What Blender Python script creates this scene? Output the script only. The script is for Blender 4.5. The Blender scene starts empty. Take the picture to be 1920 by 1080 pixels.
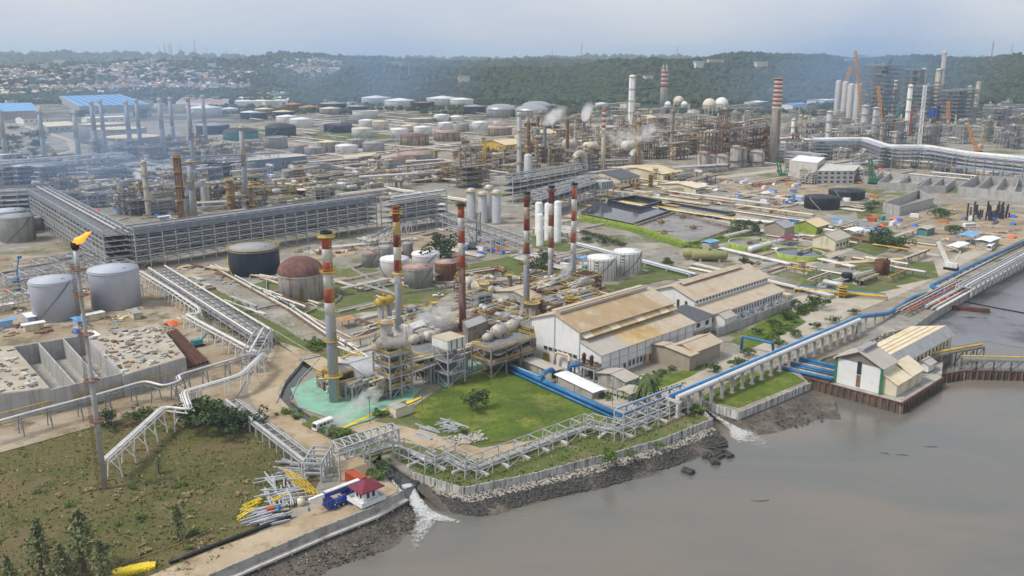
import bpy, math, random
import numpy as np
from mathutils import Vector, Matrix, noise as mnoise
random.seed(7); rng = np.random.default_rng(7)
SC = bpy.context.scene; COL = SC.collection
R = math.radians

# ---------------------------------------------------------------- camera
F = 1700.0; CH = 110.0; HORIZON = 100.0
TH = math.atan((540 - HORIZON) / F); CS, CC = math.sin(TH), math.cos(TH)
cam_d = bpy.data.cameras.new('camera'); cam = bpy.data.objects.new('camera', cam_d); COL.objects.link(cam)
cam.location = (0, 0, CH); cam.rotation_euler = (math.pi / 2 - TH, 0, 0)
cam_d.sensor_width = 36; cam_d.lens = 36 * F / 1920; cam_d.clip_end = 120000; cam_d.clip_start = 1
SC.camera = cam

# ---------------------------------------------------------------- sky, sun, exposure
SUN_EL, SUN_AZ = 52, 250       # elevation, compass direction the light comes from (degrees from +Y, clockwise)
world = bpy.data.worlds.new('World'); SC.world = world; world.use_nodes = True
nt = world.node_tree; nt.nodes.clear()
def wn(t, **k):
    n = nt.nodes.new(t)
    for a, b in k.items(): setattr(n, a, b)
    return n
out = wn('ShaderNodeOutputWorld'); bg = wn('ShaderNodeBackground'); bg.inputs[1].default_value = 0.066
sky = wn('ShaderNodeTexSky', sky_type='NISHITA', sun_disc=False, sun_elevation=R(SUN_EL), sun_rotation=R(SUN_AZ), air_density=1.0, dust_density=3.0, ozone_density=1.5)
tc = wn('ShaderNodeTexCoord'); mp = wn('ShaderNodeMapping'); mp.inputs['Scale'].default_value = (1.2, 1.2, 5.0); mp.inputs['Location'].default_value = (0.3, 0.1, 0.0)
nz = wn('ShaderNodeTexNoise'); nz.inputs['Scale'].default_value = 1.6; nz.inputs['Detail'].default_value = 7; nz.inputs['Roughness'].default_value = 0.55
rp = wn('ShaderNodeValToRGB'); rp.color_ramp.elements[0].position = 0.40; rp.color_ramp.elements[1].position = 0.62
rp.color_ramp.elements[0].color = (4.5, 4.9, 5.65, 1); rp.color_ramp.elements[1].color = (5.6, 5.7, 5.9, 1)   # the underside of the cloud sheet, thin and thick
mx = wn('ShaderNodeMix', data_type='RGBA'); mx.inputs[0].default_value = 0.88
L = nt.links.new
L(tc.outputs['Generated'], mp.inputs[0]); L(mp.outputs[0], nz.inputs[0]); L(nz.outputs[0], rp.inputs[0])
L(sky.outputs[0], mx.inputs[6]); L(rp.outputs[0], mx.inputs[7]); L(mx.outputs[2], bg.inputs[0]); L(bg.outputs[0], out.inputs[0])
sun_d = bpy.data.lights.new('sun', 'SUN'); sun = bpy.data.objects.new('sun', sun_d); COL.objects.link(sun)
sun_d.energy = 1.5; sun_d.angle = R(14); sun_d.color = (1.0, 0.95, 0.88)
az = R(SUN_AZ); el = R(SUN_EL)
sd = Vector((math.sin(az) * math.cos(el), math.cos(az) * math.cos(el), math.sin(el)))
sun.rotation_euler = sd.to_track_quat('Z', 'Y').to_euler()
SC.view_settings.view_transform = 'Standard'; SC.view_settings.look = 'None'; SC.view_settings.gamma = 1; SC.view_settings.exposure = 1.1
SC.view_settings.use_curve_mapping = False
SC.cycles.volume_bounces = 1; SC.cycles.max_bounces = 6; SC.cycles.transparent_max_bounces = 24
SC.cycles.volume_step_rate = 1.0; SC.cycles.use_denoising = True; SC.cycles.diffuse_bounces = 3

# ---------------------------------------------------------------- measuring: a spot on level z seen along a line of sight, heights by two sightings
def G(px, py, z=0.0):
    u = (px - 960) / F; v = (540 - py) / F
    dz = -CS + v * CC; t = (z - CH) / dz
    return Vector((u * t, (CC + v * CS) * t, z))
def HZ(px, pyb, pyt, z0=0.0):
    y = G(px, pyb, z0).y; v = (540 - pyt) / F
    return (v * y * CC - y * CS) / (CC + v * CS) + CH - z0
def PXM(p): return F / (Vector(p) - Vector((0, 0, CH))).length
def Z(p, z): return Vector((p[0], p[1], z))
GA = R(44.5)                                    # the works is laid out on one square grid
AX = Vector((math.cos(GA), math.sin(GA), 0)); BX = Vector((-math.sin(GA), math.cos(GA), 0)); UP = Vector((0, 0, 1))

# ---------------------------------------------------------------- materials
MATS = {}
def mat(name, col, rough=0.75, metal=0.0, var=0.18, scale=0.35, stain=None, amt=0.5, streak=False, sscale=0.25, bump=0.0, bscale=2.0, lines=0.0, linedark=0.8, emit=None, spec=0.3, detail=6):
    """paint or mineral colour with a soft mottle, an optional stain of its own shape (streak: run down the wall), plate seams every LINES metres"""
    if name in MATS: return MATS[name]
    m = bpy.data.materials.new(name); m.use_nodes = True; t = m.node_tree; b = t.nodes['Principled BSDF']; N = t.nodes.new; K = t.links.new
    geo = N('ShaderNodeNewGeometry')
    n1 = N('ShaderNodeTexNoise'); n1.inputs['Scale'].default_value = scale; n1.inputs['Detail'].default_value = detail; n1.inputs['Roughness'].default_value = 0.6
    K(geo.outputs['Position'], n1.inputs[0])
    r1 = N('ShaderNodeValToRGB'); e = r1.color_ramp.elements; e[0].position = 0.3; e[1].position = 0.7
    e[0].color = (*[c * (1 - var) for c in col], 1); e[1].color = (*[min(1, c * (1 + var)) for c in col], 1)
    K(n1.outputs[0], r1.inputs[0]); cur = r1.outputs[0]
    if stain:
        mp = N('ShaderNodeMapping'); mp.inputs['Scale'].default_value = (1, 1, 0.12) if streak else (1, 1, 1); mp.inputs['Location'].default_value = (13, 7, 3)
        K(geo.outputs['Position'], mp.inputs[0])
        n2 = N('ShaderNodeTexNoise'); n2.inputs['Scale'].default_value = sscale; n2.inputs['Detail'].default_value = 8; n2.inputs['Roughness'].default_value = 0.65
        K(mp.outputs[0], n2.inputs[0])
        r2 = N('ShaderNodeValToRGB'); q = r2.color_ramp.elements; q[0].position = 0.62 - amt * 0.3; q[1].position = 0.74 - amt * 0.22
        q[0].color = (0, 0, 0, 1); q[1].color = (1, 1, 1, 1); K(n2.outputs[0], r2.inputs[0])
        mxn = N('ShaderNodeMix'); mxn.data_type = 'RGBA'; K(r2.outputs[0], mxn.inputs[0]); K(cur, mxn.inputs[6]); mxn.inputs[7].default_value = (*stain, 1); cur = mxn.outputs[2]
    if lines:
        sp = N('ShaderNodeSeparateXYZ'); K(geo.outputs['Position'], sp.inputs[0])
        md = N('ShaderNodeMath'); md.operation = 'MODULO'; K(sp.outputs[2], md.inputs[0]); md.inputs[1].default_value = lines
        lt = N('ShaderNodeMath'); lt.operation = 'LESS_THAN'; K(md.outputs[0], lt.inputs[0]); lt.inputs[1].default_value = 0.14
        mx2 = N('ShaderNodeMix'); mx2.data_type = 'RGBA'; mx2.blend_type = 'MULTIPLY'; K(lt.outputs[0], mx2.inputs[0]); K(cur, mx2.inputs[6]); mx2.inputs[7].default_value = (linedark, linedark, linedark, 1); cur = mx2.outputs[2]
    K(cur, b.inputs['Base Color'])
    b.inputs['Roughness'].default_value = rough; b.inputs['Metallic'].default_value = metal; b.inputs['Specular IOR Level'].default_value = spec
    if bump:
        nb = N('ShaderNodeTexNoise'); nb.inputs['Scale'].default_value = bscale; nb.inputs['Detail'].default_value = 8; K(geo.outputs['Position'], nb.inputs[0])
        bp = N('ShaderNodeBump'); bp.inputs['Strength'].default_value = 1.0; bp.inputs['Distance'].default_value = bump; K(nb.outputs[0], bp.inputs['Height']); K(bp.outputs[0], b.inputs['Normal'])
    if emit: b.inputs['Emission Color'].default_value = (*emit[:3], 1); b.inputs['Emission Strength'].default_value = emit[3]
    MATS[name] = m; return m
RUST = (0.165, 0.085, 0.045); DRUST = (0.10, 0.045, 0.03)
M = {}
def defm(k, *a, **kw): M[k] = mat(k, *a, **kw)
defm('steel', (0.36, 0.37, 0.38), 0.55, 0.2, var=0.2, stain=(0.22, 0.2, 0.18), amt=0.3)
defm('steel_dark', (0.17, 0.175, 0.185), 0.6, 0.2)
defm('galv', (0.47, 0.48, 0.49), 0.5, 0.25, var=0.15)
defm('steel_blue', (0.20, 0.225, 0.26), 0.6, 0.1, var=0.25)
defm('deck_grating', (0.19, 0.192, 0.195), 0.8, 0.1, var=0.3, scale=0.6)
defm('white_paint', (0.70, 0.70, 0.68), 0.55, stain=(0.5, 0.47, 0.42), amt=0.25, streak=True)
defm('tank_white', (0.74, 0.74, 0.73), 0.55, var=0.06, stain=(0.55, 0.52, 0.47), amt=0.22, streak=True, lines=2.6, linedark=0.9)
defm('tank_blue_grey', (0.43, 0.455, 0.52), 0.55, var=0.05, lines=2.4, linedark=0.95)
defm('tank_grey', (0.36, 0.36, 0.35), 0.7, var=0.12, stain=(0.22, 0.19, 0.16), amt=0.35, streak=True, lines=2.0, linedark=0.88)
defm('tank_streak', (0.40, 0.36, 0.31), 0.8, var=0.1, stain=(0.21, 0.12, 0.065), amt=0.62, streak=True, sscale=0.35, lines=2.2, linedark=0.85)
defm('tank_rust', (0.27, 0.145, 0.085), 0.85, var=0.3, stain=(0.15, 0.06, 0.035), amt=0.6, streak=True, sscale=0.4, lines=2.0)
defm('tank_patch', (0.39, 0.375, 0.35), 0.8, var=0.12, stain=(0.24, 0.125, 0.06), amt=0.42, streak=True, sscale=0.5, lines=1.7, linedark=0.85)
defm('tank_navy', (0.025, 0.04, 0.075), 0.5, var=0.25, stain=(0.06, 0.07, 0.09), amt=0.4, streak=True)
defm('tank_black', (0.03, 0.032, 0.04), 0.6, var=0.3, stain=(0.07, 0.07, 0.075), amt=0.4, streak=True)
defm('tank_cream', (0.62, 0.57, 0.46), 0.6, stain=(0.36, 0.25, 0.14), amt=0.3, streak=True)
defm('tank_teal', (0.05, 0.25, 0.24), 0.6)
defm('roof_rust', (0.14, 0.07, 0.06), 0.85, var=0.25, stain=(0.24, 0.12, 0.08), amt=0.4, sscale=0.3)
defm('roof_redgrey', (0.33, 0.20, 0.17), 0.85, var=0.2, stain=(0.4, 0.32, 0.28), amt=0.5, sscale=0.2)
defm('roof_grey', (0.30, 0.305, 0.31), 0.8, var=0.15)
defm('roof_white', (0.76, 0.76, 0.75), 0.6, var=0.05, stain=(0.6, 0.58, 0.54), amt=0.3)
defm('roof_orange', (0.42, 0.23, 0.12), 0.85, var=0.2)
defm('dome_alu', (0.36, 0.38, 0.40), 0.4, 0.5, var=0.1)
defm('yellow', (0.52, 0.36, 0.045), 0.6, var=0.2, stain=(0.22, 0.13, 0.05), amt=0.3)
defm('bright_yellow', (0.72, 0.55, 0.03), 0.6)
defm('orange', (0.42, 0.21, 0.08), 0.6)
defm('orange_crane', (0.62, 0.30, 0.07), 0.6)
defm('red_band', (0.46, 0.10, 0.05), 0.65, var=0.12, stain=(0.3, 0.09, 0.05), amt=0.2, streak=True, sscale=0.6)
defm('darkred_band', (0.26, 0.04, 0.04), 0.65, var=0.15, stain=(0.12, 0.04, 0.035), amt=0.35, streak=True, sscale=0.6)
defm('brick_band', (0.34, 0.12, 0.07), 0.7, var=0.2, stain=(0.13, 0.05, 0.035), amt=0.4, streak=True, sscale=0.6)
defm('white_band', (0.72, 0.71, 0.69), 0.6, var=0.05, stain=(0.55, 0.48, 0.40), amt=0.12, streak=True, sscale=0.6)
defm('cream_band', (0.58, 0.50, 0.33), 0.65, stain=(0.45, 0.28, 0.10), amt=0.4, streak=True, sscale=0.6)
defm('amber_band', (0.55, 0.38, 0.14), 0.65, stain=(0.6, 0.5, 0.3), amt=0.4, streak=True, sscale=0.6)
defm('grey_band', (0.33, 0.36, 0.41), 0.6, var=0.08, stain=(0.42, 0.43, 0.45), amt=0.3, streak=True)
defm('pale_rust_band', (0.50, 0.36, 0.27), 0.8, stain=(0.24, 0.09, 0.06), amt=0.55, streak=True, sscale=0.8)
defm('purple_rust_band', (0.17, 0.08, 0.075), 0.85, var=0.3, stain=(0.36, 0.23, 0.20), amt=0.45, streak=True, sscale=0.7)
defm('rust', RUST, 0.85, var=0.35, stain=(0.24, 0.15, 0.09), amt=0.4)
defm('orange_rust', (0.27, 0.19, 0.115), 0.8, var=0.3, stain=(0.16, 0.07, 0.035), amt=0.4)
defm('dark_rust', DRUST, 0.85, var=0.3)
defm('soot', (0.02, 0.02, 0.02), 0.9)
defm('dirty_steel', (0.27, 0.25, 0.225), 0.7, 0.1, var=0.25, stain=(0.19, 0.10, 0.05), amt=0.45, sscale=0.4)
defm('insul', (0.50, 0.47, 0.42), 0.6, 0.2, var=0.12, stain=(0.30, 0.22, 0.15), amt=0.35, sscale=0.4)
defm('pipe_white', (0.66, 0.65, 0.63), 0.5, 0.1, var=0.08, stain=(0.45, 0.40, 0.34), amt=0.25)
defm('pipe_grey', (0.45, 0.45, 0.45), 0.5, 0.2, var=0.12, stain=(0.33, 0.29, 0.25), amt=0.3)
defm('pipe_tan', (0.52, 0.42, 0.30), 0.6, var=0.15, stain=(0.33, 0.19, 0.09), amt=0.35)
defm('blue_paint', (0.025, 0.145, 0.33), 0.45, var=0.15, stain=(0.05, 0.21, 0.42), amt=0.35)
defm('blue_pale', (0.30, 0.42, 0.60), 0.5, var=0.1)
defm('blue_tarp', (0.02, 0.13, 0.55), 0.5, var=0.2)
defm('blue_roof', (0.13, 0.34, 0.62), 0.6, var=0.15, stain=(0.35, 0.45, 0.6), amt=0.3)
defm('concrete', (0.37, 0.355, 0.32), 0.9, var=0.14, stain=(0.22, 0.205, 0.18), amt=0.4, sscale=0.3)
defm('concrete_new', (0.40, 0.395, 0.38), 0.9, var=0.12, stain=(0.27, 0.265, 0.255), amt=0.45, streak=True, sscale=0.5)
defm('concrete_pale', (0.52, 0.50, 0.46), 0.9, var=0.12, stain=(0.33, 0.30, 0.26), amt=0.35)
defm('sea_wall', (0.50, 0.49, 0.46), 0.9, var=0.15, stain=(0.10, 0.095, 0.085), amt=0.50, streak=True, sscale=1.4)
defm('sheet_pile', (0.115, 0.085, 0.065), 0.9, var=0.35, stain=(0.20, 0.10, 0.05), amt=0.35, streak=True, sscale=0.8)
defm('turquoise', (0.215, 0.435, 0.315), 0.7, var=0.12, stain=(0.22, 0.29, 0.23), amt=0.5, sscale=0.25)
defm('roof_brown', (0.39, 0.285, 0.165), 0.8, var=0.12, scale=0.15, stain=(0.50, 0.44, 0.36), amt=0.3, sscale=0.10)
defm('roof_amber', (0.49, 0.375, 0.21), 0.8, var=0.14, stain=(0.40, 0.26, 0.10), amt=0.4, sscale=0.12)
defm('roof_beige', (0.47, 0.395, 0.30), 0.8, var=0.1, stain=(0.42, 0.30, 0.17), amt=0.3, sscale=0.12)
defm('roof_taupe', (0.42, 0.38, 0.33), 0.8, var=0.08)
defm('roof_cream', (0.66, 0.58, 0.42), 0.8, var=0.1, stain=(0.60, 0.44, 0.20), amt=0.35, sscale=0.15)
defm('roof_sand', (0.62, 0.50, 0.31), 0.8, var=0.08)
defm('roof_slate', (0.095, 0.10, 0.11), 0.8, var=0.15)
defm('wall_white', (0.70, 0.70, 0.69), 0.7, var=0.05, stain=(0.56, 0.54, 0.50), amt=0.15, streak=True, sscale=0.5)
defm('wall_taupe', (0.32, 0.275, 0.22), 0.85, var=0.1)
defm('wall_cream', (0.62, 0.57, 0.42), 0.8, var=0.1, stain=(0.36, 0.30, 0.20), amt=0.35, streak=True)
defm('glass_dark', (0.035, 0.045, 0.055), 0.12, var=0.3, spec=0.6)
defm('green_paint', (0.03, 0.19, 0.09), 0.6)
defm('lime', (0.26, 0.36, 0.045), 0.7, var=0.2, stain=(0.15, 0.20, 0.05), amt=0.45, sscale=0.3)
defm('olive_vessel', (0.26, 0.26, 0.11), 0.6, var=0.15)
defm('red_paint', (0.45, 0.06, 0.03), 0.5, var=0.1)
defm('container_red', (0.40, 0.075, 0.03), 0.55, var=0.12)
defm('maroon', (0.17, 0.025, 0.045), 0.6)
defm('crane_blue', (0.025, 0.06, 0.30), 0.4)
defm('teal_paint', (0.06, 0.24, 0.24), 0.5)
defm('rubber', (0.02, 0.02, 0.022), 0.8)
defm('black_pipe', (0.022, 0.023, 0.027), 0.4)
defm('asphalt', (0.16, 0.155, 0.145), 0.9, var=0.15)
defm('safety_orange', (0.72, 0.13, 0.03), 0.6)
defm('timber', (0.30, 0.20, 0.11), 0.85, var=0.25)
defm('bark', (0.13, 0.10, 0.07), 0.9)
defm('leaf', (0.062, 0.10, 0.028), 0.8, var=0.5, scale=0.9)
defm('leaf_dark', (0.040, 0.072, 0.030), 0.8, var=0.5, scale=0.5)
defm('leaf_light', (0.10, 0.16, 0.03), 0.8, var=0.4, scale=0.8)
defm('palm_leaf', (0.085, 0.12, 0.035), 0.7, var=0.3, scale=0.9)
defm('straw', (0.34, 0.27, 0.14), 0.9, var=0.35, scale=0.6)
defm('needle', (0.15, 0.175, 0.075), 0.9, var=0.4, scale=0.6)
defm('olive_grass', (0.22, 0.21, 0.075), 0.9, var=0.35, scale=0.5)
defm('rock_dark', (0.065, 0.062, 0.056), 0.9, var=0.5, scale=1.2, bump=0.1, bscale=6)
defm('rock_pale', (0.36, 0.335, 0.29), 0.9, var=0.4, scale=0.8)
defm('oil', (0.03, 0.032, 0.036), 0.08, var=0.2, spec=0.5)

# ---------------------------------------------------------------- mesh collecting
class MB:
    def __init__(s): s.v = []; s.f = []; s.sm = []; s.mi = []; s.cur = 0
    def face(s, idx, sm=False): s.f.append(idx); s.sm.append(sm); s.mi.append(s.cur)
    def add(s, vs, fs, sm=False):
        o = len(s.v); s.v.extend(tuple(v) for v in vs)
        for f in fs: s.face(tuple(i + o for i in f), sm)
        return s
    def box(s, c, size, rz=0.0):
        ca, sa = math.cos(rz), math.sin(rz); hx, hy, hz_ = size[0] / 2, size[1] / 2, size[2] / 2; vs = []
        for dz in (-hz_, hz_):
            for dx, dy in ((-hx, -hy), (hx, -hy), (hx, hy), (-hx, hy)): vs.append((c[0] + dx * ca - dy * sa, c[1] + dx * sa + dy * ca, c[2] + dz))
        return s.add(vs, [(3, 2, 1, 0), (4, 5, 6, 7), (0, 1, 5, 4), (1, 2, 6, 5), (2, 3, 7, 6), (3, 0, 4, 7)])
    def prism(s, poly, z0, z1):
        n = len(poly); vs = [(p[0], p[1], z0) for p in poly] + [(p[0], p[1], z1) for p in poly]
        ar = sum(poly[i][0] * poly[(i + 1) % n][1] - poly[(i + 1) % n][0] * poly[i][1] for i in range(n))
        up = tuple(range(n, 2 * n)); dn = tuple(range(n - 1, -1, -1)); sd_ = [(i, (i + 1) % n, n + (i + 1) % n, n + i) for i in range(n)]
        if ar < 0: up = up[::-1]; dn = dn[::-1]; sd_ = [q[::-1] for q in sd_]
        return s.add(vs, [up, dn] + sd_)
    def bar(s, p0, p1, w, h=None):
        p0 = Vector(p0); p1 = Vector(p1); d = p1 - p0
        if d.length < 1e-6: return s
        d.normalize(); a = d.cross(UP) if abs(d.z) < 0.95 else d.cross(Vector((1, 0, 0))); a.normalize(); b = a.cross(d); h = h or w
        vs = []
        for p in (p0, p1):
            for x, y in ((-1, -1), (1, -1), (1, 1), (-1, 1)): vs.append(p + a * (x * w / 2) + b * (y * h / 2))
        return s.add(vs, [(0, 1, 2, 3), (7, 6, 5, 4), (0, 4, 5, 1), (1, 5, 6, 2), (2, 6, 7, 3), (3, 7, 4, 0)])
    def lathe(s, c, prof, n=24, cap0=True, cap1=True, sm=True):
        o = len(s.v)
        for r, z in prof:
            for k in range(n):
                a = 2 * math.pi * k / n; s.v.append((c[0] + r * math.cos(a), c[1] + r * math.sin(a), c[2] + z))
        for i in range(len(prof) - 1):
            for k in range(n):
                k2 = (k + 1) % n; s.face((o + i * n + k, o + i * n + k2, o + (i + 1) * n + k2, o + (i + 1) * n + k), sm)
        if cap0: s.face(tuple(o + k for k in range(n - 1, -1, -1)))
        if cap1: s.face(tuple(o + (len(prof) - 1) * n + k for k in range(n)))
        return s
    def tube(s, pts, r, n=8, cap=True):
        pts = [Vector(p) for p in pts]; o = len(s.v); m = len(pts)
        for i, p in enumerate(pts):
            if i == 0: d = pts[1] - p
            elif i == m - 1: d = p - pts[i - 1]
            else: d = (pts[i + 1] - p).normalized() + (p - pts[i - 1]).normalized()
            d.normalize(); a = d.cross(UP) if abs(d.z) < 0.97 else d.cross(Vector((0, 1, 0))); a.normalize(); b = a.cross(d)
            rr = r[i] if isinstance(r, (list, tuple)) else r
            for k in range(n):
                t = 2 * math.pi * k / n; s.v.append(tuple(p + a * (rr * math.cos(t)) + b * (rr * math.sin(t))))
        for i in range(m - 1):
            for k in range(n):
                k2 = (k + 1) % n; s.face((o + i * n + k, o + (i + 1) * n + k, o + (i + 1) * n + k2, o + i * n + k2), True)
        if cap:
            s.face(tuple(o + k for k in range(n))); s.face(tuple(o + (m - 1) * n + k for k in range(n - 1, -1, -1)))
        return s
    def ring(s, c, r, z, w, t=0.1, n=24, a0=0, a1=2 * math.pi):
        """flat annular walkway"""
        o = len(s.v); full = abs(a1 - a0) > 6.28; m = n if full else n + 1
        for k in range(m):
            a = a0 + (a1 - a0) * k / n
            for rr, zz in ((r, z), (r + w, z), (r + w, z + t), (r, z + t)): s.v.append((c[0] + rr * math.cos(a), c[1] + rr * math.sin(a), c[2] + zz))
        for k in range(n):
            k2 = (k + 1) % m
            for j in range(4): s.face((o + k * 4 + j, o + k2 * 4 + j, o + k2 * 4 + (j + 1) % 4, o + k * 4 + (j + 1) % 4))
        return s
    def obj(s, name, m, parent=None, origin=None):
        me = bpy.data.meshes.new(name)
        o3 = Vector(origin) if origin is not None else (ROOTLOC(parent) if parent is not None else Vector((0, 0, 0)))
        me.from_pydata([(v[0] - o3.x, v[1] - o3.y, v[2] - o3.z) for v in s.v], [], s.f)
        me.polygons.foreach_set('use_smooth', s.sm)
        for mm in (m if isinstance(m, (list, tuple)) else [m]): me.materials.append(mm if not isinstance(mm, str) else M[mm])
        if any(s.mi): me.polygons.foreach_set('material_index', s.mi)
        ob = bpy.data.objects.new(name, me); COL.objects.link(ob)
        if parent is not None: ob.parent = parent
        else: ob.location = o3
        return ob
def ROOTLOC(o):
    p = Vector((0, 0, 0))
    while o is not None: p += o.location; o = o.parent
    return p
def tag(o, label=None, cat=None, group=None, kind=None):
    if label: o['label'] = label
    if cat: o['category'] = cat
    if group: o['group'] = group
    if kind: o['kind'] = kind
    elif cat and 'kind' not in o: o['kind'] = 'thing'
    return o
def thing(name, label, cat, loc=(0, 0, 0), group=None):
    o = bpy.data.objects.new(name, None); COL.objects.link(o); o.location = loc; o.empty_display_size = 1
    return tag(o, label, cat, group)
def solo(name, mb, m, label, cat, loc, group=None):
    o = mb.obj(name, m, None, loc); return tag(o, label, cat, group)
def struct(name, mb, m):
    o = mb.obj(name, m); o['kind'] = 'structure'; return o
_unit = {}
def unit(kind, m):
    k = (kind, m)
    if k not in _unit:
        b = MB()
        if kind == 'bar': b.box((0, 0, 0.5), (1, 1, 1))
        elif kind == 'rod': b.lathe((0, 0, 0), [(1, 0), (1, 1)], 10)
        elif kind == 'ring': b.ring((0, 0, 0), 1.0, 0, 0.35, 0.12, 16)
        elif kind == 'quad': b.add([(-.5, -.5, 0), (.5, -.5, 0), (.5, .5, 0), (-.5, .5, 0)], [(0, 1, 2, 3)])
        me = bpy.data.meshes.new(kind + '_' + m); me.from_pydata(b.v, [], b.f); me.polygons.foreach_set('use_smooth', b.sm); me.materials.append(M[m]); _unit[k] = me
    return _unit[k]
def place(name, me, parent, p, rot=None, sc=(1, 1, 1)):
    o = bpy.data.objects.new(name, me); COL.objects.link(o)
    if parent is not None: o.parent = parent; o.location = Vector(p) - ROOTLOC(parent)
    else: o.location = p
    if rot is not None:
        if isinstance(rot, (int, float)): o.rotation_euler = (0, 0, rot)
        else: o.rotation_euler = rot
    o.scale = sc; return o
def bar(name, p0, p1, w, m, parent, h=None, kind='bar'):
    """one straight member between two points"""
    p0 = Vector(p0); p1 = Vector(p1); d = p1 - p0; ln = d.length; d.normalize()
    a = d.cross(UP) if abs(d.z) < 0.95 else d.cross(Vector((1, 0, 0)) if kind == 'rod' else AX); a.normalize(); b = d.cross(a)
    rot = Matrix((a, b, d)).transposed().to_euler()
    return place(name, unit(kind, m), parent, p0, rot, (w, h or w, ln))
def rod(name, p0, p1, r, m, parent): return bar(name, p0, p1, r, m, parent, kind='rod')
def copy_tree(o, parent=None):
    c = o.copy(); COL.objects.link(c); c.parent = parent
    for ch in list(o.children): copy_tree(ch, c)
    return c
def bend(pts, r, k=4):
    """round off the corners of a pipe run"""
    pts = [Vector(p) for p in pts]; o = [pts[0]]
    for i in range(1, len(pts) - 1):
        a, b, c = pts[i - 1], pts[i], pts[i + 1]; d1 = (a - b); d2 = (c - b); q = min(r, d1.length * .45, d2.length * .45)
        s, e = b + d1.normalized() * q, b + d2.normalized() * q
        for j in range(k + 1):
            t = j / k; o.append(s * (1 - t) ** 2 + b * 2 * t * (1 - t) + e * t ** 2)
    o.append(pts[-1]); return o
_lift = [0]
def lift():
    _lift[0] += 1; return 0.004 * _lift[0]        # every cover lies a few millimetres above the one laid before it
def sheet(name, pxs, z, m, kind='structure', parent=None, world=False):
    if kind == 'structure' and z > 0: z += lift()
    b = MB(); pts = [(p[0], p[1], z) if world else G(p[0], p[1], 0) for p in pxs]
    ar = sum(pts[i][0] * pts[(i + 1) % len(pts)][1] - pts[(i + 1) % len(pts)][0] * pts[i][1] for i in range(len(pts)))
    if ar < 0: pts = pts[::-1]
    b.add([(p[0], p[1], z) for p in pts], [tuple(range(len(pts)))]); o = b.obj(name, m, parent)
    if kind: o['kind'] = kind
    return o
def ribbon(name, pxs, w, z, m, kind='structure', world=False, zz=None):
    """road or path of constant width along a line on the ground"""
    z += lift(); pts = [Vector(p).to_3d() if world else G(*p) for p in pxs]; pts = bend(pts, 14, 5); b = MB(); vs = []
    for i, p in enumerate(pts):
        d = (pts[min(i + 1, len(pts) - 1)] - pts[max(i - 1, 0)]); d.z = 0; d.normalize(); n = Vector((-d.y, d.x, 0))
        vs += [Z(p + n * w / 2, z), Z(p - n * w / 2, z)]
    b.add(vs, [(2 * i, 2 * i + 1, 2 * i + 3, 2 * i + 2) for i in range(len(pts) - 1)]); o = b.obj(name, m); o['kind'] = kind; return o
# ================================================================ the setting: land, shore, water, hills
def blendmat(name, cols, scales, rough=0.95, bump=0.0, bscale=1.5, seed=0.0, pos=None):
    """natural ground: colours folded into each other by noises of different size"""
    m = bpy.data.materials.new(name); m.use_nodes = True; t = m.node_tree; b = t.nodes['Principled BSDF']; N = t.nodes.new; K = t.links.new
    geo = N('ShaderNodeNewGeometry'); cur = None
    for i, (c, q) in enumerate(zip(cols, scales)):
        if cur is None:
            rgb = N('ShaderNodeRGB'); rgb.outputs[0].default_value = (*c, 1); cur = rgb.outputs[0]; continue
        sc, lo, hi = q
        mp = N('ShaderNodeMapping'); mp.inputs['Location'].default_value = (seed + i * 37.1, seed * 2 + i * 11.3, 0); K(geo.outputs['Position'], mp.inputs[0])
        n = N('ShaderNodeTexNoise'); n.inputs['Scale'].default_value = sc; n.inputs['Detail'].default_value = 9; n.inputs['Roughness'].default_value = 0.65; K(mp.outputs[0], n.inputs[0])
        r = N('ShaderNodeValToRGB'); r.color_ramp.elements[0].position = lo; r.color_ramp.elements[1].position = hi; K(n.outputs[0], r.inputs[0])
        mx = N('ShaderNodeMix'); mx.data_type = 'RGBA'; K(r.outputs[0], mx.inputs[0]); K(cur, mx.inputs[6]); mx.inputs[7].default_value = (*c, 1); cur = mx.outputs[2]
    K(cur, b.inputs['Base Color']); b.inputs['Roughness'].default_value = rough; b.inputs['Specular IOR Level'].default_value = 0.15
    if bump:
        nb = N('ShaderNodeTexNoise'); nb.inputs['Scale'].default_value = bscale; nb.inputs['Detail'].default_value = 10; nb.inputs['Roughness'].default_value = 0.7; K(geo.outputs['Position'], nb.inputs[0])
        bp = N('ShaderNodeBump'); bp.inputs['Distance'].default_value = bump; K(nb.outputs[0], bp.inputs['Height']); K(bp.outputs[0], b.inputs['Normal'])
    M[name] = m; return m
blendmat('plant_ground', [(0.265, 0.225, 0.165), (0.25, 0.24, 0.215), (0.37, 0.34, 0.285), (0.125, 0.14, 0.05), (0.14, 0.12, 0.095), (0.44, 0.41, 0.36), (0.17, 0.13, 0.09)], [0, (0.02, .42, .58), (0.05, .50, .62), (0.016, .54, .61), (0.11, .57, .66), (0.22, .60, .66), (0.4, .60, .68)], bump=0.15)
blendmat('dirt', [(0.36, 0.28, 0.18), (0.44, 0.36, 0.25), (0.25, 0.185, 0.115), (0.17, 0.125, 0.08)], [0, (0.06, .42, .6), (0.12, .52, .66), (0.3, .60, .72)], bump=0.12)
blendmat('site_dirt', [(0.30, 0.235, 0.155), (0.40, 0.34, 0.26), (0.16, 0.12, 0.085), (0.11, 0.12, 0.05)], [0, (0.05, .45, .6), (0.09, .52, .64), (0.03, .60, .68)], bump=0.3)
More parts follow.
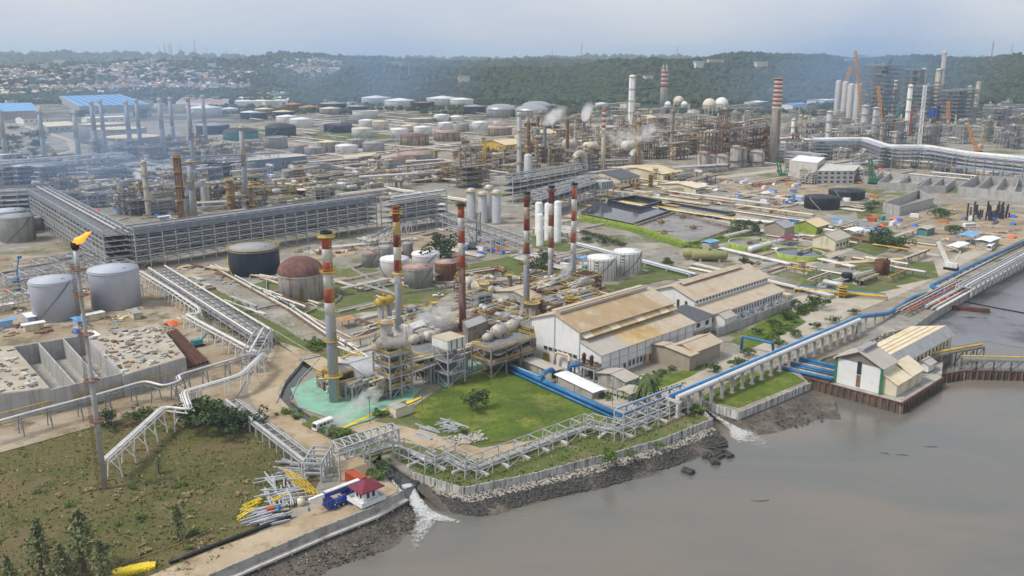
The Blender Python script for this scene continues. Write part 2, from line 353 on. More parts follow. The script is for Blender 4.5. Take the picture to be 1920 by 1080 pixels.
blendmat('rough_grass', [(0.125, 0.115, 0.045), (0.085, 0.098, 0.028), (0.155, 0.12, 0.062), (0.055, 0.075, 0.022), (0.21, 0.16, 0.10), (0.165, 0.145, 0.06)], [0, (0.035, .42, .58), (0.045, .46, .60), (0.12, .55, .66), (0.10, .58, .68), (0.9, .5, .7)], bump=0.5, bscale=0.9, seed=5)
blendmat('lawn', [(0.115, 0.165, 0.024), (0.075, 0.115, 0.020), (0.19, 0.215, 0.04), (0.18, 0.15, 0.07), (0.05, 0.085, 0.018)], [0, (0.05, .42, .58), (0.07, .50, .62), (0.10, .58, .68), (0.5, .52, .70)], bump=0.25, bscale=1.6, seed=3)
blendmat('verge', [(0.105, 0.135, 0.04), (0.17, 0.155, 0.075), (0.075, 0.11, 0.025), (0.29, 0.25, 0.18)], [0, (0.05, .45, .6), (0.12, .5, .65), (0.07, .60, .68)], bump=0.25, bscale=1.2, seed=9)
blendmat('road_pale', [(0.42, 0.375, 0.305), (0.36, 0.32, 0.25), (0.47, 0.43, 0.36), (0.27, 0.235, 0.18)], [0, (0.08, .45, .6), (0.2, .5, .65), (0.12, .63, .72)], bump=0.05)
blendmat('road_grey', [(0.27, 0.265, 0.25), (0.33, 0.315, 0.28), (0.21, 0.2, 0.185)], [0, (0.08, .45, .6), (0.2, .55, .68)], bump=0.03)
blendmat('mud', [(0.135, 0.115, 0.092), (0.085, 0.075, 0.062), (0.19, 0.16, 0.125), (0.06, 0.055, 0.047)], [0, (0.12, .42, .6), (0.2, .52, .66), (0.9, .55, .70)], rough=0.6, bump=0.35, bscale=1.4)
blendmat('oil_mud', [(0.20, 0.20, 0.215), (0.15, 0.15, 0.16), (0.08, 0.078, 0.075), (0.03, 0.029, 0.028)], [0, (0.02, .40, .6), (0.05, .52, .64), (0.09, .60, .68)], rough=0.3, bump=0.1, bscale=0.5)
blendmat('hill_ground', [(0.030, 0.055, 0.022), (0.045, 0.072, 0.028), (0.12, 0.12, 0.07)], [0, (0.01, .45, .6), (0.008, .64, .7)])
blendmat('town_ground', [(0.13, 0.125, 0.09), (0.05, 0.075, 0.03), (0.22, 0.19, 0.15)], [0, (0.012, .44, .56), (0.03, .56, .66)])
blendmat('far_flat', [(0.13, 0.12, 0.08), (0.055, 0.075, 0.035), (0.26, 0.235, 0.19), (0.28, 0.27, 0.25)], [0, (0.006, .46, .60), (0.010, .50, .56), (0.02, .55, .62)])
# water
m = bpy.data.materials.new('sea_water'); m.use_nodes = True; t = m.node_tree; b = t.nodes['Principled BSDF']; N = t.nodes.new; K = t.links.new
geo = N('ShaderNodeNewGeometry'); mp = N('ShaderNodeMapping'); mp.inputs['Rotation'].default_value = (0, 0, R(30)); mp.inputs['Scale'].default_value = (0.012, 0.028, 0.02)
nn = N('ShaderNodeTexNoise'); nn.inputs['Scale'].default_value = 1.0; nn.inputs['Detail'].default_value = 5; nn.inputs['Distortion'].default_value = 0.8
rr = N('ShaderNodeValToRGB'); rr.color_ramp.elements[0].position = 0.38; rr.color_ramp.elements[1].position = 0.64
rr.color_ramp.elements[0].color = (0.172, 0.148, 0.120, 1); rr.color_ramp.elements[1].color = (0.118, 0.125, 0.112, 1)
K(geo.outputs['Position'], mp.inputs[0]); K(mp.outputs[0], nn.inputs[0]); K(nn.outputs[0], rr.inputs[0]); K(rr.outputs[0], b.inputs['Base Color'])
b.inputs['Roughness'].default_value = 0.16; b.inputs['Specular IOR Level'].default_value = 0.45
wv = N('ShaderNodeTexNoise'); wv.inputs['Scale'].default_value = 0.9; wv.inputs['Detail'].default_value = 4
mp2 = N('ShaderNodeMapping'); mp2.inputs['Scale'].default_value = (0.5, 1.3, 1); mp2.inputs['Rotation'].default_value = (0, 0, R(15)); K(geo.outputs['Position'], mp2.inputs[0]); K(mp2.outputs[0], wv.inputs[0])
bp = N('ShaderNodeBump'); bp.inputs['Distance'].default_value = 0.09; K(wv.outputs[0], bp.inputs['Height']); K(bp.outputs[0], b.inputs['Normal']); M['sea_water'] = m
M['canal_water'] = mat('canal_water', (0.035, 0.04, 0.036), 0.1, var=0.3, spec=0.5)
M['pond_water'] = mat('pond_water', (0.05, 0.055, 0.07), 0.06, var=0.2, spec=0.6)
M['sludge'] = mat('sludge', (0.20, 0.17, 0.14), 0.22, var=0.35, scale=0.08, spec=0.4, stain=(.12, .11, .10), amt=.5, sscale=.05)
# foam: white froth with holes
m = bpy.data.materials.new('foam'); m.use_nodes = True; t = m.node_tree; b = t.nodes['Principled BSDF']; N = t.nodes.new; K = t.links.new
geo = N('ShaderNodeNewGeometry'); nn = N('ShaderNodeTexNoise'); nn.inputs['Scale'].default_value = 1.0; nn.inputs['Detail'].default_value = 8; nn.inputs['Distortion'].default_value = 1.2; K(geo.outputs['Position'], nn.inputs[0])
at = N('ShaderNodeAttribute'); at.attribute_name = 'froth'
ad = N('ShaderNodeMath'); ad.operation = 'ADD'; K(nn.outputs[0], ad.inputs[0]); K(at.outputs['Fac'], ad.inputs[1])
rr = N('ShaderNodeValToRGB'); rr.color_ramp.elements[0].position = 0.62; rr.color_ramp.elements[1].position = 1.12 - .13; rr.color_ramp.elements[1].color = (.8, .8, .8, 1); K(ad.outputs[0], rr.inputs[0]); K(rr.outputs[0], b.inputs['Alpha'])
b.inputs['Base Color'].default_value = (0.62, 0.63, 0.62, 1); b.inputs['Roughness'].default_value = 0.8; M['foam'] = m

SEA = -4.0
water = MB(); water.add([(-60000, -3000, SEA), (60000, -3000, SEA), (60000, 60000, SEA), (-60000, 60000, SEA)], [(0, 1, 2, 3)]); struct('sea', water, 'sea_water')
# coast of the works, on the level of the yard (z = 0)
coast_px = [(-60, 1330), (180, 1180), (395, 1090), (480, 1053), (600, 1002), (700, 962), (757, 930)]
canal_l = [(737, 908), (706, 874), (664, 842), (630, 818), (575, 795), (518, 757), (535, 716), (570, 675), (474, 611), (380, 562), (330, 537)]
canal_r = [(338, 532), (390, 553), (487, 604), (578, 659), (598, 675), (562, 714), (545, 750), (602, 793), (662, 815), (694, 836), (722, 862), (772, 893)]
coast2_px = [(788, 897), (868, 922), (1000, 895), (1130, 860), (1240, 830), (1335, 792), (1325, 782), (1302, 762), (1318, 757), (1385, 778), (1450, 752), (1520, 722), (1500, 700), (1545, 672), (1600, 655), (1660, 625), (1712, 614), (1760, 580), (1850, 528), (1920, 492)]
coast = [G(*p) for p in coast_px + canal_l + canal_r + coast2_px]
fd = (G(1920, 492) - G(1760, 580)).normalized(); last = coast[-1]
coast += [Z(last + fd * 400, 0), Z(last + fd * 900 + Vector((200, 0, 0)), 0), Vector((9000, 1900, 0)), Vector((26000, 8500, 0)), Vector((26000, 15000, 0)), Vector((-26000, 15000, 0)), Vector((-26000, -400, 0)), Vector((-600, -400, 0))]
g = MB(); n = len(coast); g.add([(p.x, p.y, 0) for p in coast], [tuple(range(n))])
for i in range(n - 1):                                            # banks go down into the water
    a, b2 = coast[i], coast[i + 1]; g.add([(a.x, a.y, 0), (b2.x, b2.y, 0), (b2.x, b2.y, -6), (a.x, a.y, -6)], [(3, 2, 1, 0)])
g.cur = 0
ground = struct('ground', g, 'plant_ground')
sheet('canal', [(G(*p).x, G(*p).y) for p in [(760, 935)] + canal_l + canal_r + [(790, 890)]], -.7, 'canal_water', world=True)

# mud shore between wall and water
def strip(name, inner, outer, m, zi, zo, jitter=1.2, nseg=60, rows=7, kind='structure', seed=1):
    """shore sloping from an inner line to an outer line"""
    rnd = random.Random(seed)
    def samp(line, t):
        ls = [(line[i + 1] - line[i]).length for i in range(len(line) - 1)]; T = sum(ls) * t
        for i, l in enumerate(ls):
            if T <= l or i == len(ls) - 1: return line[i].lerp(line[i + 1], min(1, T / l))
            T -= l
    b = MB(); vs = []
    for i in range(nseg + 1):
        t = i / nseg; a, c = samp(inner, t), samp(outer, t)
        for j in range(rows + 1):
            s = j / rows; p = a.lerp(c, s); f = mnoise.noise(Vector((p.x * .12, p.y * .12, seed))) * jitter * s
            q = p + (c - a).normalized() * f * 2.5; z = zi + (zo - zi) * s + mnoise.noise(Vector((p.x * .25, p.y * .25, 9 + seed))) * 0.3 * math.sin(s * 3.1)
            vs.append((q.x, q.y, z))
    w = rows + 1
    b.add(vs, [(i * w + j, i * w + j + 1, (i + 1) * w + j + 1, (i + 1) * w + j) for i in range(nseg) for j in range(rows)], True)
    o = b.obj(name, m); o['kind'] = kind
    me = o.data                                                    # make it face up whichever side the water is on
    if me.polygons[0].normal.z < 0: me.flip_normals()
    return o
W_ = lambda pts, z=0.0: [Z(G(p[0], p[1], z), 0) for p in pts]
strip('mud_shore', W_([(-60, 1330), (180, 1180), (395, 1090), (480, 1053), (600, 1002), (700, 962), (757, 930), (775, 905)]), W_([(150, 1330), (380, 1200), (560, 1110), (640, 1062), (715, 1040), (775, 1000), (800, 962), (805, 935)], SEA), 'mud', -1.2, -4.35)
strip('mud_shore', W_([(775, 905), (790, 899), (868, 922), (1000, 895), (1130, 860), (1240, 830), (1335, 792)]), W_([(830, 960), (860, 968), (900, 972), (1010, 945), (1140, 915), (1270, 878), (1372, 838)], SEA), 'mud', -1.0, -4.35, seed=2)
strip('mud_shore', W_([(1318, 757), (1385, 778), (1450, 752), (1520, 722), (1560, 735)]), W_([(1360, 800), (1420, 815), (1490, 808), (1540, 795), (1580, 790)], SEA), 'mud', -1.5, -4.35, seed=3, nseg=30)
strip('mud_shore', W_([(1500, 700), (1545, 672), (1600, 655), (1660, 625), (1700, 612)]), W_([(1560, 735), (1600, 720), (1660, 690), (1700, 668), (1720, 640)], SEA), 'mud', -0.6, -3.2, seed=4, nseg=30)
oil = sheet('oily_mudflat', [G(p[0], p[1], SEA)[:2] for p in [(1712, 622), (1770, 588), (1850, 536), (1925, 496), (2100, 420), (2300, 420), (2300, 620), (1990, 660), (1900, 650), (1850, 640), (1790, 650)]], SEA + 0.06, 'oil_mud', world=True)

# ---- ground covers: grass, dirt, roads, pads
sheet('grass_field', [(-60, 1320), (170, 1170), (395, 1070), (500, 985), (585, 930), (600, 900), (530, 840), (440, 765), (360, 745), (250, 760), (0, 850), (-120, 880)], 0.03, 'rough_grass')
sheet('lawn', [(700, 790), (770, 765), (830, 725), (905, 695), (950, 690), (1165, 783), (1270, 752), (1330, 785), (1240, 824), (1130, 853), (1000, 888), (868, 914), (790, 890), (745, 862), (705, 838), (650, 812), (620, 800)], 0.03, 'verge')
sheet('lawn', [(765, 770), (830, 727), (905, 697), (950, 692), (1155, 780), (1100, 795), (1000, 822), (900, 835), (800, 800)], 0.06, 'lawn')
sheet('dirt_patch', [(640, 800), (700, 790), (760, 800), (830, 820), (900, 840), (1000, 826), (1060, 805), (1000, 845), (900, 868), (860, 850), (760, 830), (690, 820)], 0.05, 'dirt')
sheet('lawn', [(1310, 748), (1385, 765), (1510, 715), (1470, 690), (1400, 700), (1340, 730)], 0.06, 'lawn')
sheet('lawn', [(1370, 640), (1400, 655), (1460, 640), (1530, 590), (1535, 570), (1500, 560), (1450, 590)], 0.05, 'lawn')
sheet('lawn', [(1180, 715), (1260, 700), (1330, 680), (1260, 735), (1200, 743), (1160, 738), (1140, 725)], 0.05, 'lawn')
sheet('dirt_road', [(270, 1085), (400, 1030), (530, 985), (600, 950), (640, 905), (628, 870), (570, 820), (505, 765), (470, 735), (478, 700), (520, 660), (510, 640), (560, 668), (565, 680), (530, 718), (510, 757), (560, 790), (600, 805), (640, 830), (700, 880), (748, 920), (690, 955), (590, 998), (470, 1050), (380, 1085), (300, 1110)], 0.06, 'dirt')
ribbon('dirt_road', [(535, 655), (502, 690), (486, 735), (522, 778), (590, 822), (640, 872)], 9, .06, 'dirt')
# the paved works roads
ribbon('road', [(1160, 745), (1090, 715), (1000, 672)], 7, 0.05, 'road_grey')
ribbon('road', [(1120, 740), (1180, 762), (1280, 730), (1400, 672), (1500, 628), (1560, 592), (1680, 545), (1800, 488), (1920, 428), (2100, 350)], 9.5, 0.05, 'road_pale')
sheet('paving', [(1030, 650), (1090, 690), (1140, 735), (1110, 735), (970, 672), (940, 655)], 0.04, 'concrete')
sheet('yard_paving', [(1475, 560), (1560, 545), (1640, 560), (1580, 600), (1530, 615), (1490, 590)], 0.045, 'road_pale')
ribbon('road', [(1075, 470), (1300, 527), (1430, 555), (1570, 590)], 8, 0.05, 'road_pale')
ribbon('road', [(500, 515), (640, 535), (760, 565), (860, 572), (920, 560)], 6, 0.05, 'road_grey')
ribbon('road', [(190, 560), (330, 520), (560, 488), (690, 470), (860, 460), (1010, 470)], 8, 0.05, 'dirt')
ribbon('road', [(1500, 500), (1570, 475), (1600, 465), (1530, 455), (1470, 445), (1380, 420), (1230, 390)], 6, 0.05, 'road_pale')
ribbon('road', [(980, 345), (1100, 362), (1200, 375), (1330, 395), (1560, 440), (1760, 480)], 9, 0.05, 'road_pale')
ribbon('road', [(1230, 345), (1330, 335), (1440, 322), (1580, 300)], 14, 0.05, 'road_pale')
ribbon('road', [(1690, 455), (1780, 470), (1860, 465), (1930, 430)], 12, 0.052, 'dirt')
ribbon('road', [(390, 250), (470, 262), (560, 270), (700, 300), (820, 272), (960, 258)], 10, 0.05, 'road_pale')
ribbon('road', [(60, 300), (140, 282), (130, 262), (90, 250), (40, 235)], 9, 0.05, 'road_pale')
ribbon('road', [(420, 305), (640, 330), (800, 340), (960, 330)], 9, 0.05, 'road_pale')
ribbon('road', [(470, 232), (600, 226), (720, 232), (980, 236)], 12, 0.05, 'road_pale')
ribbon('road', [(700, 300), (640, 250), (600, 226)], 9, 0.051, 'road_pale')
ribbon('road', [(0, 310), (80, 305), (170, 300), (260, 296), (400, 285)], 12, 0.05, 'dirt')
for p in ([(640, 530), (850, 545), (800, 575), (680, 585), (600, 600), (500, 560), (470, 535), (520, 520)],
          [(310, 545), (380, 530), (560, 625), (700, 700), (640, 740), (600, 690), (480, 625)],
          [(860, 500), (960, 480), (1000, 500), (960, 530), (880, 520)], [(1150, 545), (1250, 525), (1330, 520), (1240, 500), (1170, 525)],
          [(1080, 470), (1160, 478), (1350, 525), (1300, 525), (1090, 478)], [(1600, 500), (1750, 490), (1760, 520), (1640, 545)], [(1520, 505), (1600, 515), (1690, 540), (1590, 560), (1500, 535)],
          [(1560, 455), (1660, 430), (1720, 450), (1640, 480)], [(1180, 392), (1270, 385), (1340, 400), (1300, 415)], [(1600, 385), (1660, 375), (1660, 400), (1610, 410)],
          [(500, 380), (640, 365), (690, 352), (640, 345), (520, 360)], [(640, 330), (760, 322), (830, 310), (740, 318)], [(480, 240), (520, 246), (500, 262), (470, 256)], [(570, 246), (640, 236), (690, 262), (600, 268)], [(690, 250), (740, 252), (740, 264), (690, 266)], [(980, 440), (1060, 450), (1080, 475), (1000, 465)]):
    sheet('grass_verge', p, 0.035, 'verge')
for p in ([(0, 560), (190, 520), (330, 560), (420, 640), (470, 700), (430, 770), (330, 760), (180, 800), (0, 850), (-100, 870), (-100, 580)], [(1330, 340), (1500, 330), (1560, 345), (1640, 365), (1500, 370), (1400, 365)], [(1690, 410), (1800, 380), (1930, 400), (1930, 440), (1780, 455), (1690, 440)], [(300, 545), (200, 500), (0, 560), (0, 480), (250, 480), (330, 500)],
          [(620, 470), (760, 440), (860, 450), (960, 470), (860, 480), (700, 475)], [(1560, 300), (1920, 320), (1930, 335), (1640, 330)], [(200, 330), (470, 320), (480, 400), (300, 420)], [(1000, 330), (1090, 340), (1080, 380), (980, 360)]):
    sheet('site_ground', p, 0.034, 'site_dirt')
for p in ([(880, 680), (935, 655), (905, 690), (870, 705), (850, 690)], [(795, 705), (830, 690), (860, 705), (835, 728)], [(545, 730), (600, 705), (640, 700), (790, 730), (770, 755), (690, 790), (640, 806), (612, 784), (560, 765)], [(690, 640), (760, 620), (720, 665), (690, 670)], [(720, 600), (1000, 580), (1010, 650), (880, 680), (740, 700), (660, 680), (690, 650)]):
    sheet('painted_pad', p, 0.08, 'turquoise' if p[0][0] != 720 else 'concrete')
sheet('painted_line', [(640, 803), (700, 775), (770, 752), (790, 745), (790, 748), (770, 757), (700, 780), (640, 808)], 0.10, 'bright_yellow')

# ---- hills behind the works
def interp(u, tab):
    if u <= tab[0][0]: return tab[0][1]
    for (a, b_), (c, d) in zip(tab, tab[1:]):
        if u <= c: return b_ + (d - b_) * (u - a) / (c - a)
    return tab[-1][1]
def zsky(py, d): return CH + d * math.tan(math.atan((540 - py) / F) - TH)
RIDGE = [  # distance, half depth, ridge line as seen against what is behind it
    (2650, 750, [(960, 190), (1010, 130), (1060, 118), (1130, 110), (1200, 107), (1250, 105), (1310, 103), (1340, 98), (1430, 98), (1530, 98), (1620, 99), (1700, 96), (1780, 99), (1900, 102), (2300, 104)]),
    (2500, 480, [(560, 190), (620, 140), (650, 120), (690, 116), (740, 118), (800, 122), (900, 122), (980, 122), (1060, 122), (1130, 140), (1180, 190)]),
    (4300, 1300, [(250, 150), (420, 122), (480, 105), (520, 99), (590, 99), (650, 103), (710, 105), (760, 109), (850, 112), (960, 110), (1080, 110), (1200, 118), (1300, 140)]),
    (3900, 1500, [(-300, 128), (0, 124), (100, 120), (200, 116), (300, 112), (340, 109), (400, 108), (450, 112), (520, 122), (620, 150)]),
    (7800, 2600, [(-300, 104), (0, 103), (150, 101), (260, 103), (420, 107), (700, 112), (1000, 112), (1100, 108), (1300, 110), (2300, 112)])]
def terrain(x, y):
    if y < 1700: return 0.0
    u = 960 + F * x / (y * CC + 100 * CS); z = 0.0
    for d, w, tab in RIDGE:
        k = (y - d) / w; k = k * (0.75 if k > 0 else 1.0)
        if abs(k) < 1:
            h = max(0.0, zsky(interp(u, tab), d) - 8); z = max(z, h * (0.5 + 0.5 * math.cos(math.pi * k)) ** 0.8)
    n_ = mnoise.noise(Vector((x * .0035, y * .0035, 0))) * 0.22 + mnoise.noise(Vector((x * .009, y * .009, 4))) * 0.13
    return max(0.0, z * (1 + n_ - .13))
hb = MB(); nx, ny = 150, 110; vs = []; hy = [1750 * (11500 / 1750) ** (j / ny) for j in range(ny + 1)]
for j in range(ny + 1):
    for i in range(nx + 1):
        y = hy[j]; x = (-0.78 + 1.56 * i / nx) * y; vs.append((x, y, terrain(x, y) - (0.6 if j in (0, ny) else 0.0) + 0.02))
hb.add(vs, [(j * (nx + 1) + i, j * (nx + 1) + i + 1, (j + 1) * (nx + 1) + i + 1, (j + 1) * (nx + 1) + i) for j in range(ny) for i in range(nx)], True)
struct('hills', hb, 'hill_ground')
sheet('far_plain', [(-900, 1500), (900, 1500), (1300, 2050), (-1400, 2050)], 0.03, 'far_flat', world=True)
# ================================================================ builders
def fl(p): return Vector((p[0], p[1], 0))
def tank(cx, yb, w, yt, shell='tank_white', roof='roof_white', kind='cone', rim=None, stair=True, label=None, group=None, name='storage_tank', top=None, z0=0.0, rise=None):
    f = G(cx, yb, z0); r = w / 2 / PXM(f) * 1.0; h = HZ(cx, yb, yt, z0); d = fl(f).normalized(); c = Vector((f.x, f.y, z0)) + d * r
    t = thing(name, label, 'storage tank', c, group); n = 40 if w > 40 else (28 if w > 24 else 20)
    MB().lathe(c, [(r, 0), (r, h)], n, cap1=False).obj('shell', shell, t)
    b = MB(); rr = r * 0.985
    if kind == 'cone': b.lathe(c, [(r * 1.01, h - 0.12), (r * 1.01, h), (0.05, h + (rise or r * 0.14))], n)
    elif kind == 'dome':
        k = rise or r * 0.42; b.lathe(c, [(r * 1.01, h - 0.15)] + [(r * 1.01 * math.cos(a), h + k * math.sin(a)) for a in [R(x) for x in (0, 15, 30, 45, 60, 75, 89)]], n)
    else: b.lathe(c, [(rr, h - (rise or 1.6)), (rr * .93, h - (rise or 1.6) + 0.25), (0.05, h - (rise or 1.6) + 0.3)], n, cap0=False)
    rf_ = b.obj('roof', roof, t)
    MB().ring(c, r * 1.0 + 0.01, h - 0.9 if kind != 'float' else h - 0.25, max(0.35, 0.03 * r), 0.22, n).obj('wind_girder', rim or shell, t)
    if rim:
        b = MB()
        for zz in (0.55, 1.1): b.ring(c, r * 1.0, h + zz, 0.12, 0.1, n)
        for k in range(n): a = 2 * math.pi * k / n; b.bar(c + Vector((r * math.cos(a), r * math.sin(a), h)), c + Vector((r * math.cos(a), r * math.sin(a), h + 1.15)), 0.1)
        b.obj('handrail', rim, rf_)
    if stair and w > 26:
        b = MB(); a0 = random.uniform(-2.4, -1.7); sgn = random.choice((1, -1)); ln = min(1.7, h / r * 1.1); q = 14; ro = r + 0.45; vs = []
        for i in range(q + 1):
            a = a0 + sgn * ln * i / q; z = h * i / q
            for rad, dz in ((r + 0.03, 0), (ro, 0), (ro, 0.55), (r + 0.03, 0.55)): vs.append((c.x + rad * math.cos(a), c.y + rad * math.sin(a), z0 + z + dz))
        b.add(vs, [(i * 4 + j, (i + 1) * 4 + j, (i + 1) * 4 + (j + 1) % 4, i * 4 + (j + 1) % 4) for i in range(q) for j in range(4)])
        b.obj('staircase', rim or ('steel_dark' if shell in ('tank_white', 'tank_streak', 'tank_patch', 'tank_grey', 'tank_blue_grey', 'tank_cream') else 'steel'), t)
    if w > 22:
        b = MB(); b.lathe((c.x + r * .55, c.y - r * .2, c.z + h), [(0.35, -0.2), (0.35, 0.9), (0.6, 0.95), (0.6, 1.1)], 8); b.obj('vent', roof, rf_)
        MB().lathe(c, [(r + 0.5, 0.0), (r + 0.5, 0.14)], n).obj('foundation', 'concrete', t)
    return t, c, r, h
def stack(x, yb, yt, wb, wt, bands, plats=(), ladder='yellow', label=None, group=None, name='chimney_stack', lip='soot', cat='chimney', cone=None):
    """round steel chimney: painted bands given by their lower edge as seen, from the top down"""
    c = G(x, yb); h = HZ(x, yb, yt); rb = wb / 2 / PXM(c); rt = wt / 2 / PXM(c + Vector((0, 0, h))); c = c + fl(c).normalized() * rb
    t = thing(name, label, cat, c, group); R_ = lambda z: rb + (rt - rb) * z / h; z1 = h
    for yl, m in bands:
        z0 = max(0.0, HZ(x, yb, yl)); n = 24 if wb > 7 else 14
        prof = [(R_(z0) + 0.004 * (m in ('white_band',)), z0), (R_(z1), z1)]
        MB().lathe(c, prof, n, cap1=(z1 == h)).obj('band', m, t); z1 = z0
    if lip:
        MB().lathe(c, [(rt * 1.02, h - .1), (rt * 1.22, h), (rt * 1.22, h + .7), (rt * .9, h + .7), (rt * .9, h - .1)], 20, cap0=False, cap1=False).obj('rim', lip, t)
        MB().lathe(c, [(rt * .9, h + .05), (rt * .2, h + .04)], 20).obj('flue', 'soot', t)
    for yp, wd in plats:
        z = HZ(x, yb, yp); b = MB(); rr = R_(z); b.ring(c, rr, z, wd, 0.15, 20); b.ring(c, rr + wd - .1, z + 1.1, .1, .12, 20)
        for k in range(10): a = k * .6283; p = c + Vector(((rr + wd - .05) * math.cos(a), (rr + wd - .05) * math.sin(a), z)); b.bar(p, p + Vector((0, 0, 1.15)), 0.1)
        b.obj('platform', ladder, t)
    if ladder:
        d = -fl(c).normalized(); d = Vector((d.x * .8 - d.y * .6, d.y * .8 + d.x * .6, 0)); b = MB()
        side = Vector((-d.y, d.x, 0)) * .35
        for s in (-1, 1): b.bar(c + d * (rb + .25) + side * s, c + d * (rt + .25) + side * s + Vector((0, 0, h)), .1)
        for k in range(int(h / 2)): z = k * 2; p = c + d * (R_(z) + .25) + Vector((0, 0, z)); b.bar(p - side, p + side, .12, .3)
        b.obj('ladder', ladder, t)
    if cone:
        zc = HZ(x, yb, cone[0]); MB().lathe(c, [(R_(0) * cone[1], 0), (R_(zc) * 1.02, zc)], 20).obj('skirt', cone[2], t)
    return t, c, h
def column(p, r, h, m='insul', plats=3, label='slim process column with ringed platforms', group=None, name='process_column', rail='yellow', cat='column', taper=1.0, pipe=True):
    p = Vector(p); t = thing(name, label, cat, p, group); k = r * .5
    MB().lathe(p, [(r * 1.12, 0), (r, h * .06), (r * taper, h - k)] + [(r * taper * math.cos(R(a)), h - k + k * math.sin(R(a))) for a in (25, 50, 75, 89)], 16).obj('shell', m, t)
    for i in range(plats):
        z = h * (0.3 + 0.66 * i / max(1, plats - 1)) if plats > 1 else h * .9
        b = MB(); b.ring(p, r, z, 0.9 + r * .12, .2, 12); b.ring(p, r + .8 + r * .12, z + 1.1, .14, .14, 12); b.obj('platform', rail, t)
    if pipe:
        a = random.uniform(-2.8, -.3); q = Vector((math.cos(a), math.sin(a), 0)) * (r + .35)
        rod('riser', p + q, p + q + Vector((0, 0, h * .93)), .22, m, t)
        a += 1.3; q = Vector((math.cos(a), math.sin(a), 0)) * (r + .3); bar('ladder', p + q, p + q + Vector((0, 0, h * .95)), .4, rail, t, .12)
    return t
def drum(p, d, r, ln, m='insul', label='horizontal pressure vessel on saddles', group=None, name='horizontal_vessel', cat='vessel', sad='concrete', zc=None):
    p = Vector(p); d = Vector(d).normalized(); zc = zc if zc is not None else r + 1.0; t = thing(name, label, cat, p, group); b = MB(); c0 = p + Vector((0, 0, zc))
    prof = [(-ln / 2 - r * .5, .05 * r), (-ln / 2 - r * .42, .5 * r), (-ln / 2 - r * .22, .85 * r), (-ln / 2, r), (ln / 2, r), (ln / 2 + r * .22, .85 * r), (ln / 2 + r * .42, .5 * r), (ln / 2 + r * .5, .05 * r)]
    b.tube([c0 + d * s for s, _ in prof], [q for _, q in prof], 14); b.obj('shell', m, t)
    n = Vector((-d.y, d.x, 0))
    for s in (-.3, .3):
        b = MB(); q = p + d * ln * s; b.box(q + Vector((0, 0, (zc - r * .6) / 2)), (r * .5, r * 1.5, max(.3, zc - r * .6)), math.atan2(d.y, d.x)); b.obj('saddle', sad, t)
    b = MB(); b.lathe(c0 + Vector((0, 0, r * .9)), [(r * .25, 0), (r * .25, r * .5), (r * .34, r * .5), (r * .34, r * .62)], 8); b.obj('nozzle', m, t)
    return t
def frame(p, wx, wy, H, lv, m='dirty_steel', nx=2, ny=2, label='open steel frame with several decks', group=None, name='steel_structure', cat='structure', deck='deck_grating', rail='yellow', ang=GA, brace=True, cw=.5, fit=True):
    """open multi deck steel frame; p is its centre on the ground"""
    p = Vector(p); a = Vector((math.cos(ang), math.sin(ang), 0)); b_ = Vector((-a.y, a.x, 0)); t = thing(name, label, cat, p, group)
    xs = [(-.5 + i / nx) * wx for i in range(nx + 1)]; ys = [(-.5 + i / ny) * wy for i in range(ny + 1)]; P = lambda x, y, z: p + a * x + b_ * y + Vector((0, 0, z))
    for x in xs:
        for y in ys: bar('column', P(x, y, 0), P(x, y, H), cw, m, t)
    for k in range(1, lv + 1):
        z = H * k / lv
        for y in ys: bar('beam', P(xs[0], y, z), P(xs[-1], y, z), cw * .8, m, t, cw * 1.1)
        for x in xs: bar('beam', P(x, ys[0], z - .02), P(x, ys[-1], z - .02), cw * .8, m, t, cw)
        if deck: bar('deck', P(0, ys[0] + .2, z + cw * .6), P(0, ys[-1] - .2, z + cw * .6), wx - .3, deck, t, .15)
        if rail:
            b = MB()
            for zz in (.6, 1.15):
                q = [P(xs[0], ys[0], z + zz + cw * .5), P(xs[-1], ys[0], z + zz + cw * .5), P(xs[-1], ys[-1], z + zz + cw * .5), P(xs[0], ys[-1], z + zz + cw * .5)]
                for i in range(4): b.bar(q[i], q[(i + 1) % 4], .2)
            b.obj('handrail', rail, t)
    if brace:
        for k in range(lv):
            z0, z1 = H * k / lv, H * (k + 1) / lv; i = k % nx
            bar('brace', P(xs[i], ys[0], z0), P(xs[i + 1], ys[0], z1), cw * .5, m, t); j = k % ny; bar('brace', P(xs[0], ys[j], z0), P(xs[0], ys[j + 1], z1), cw * .5, m, t)
    return t
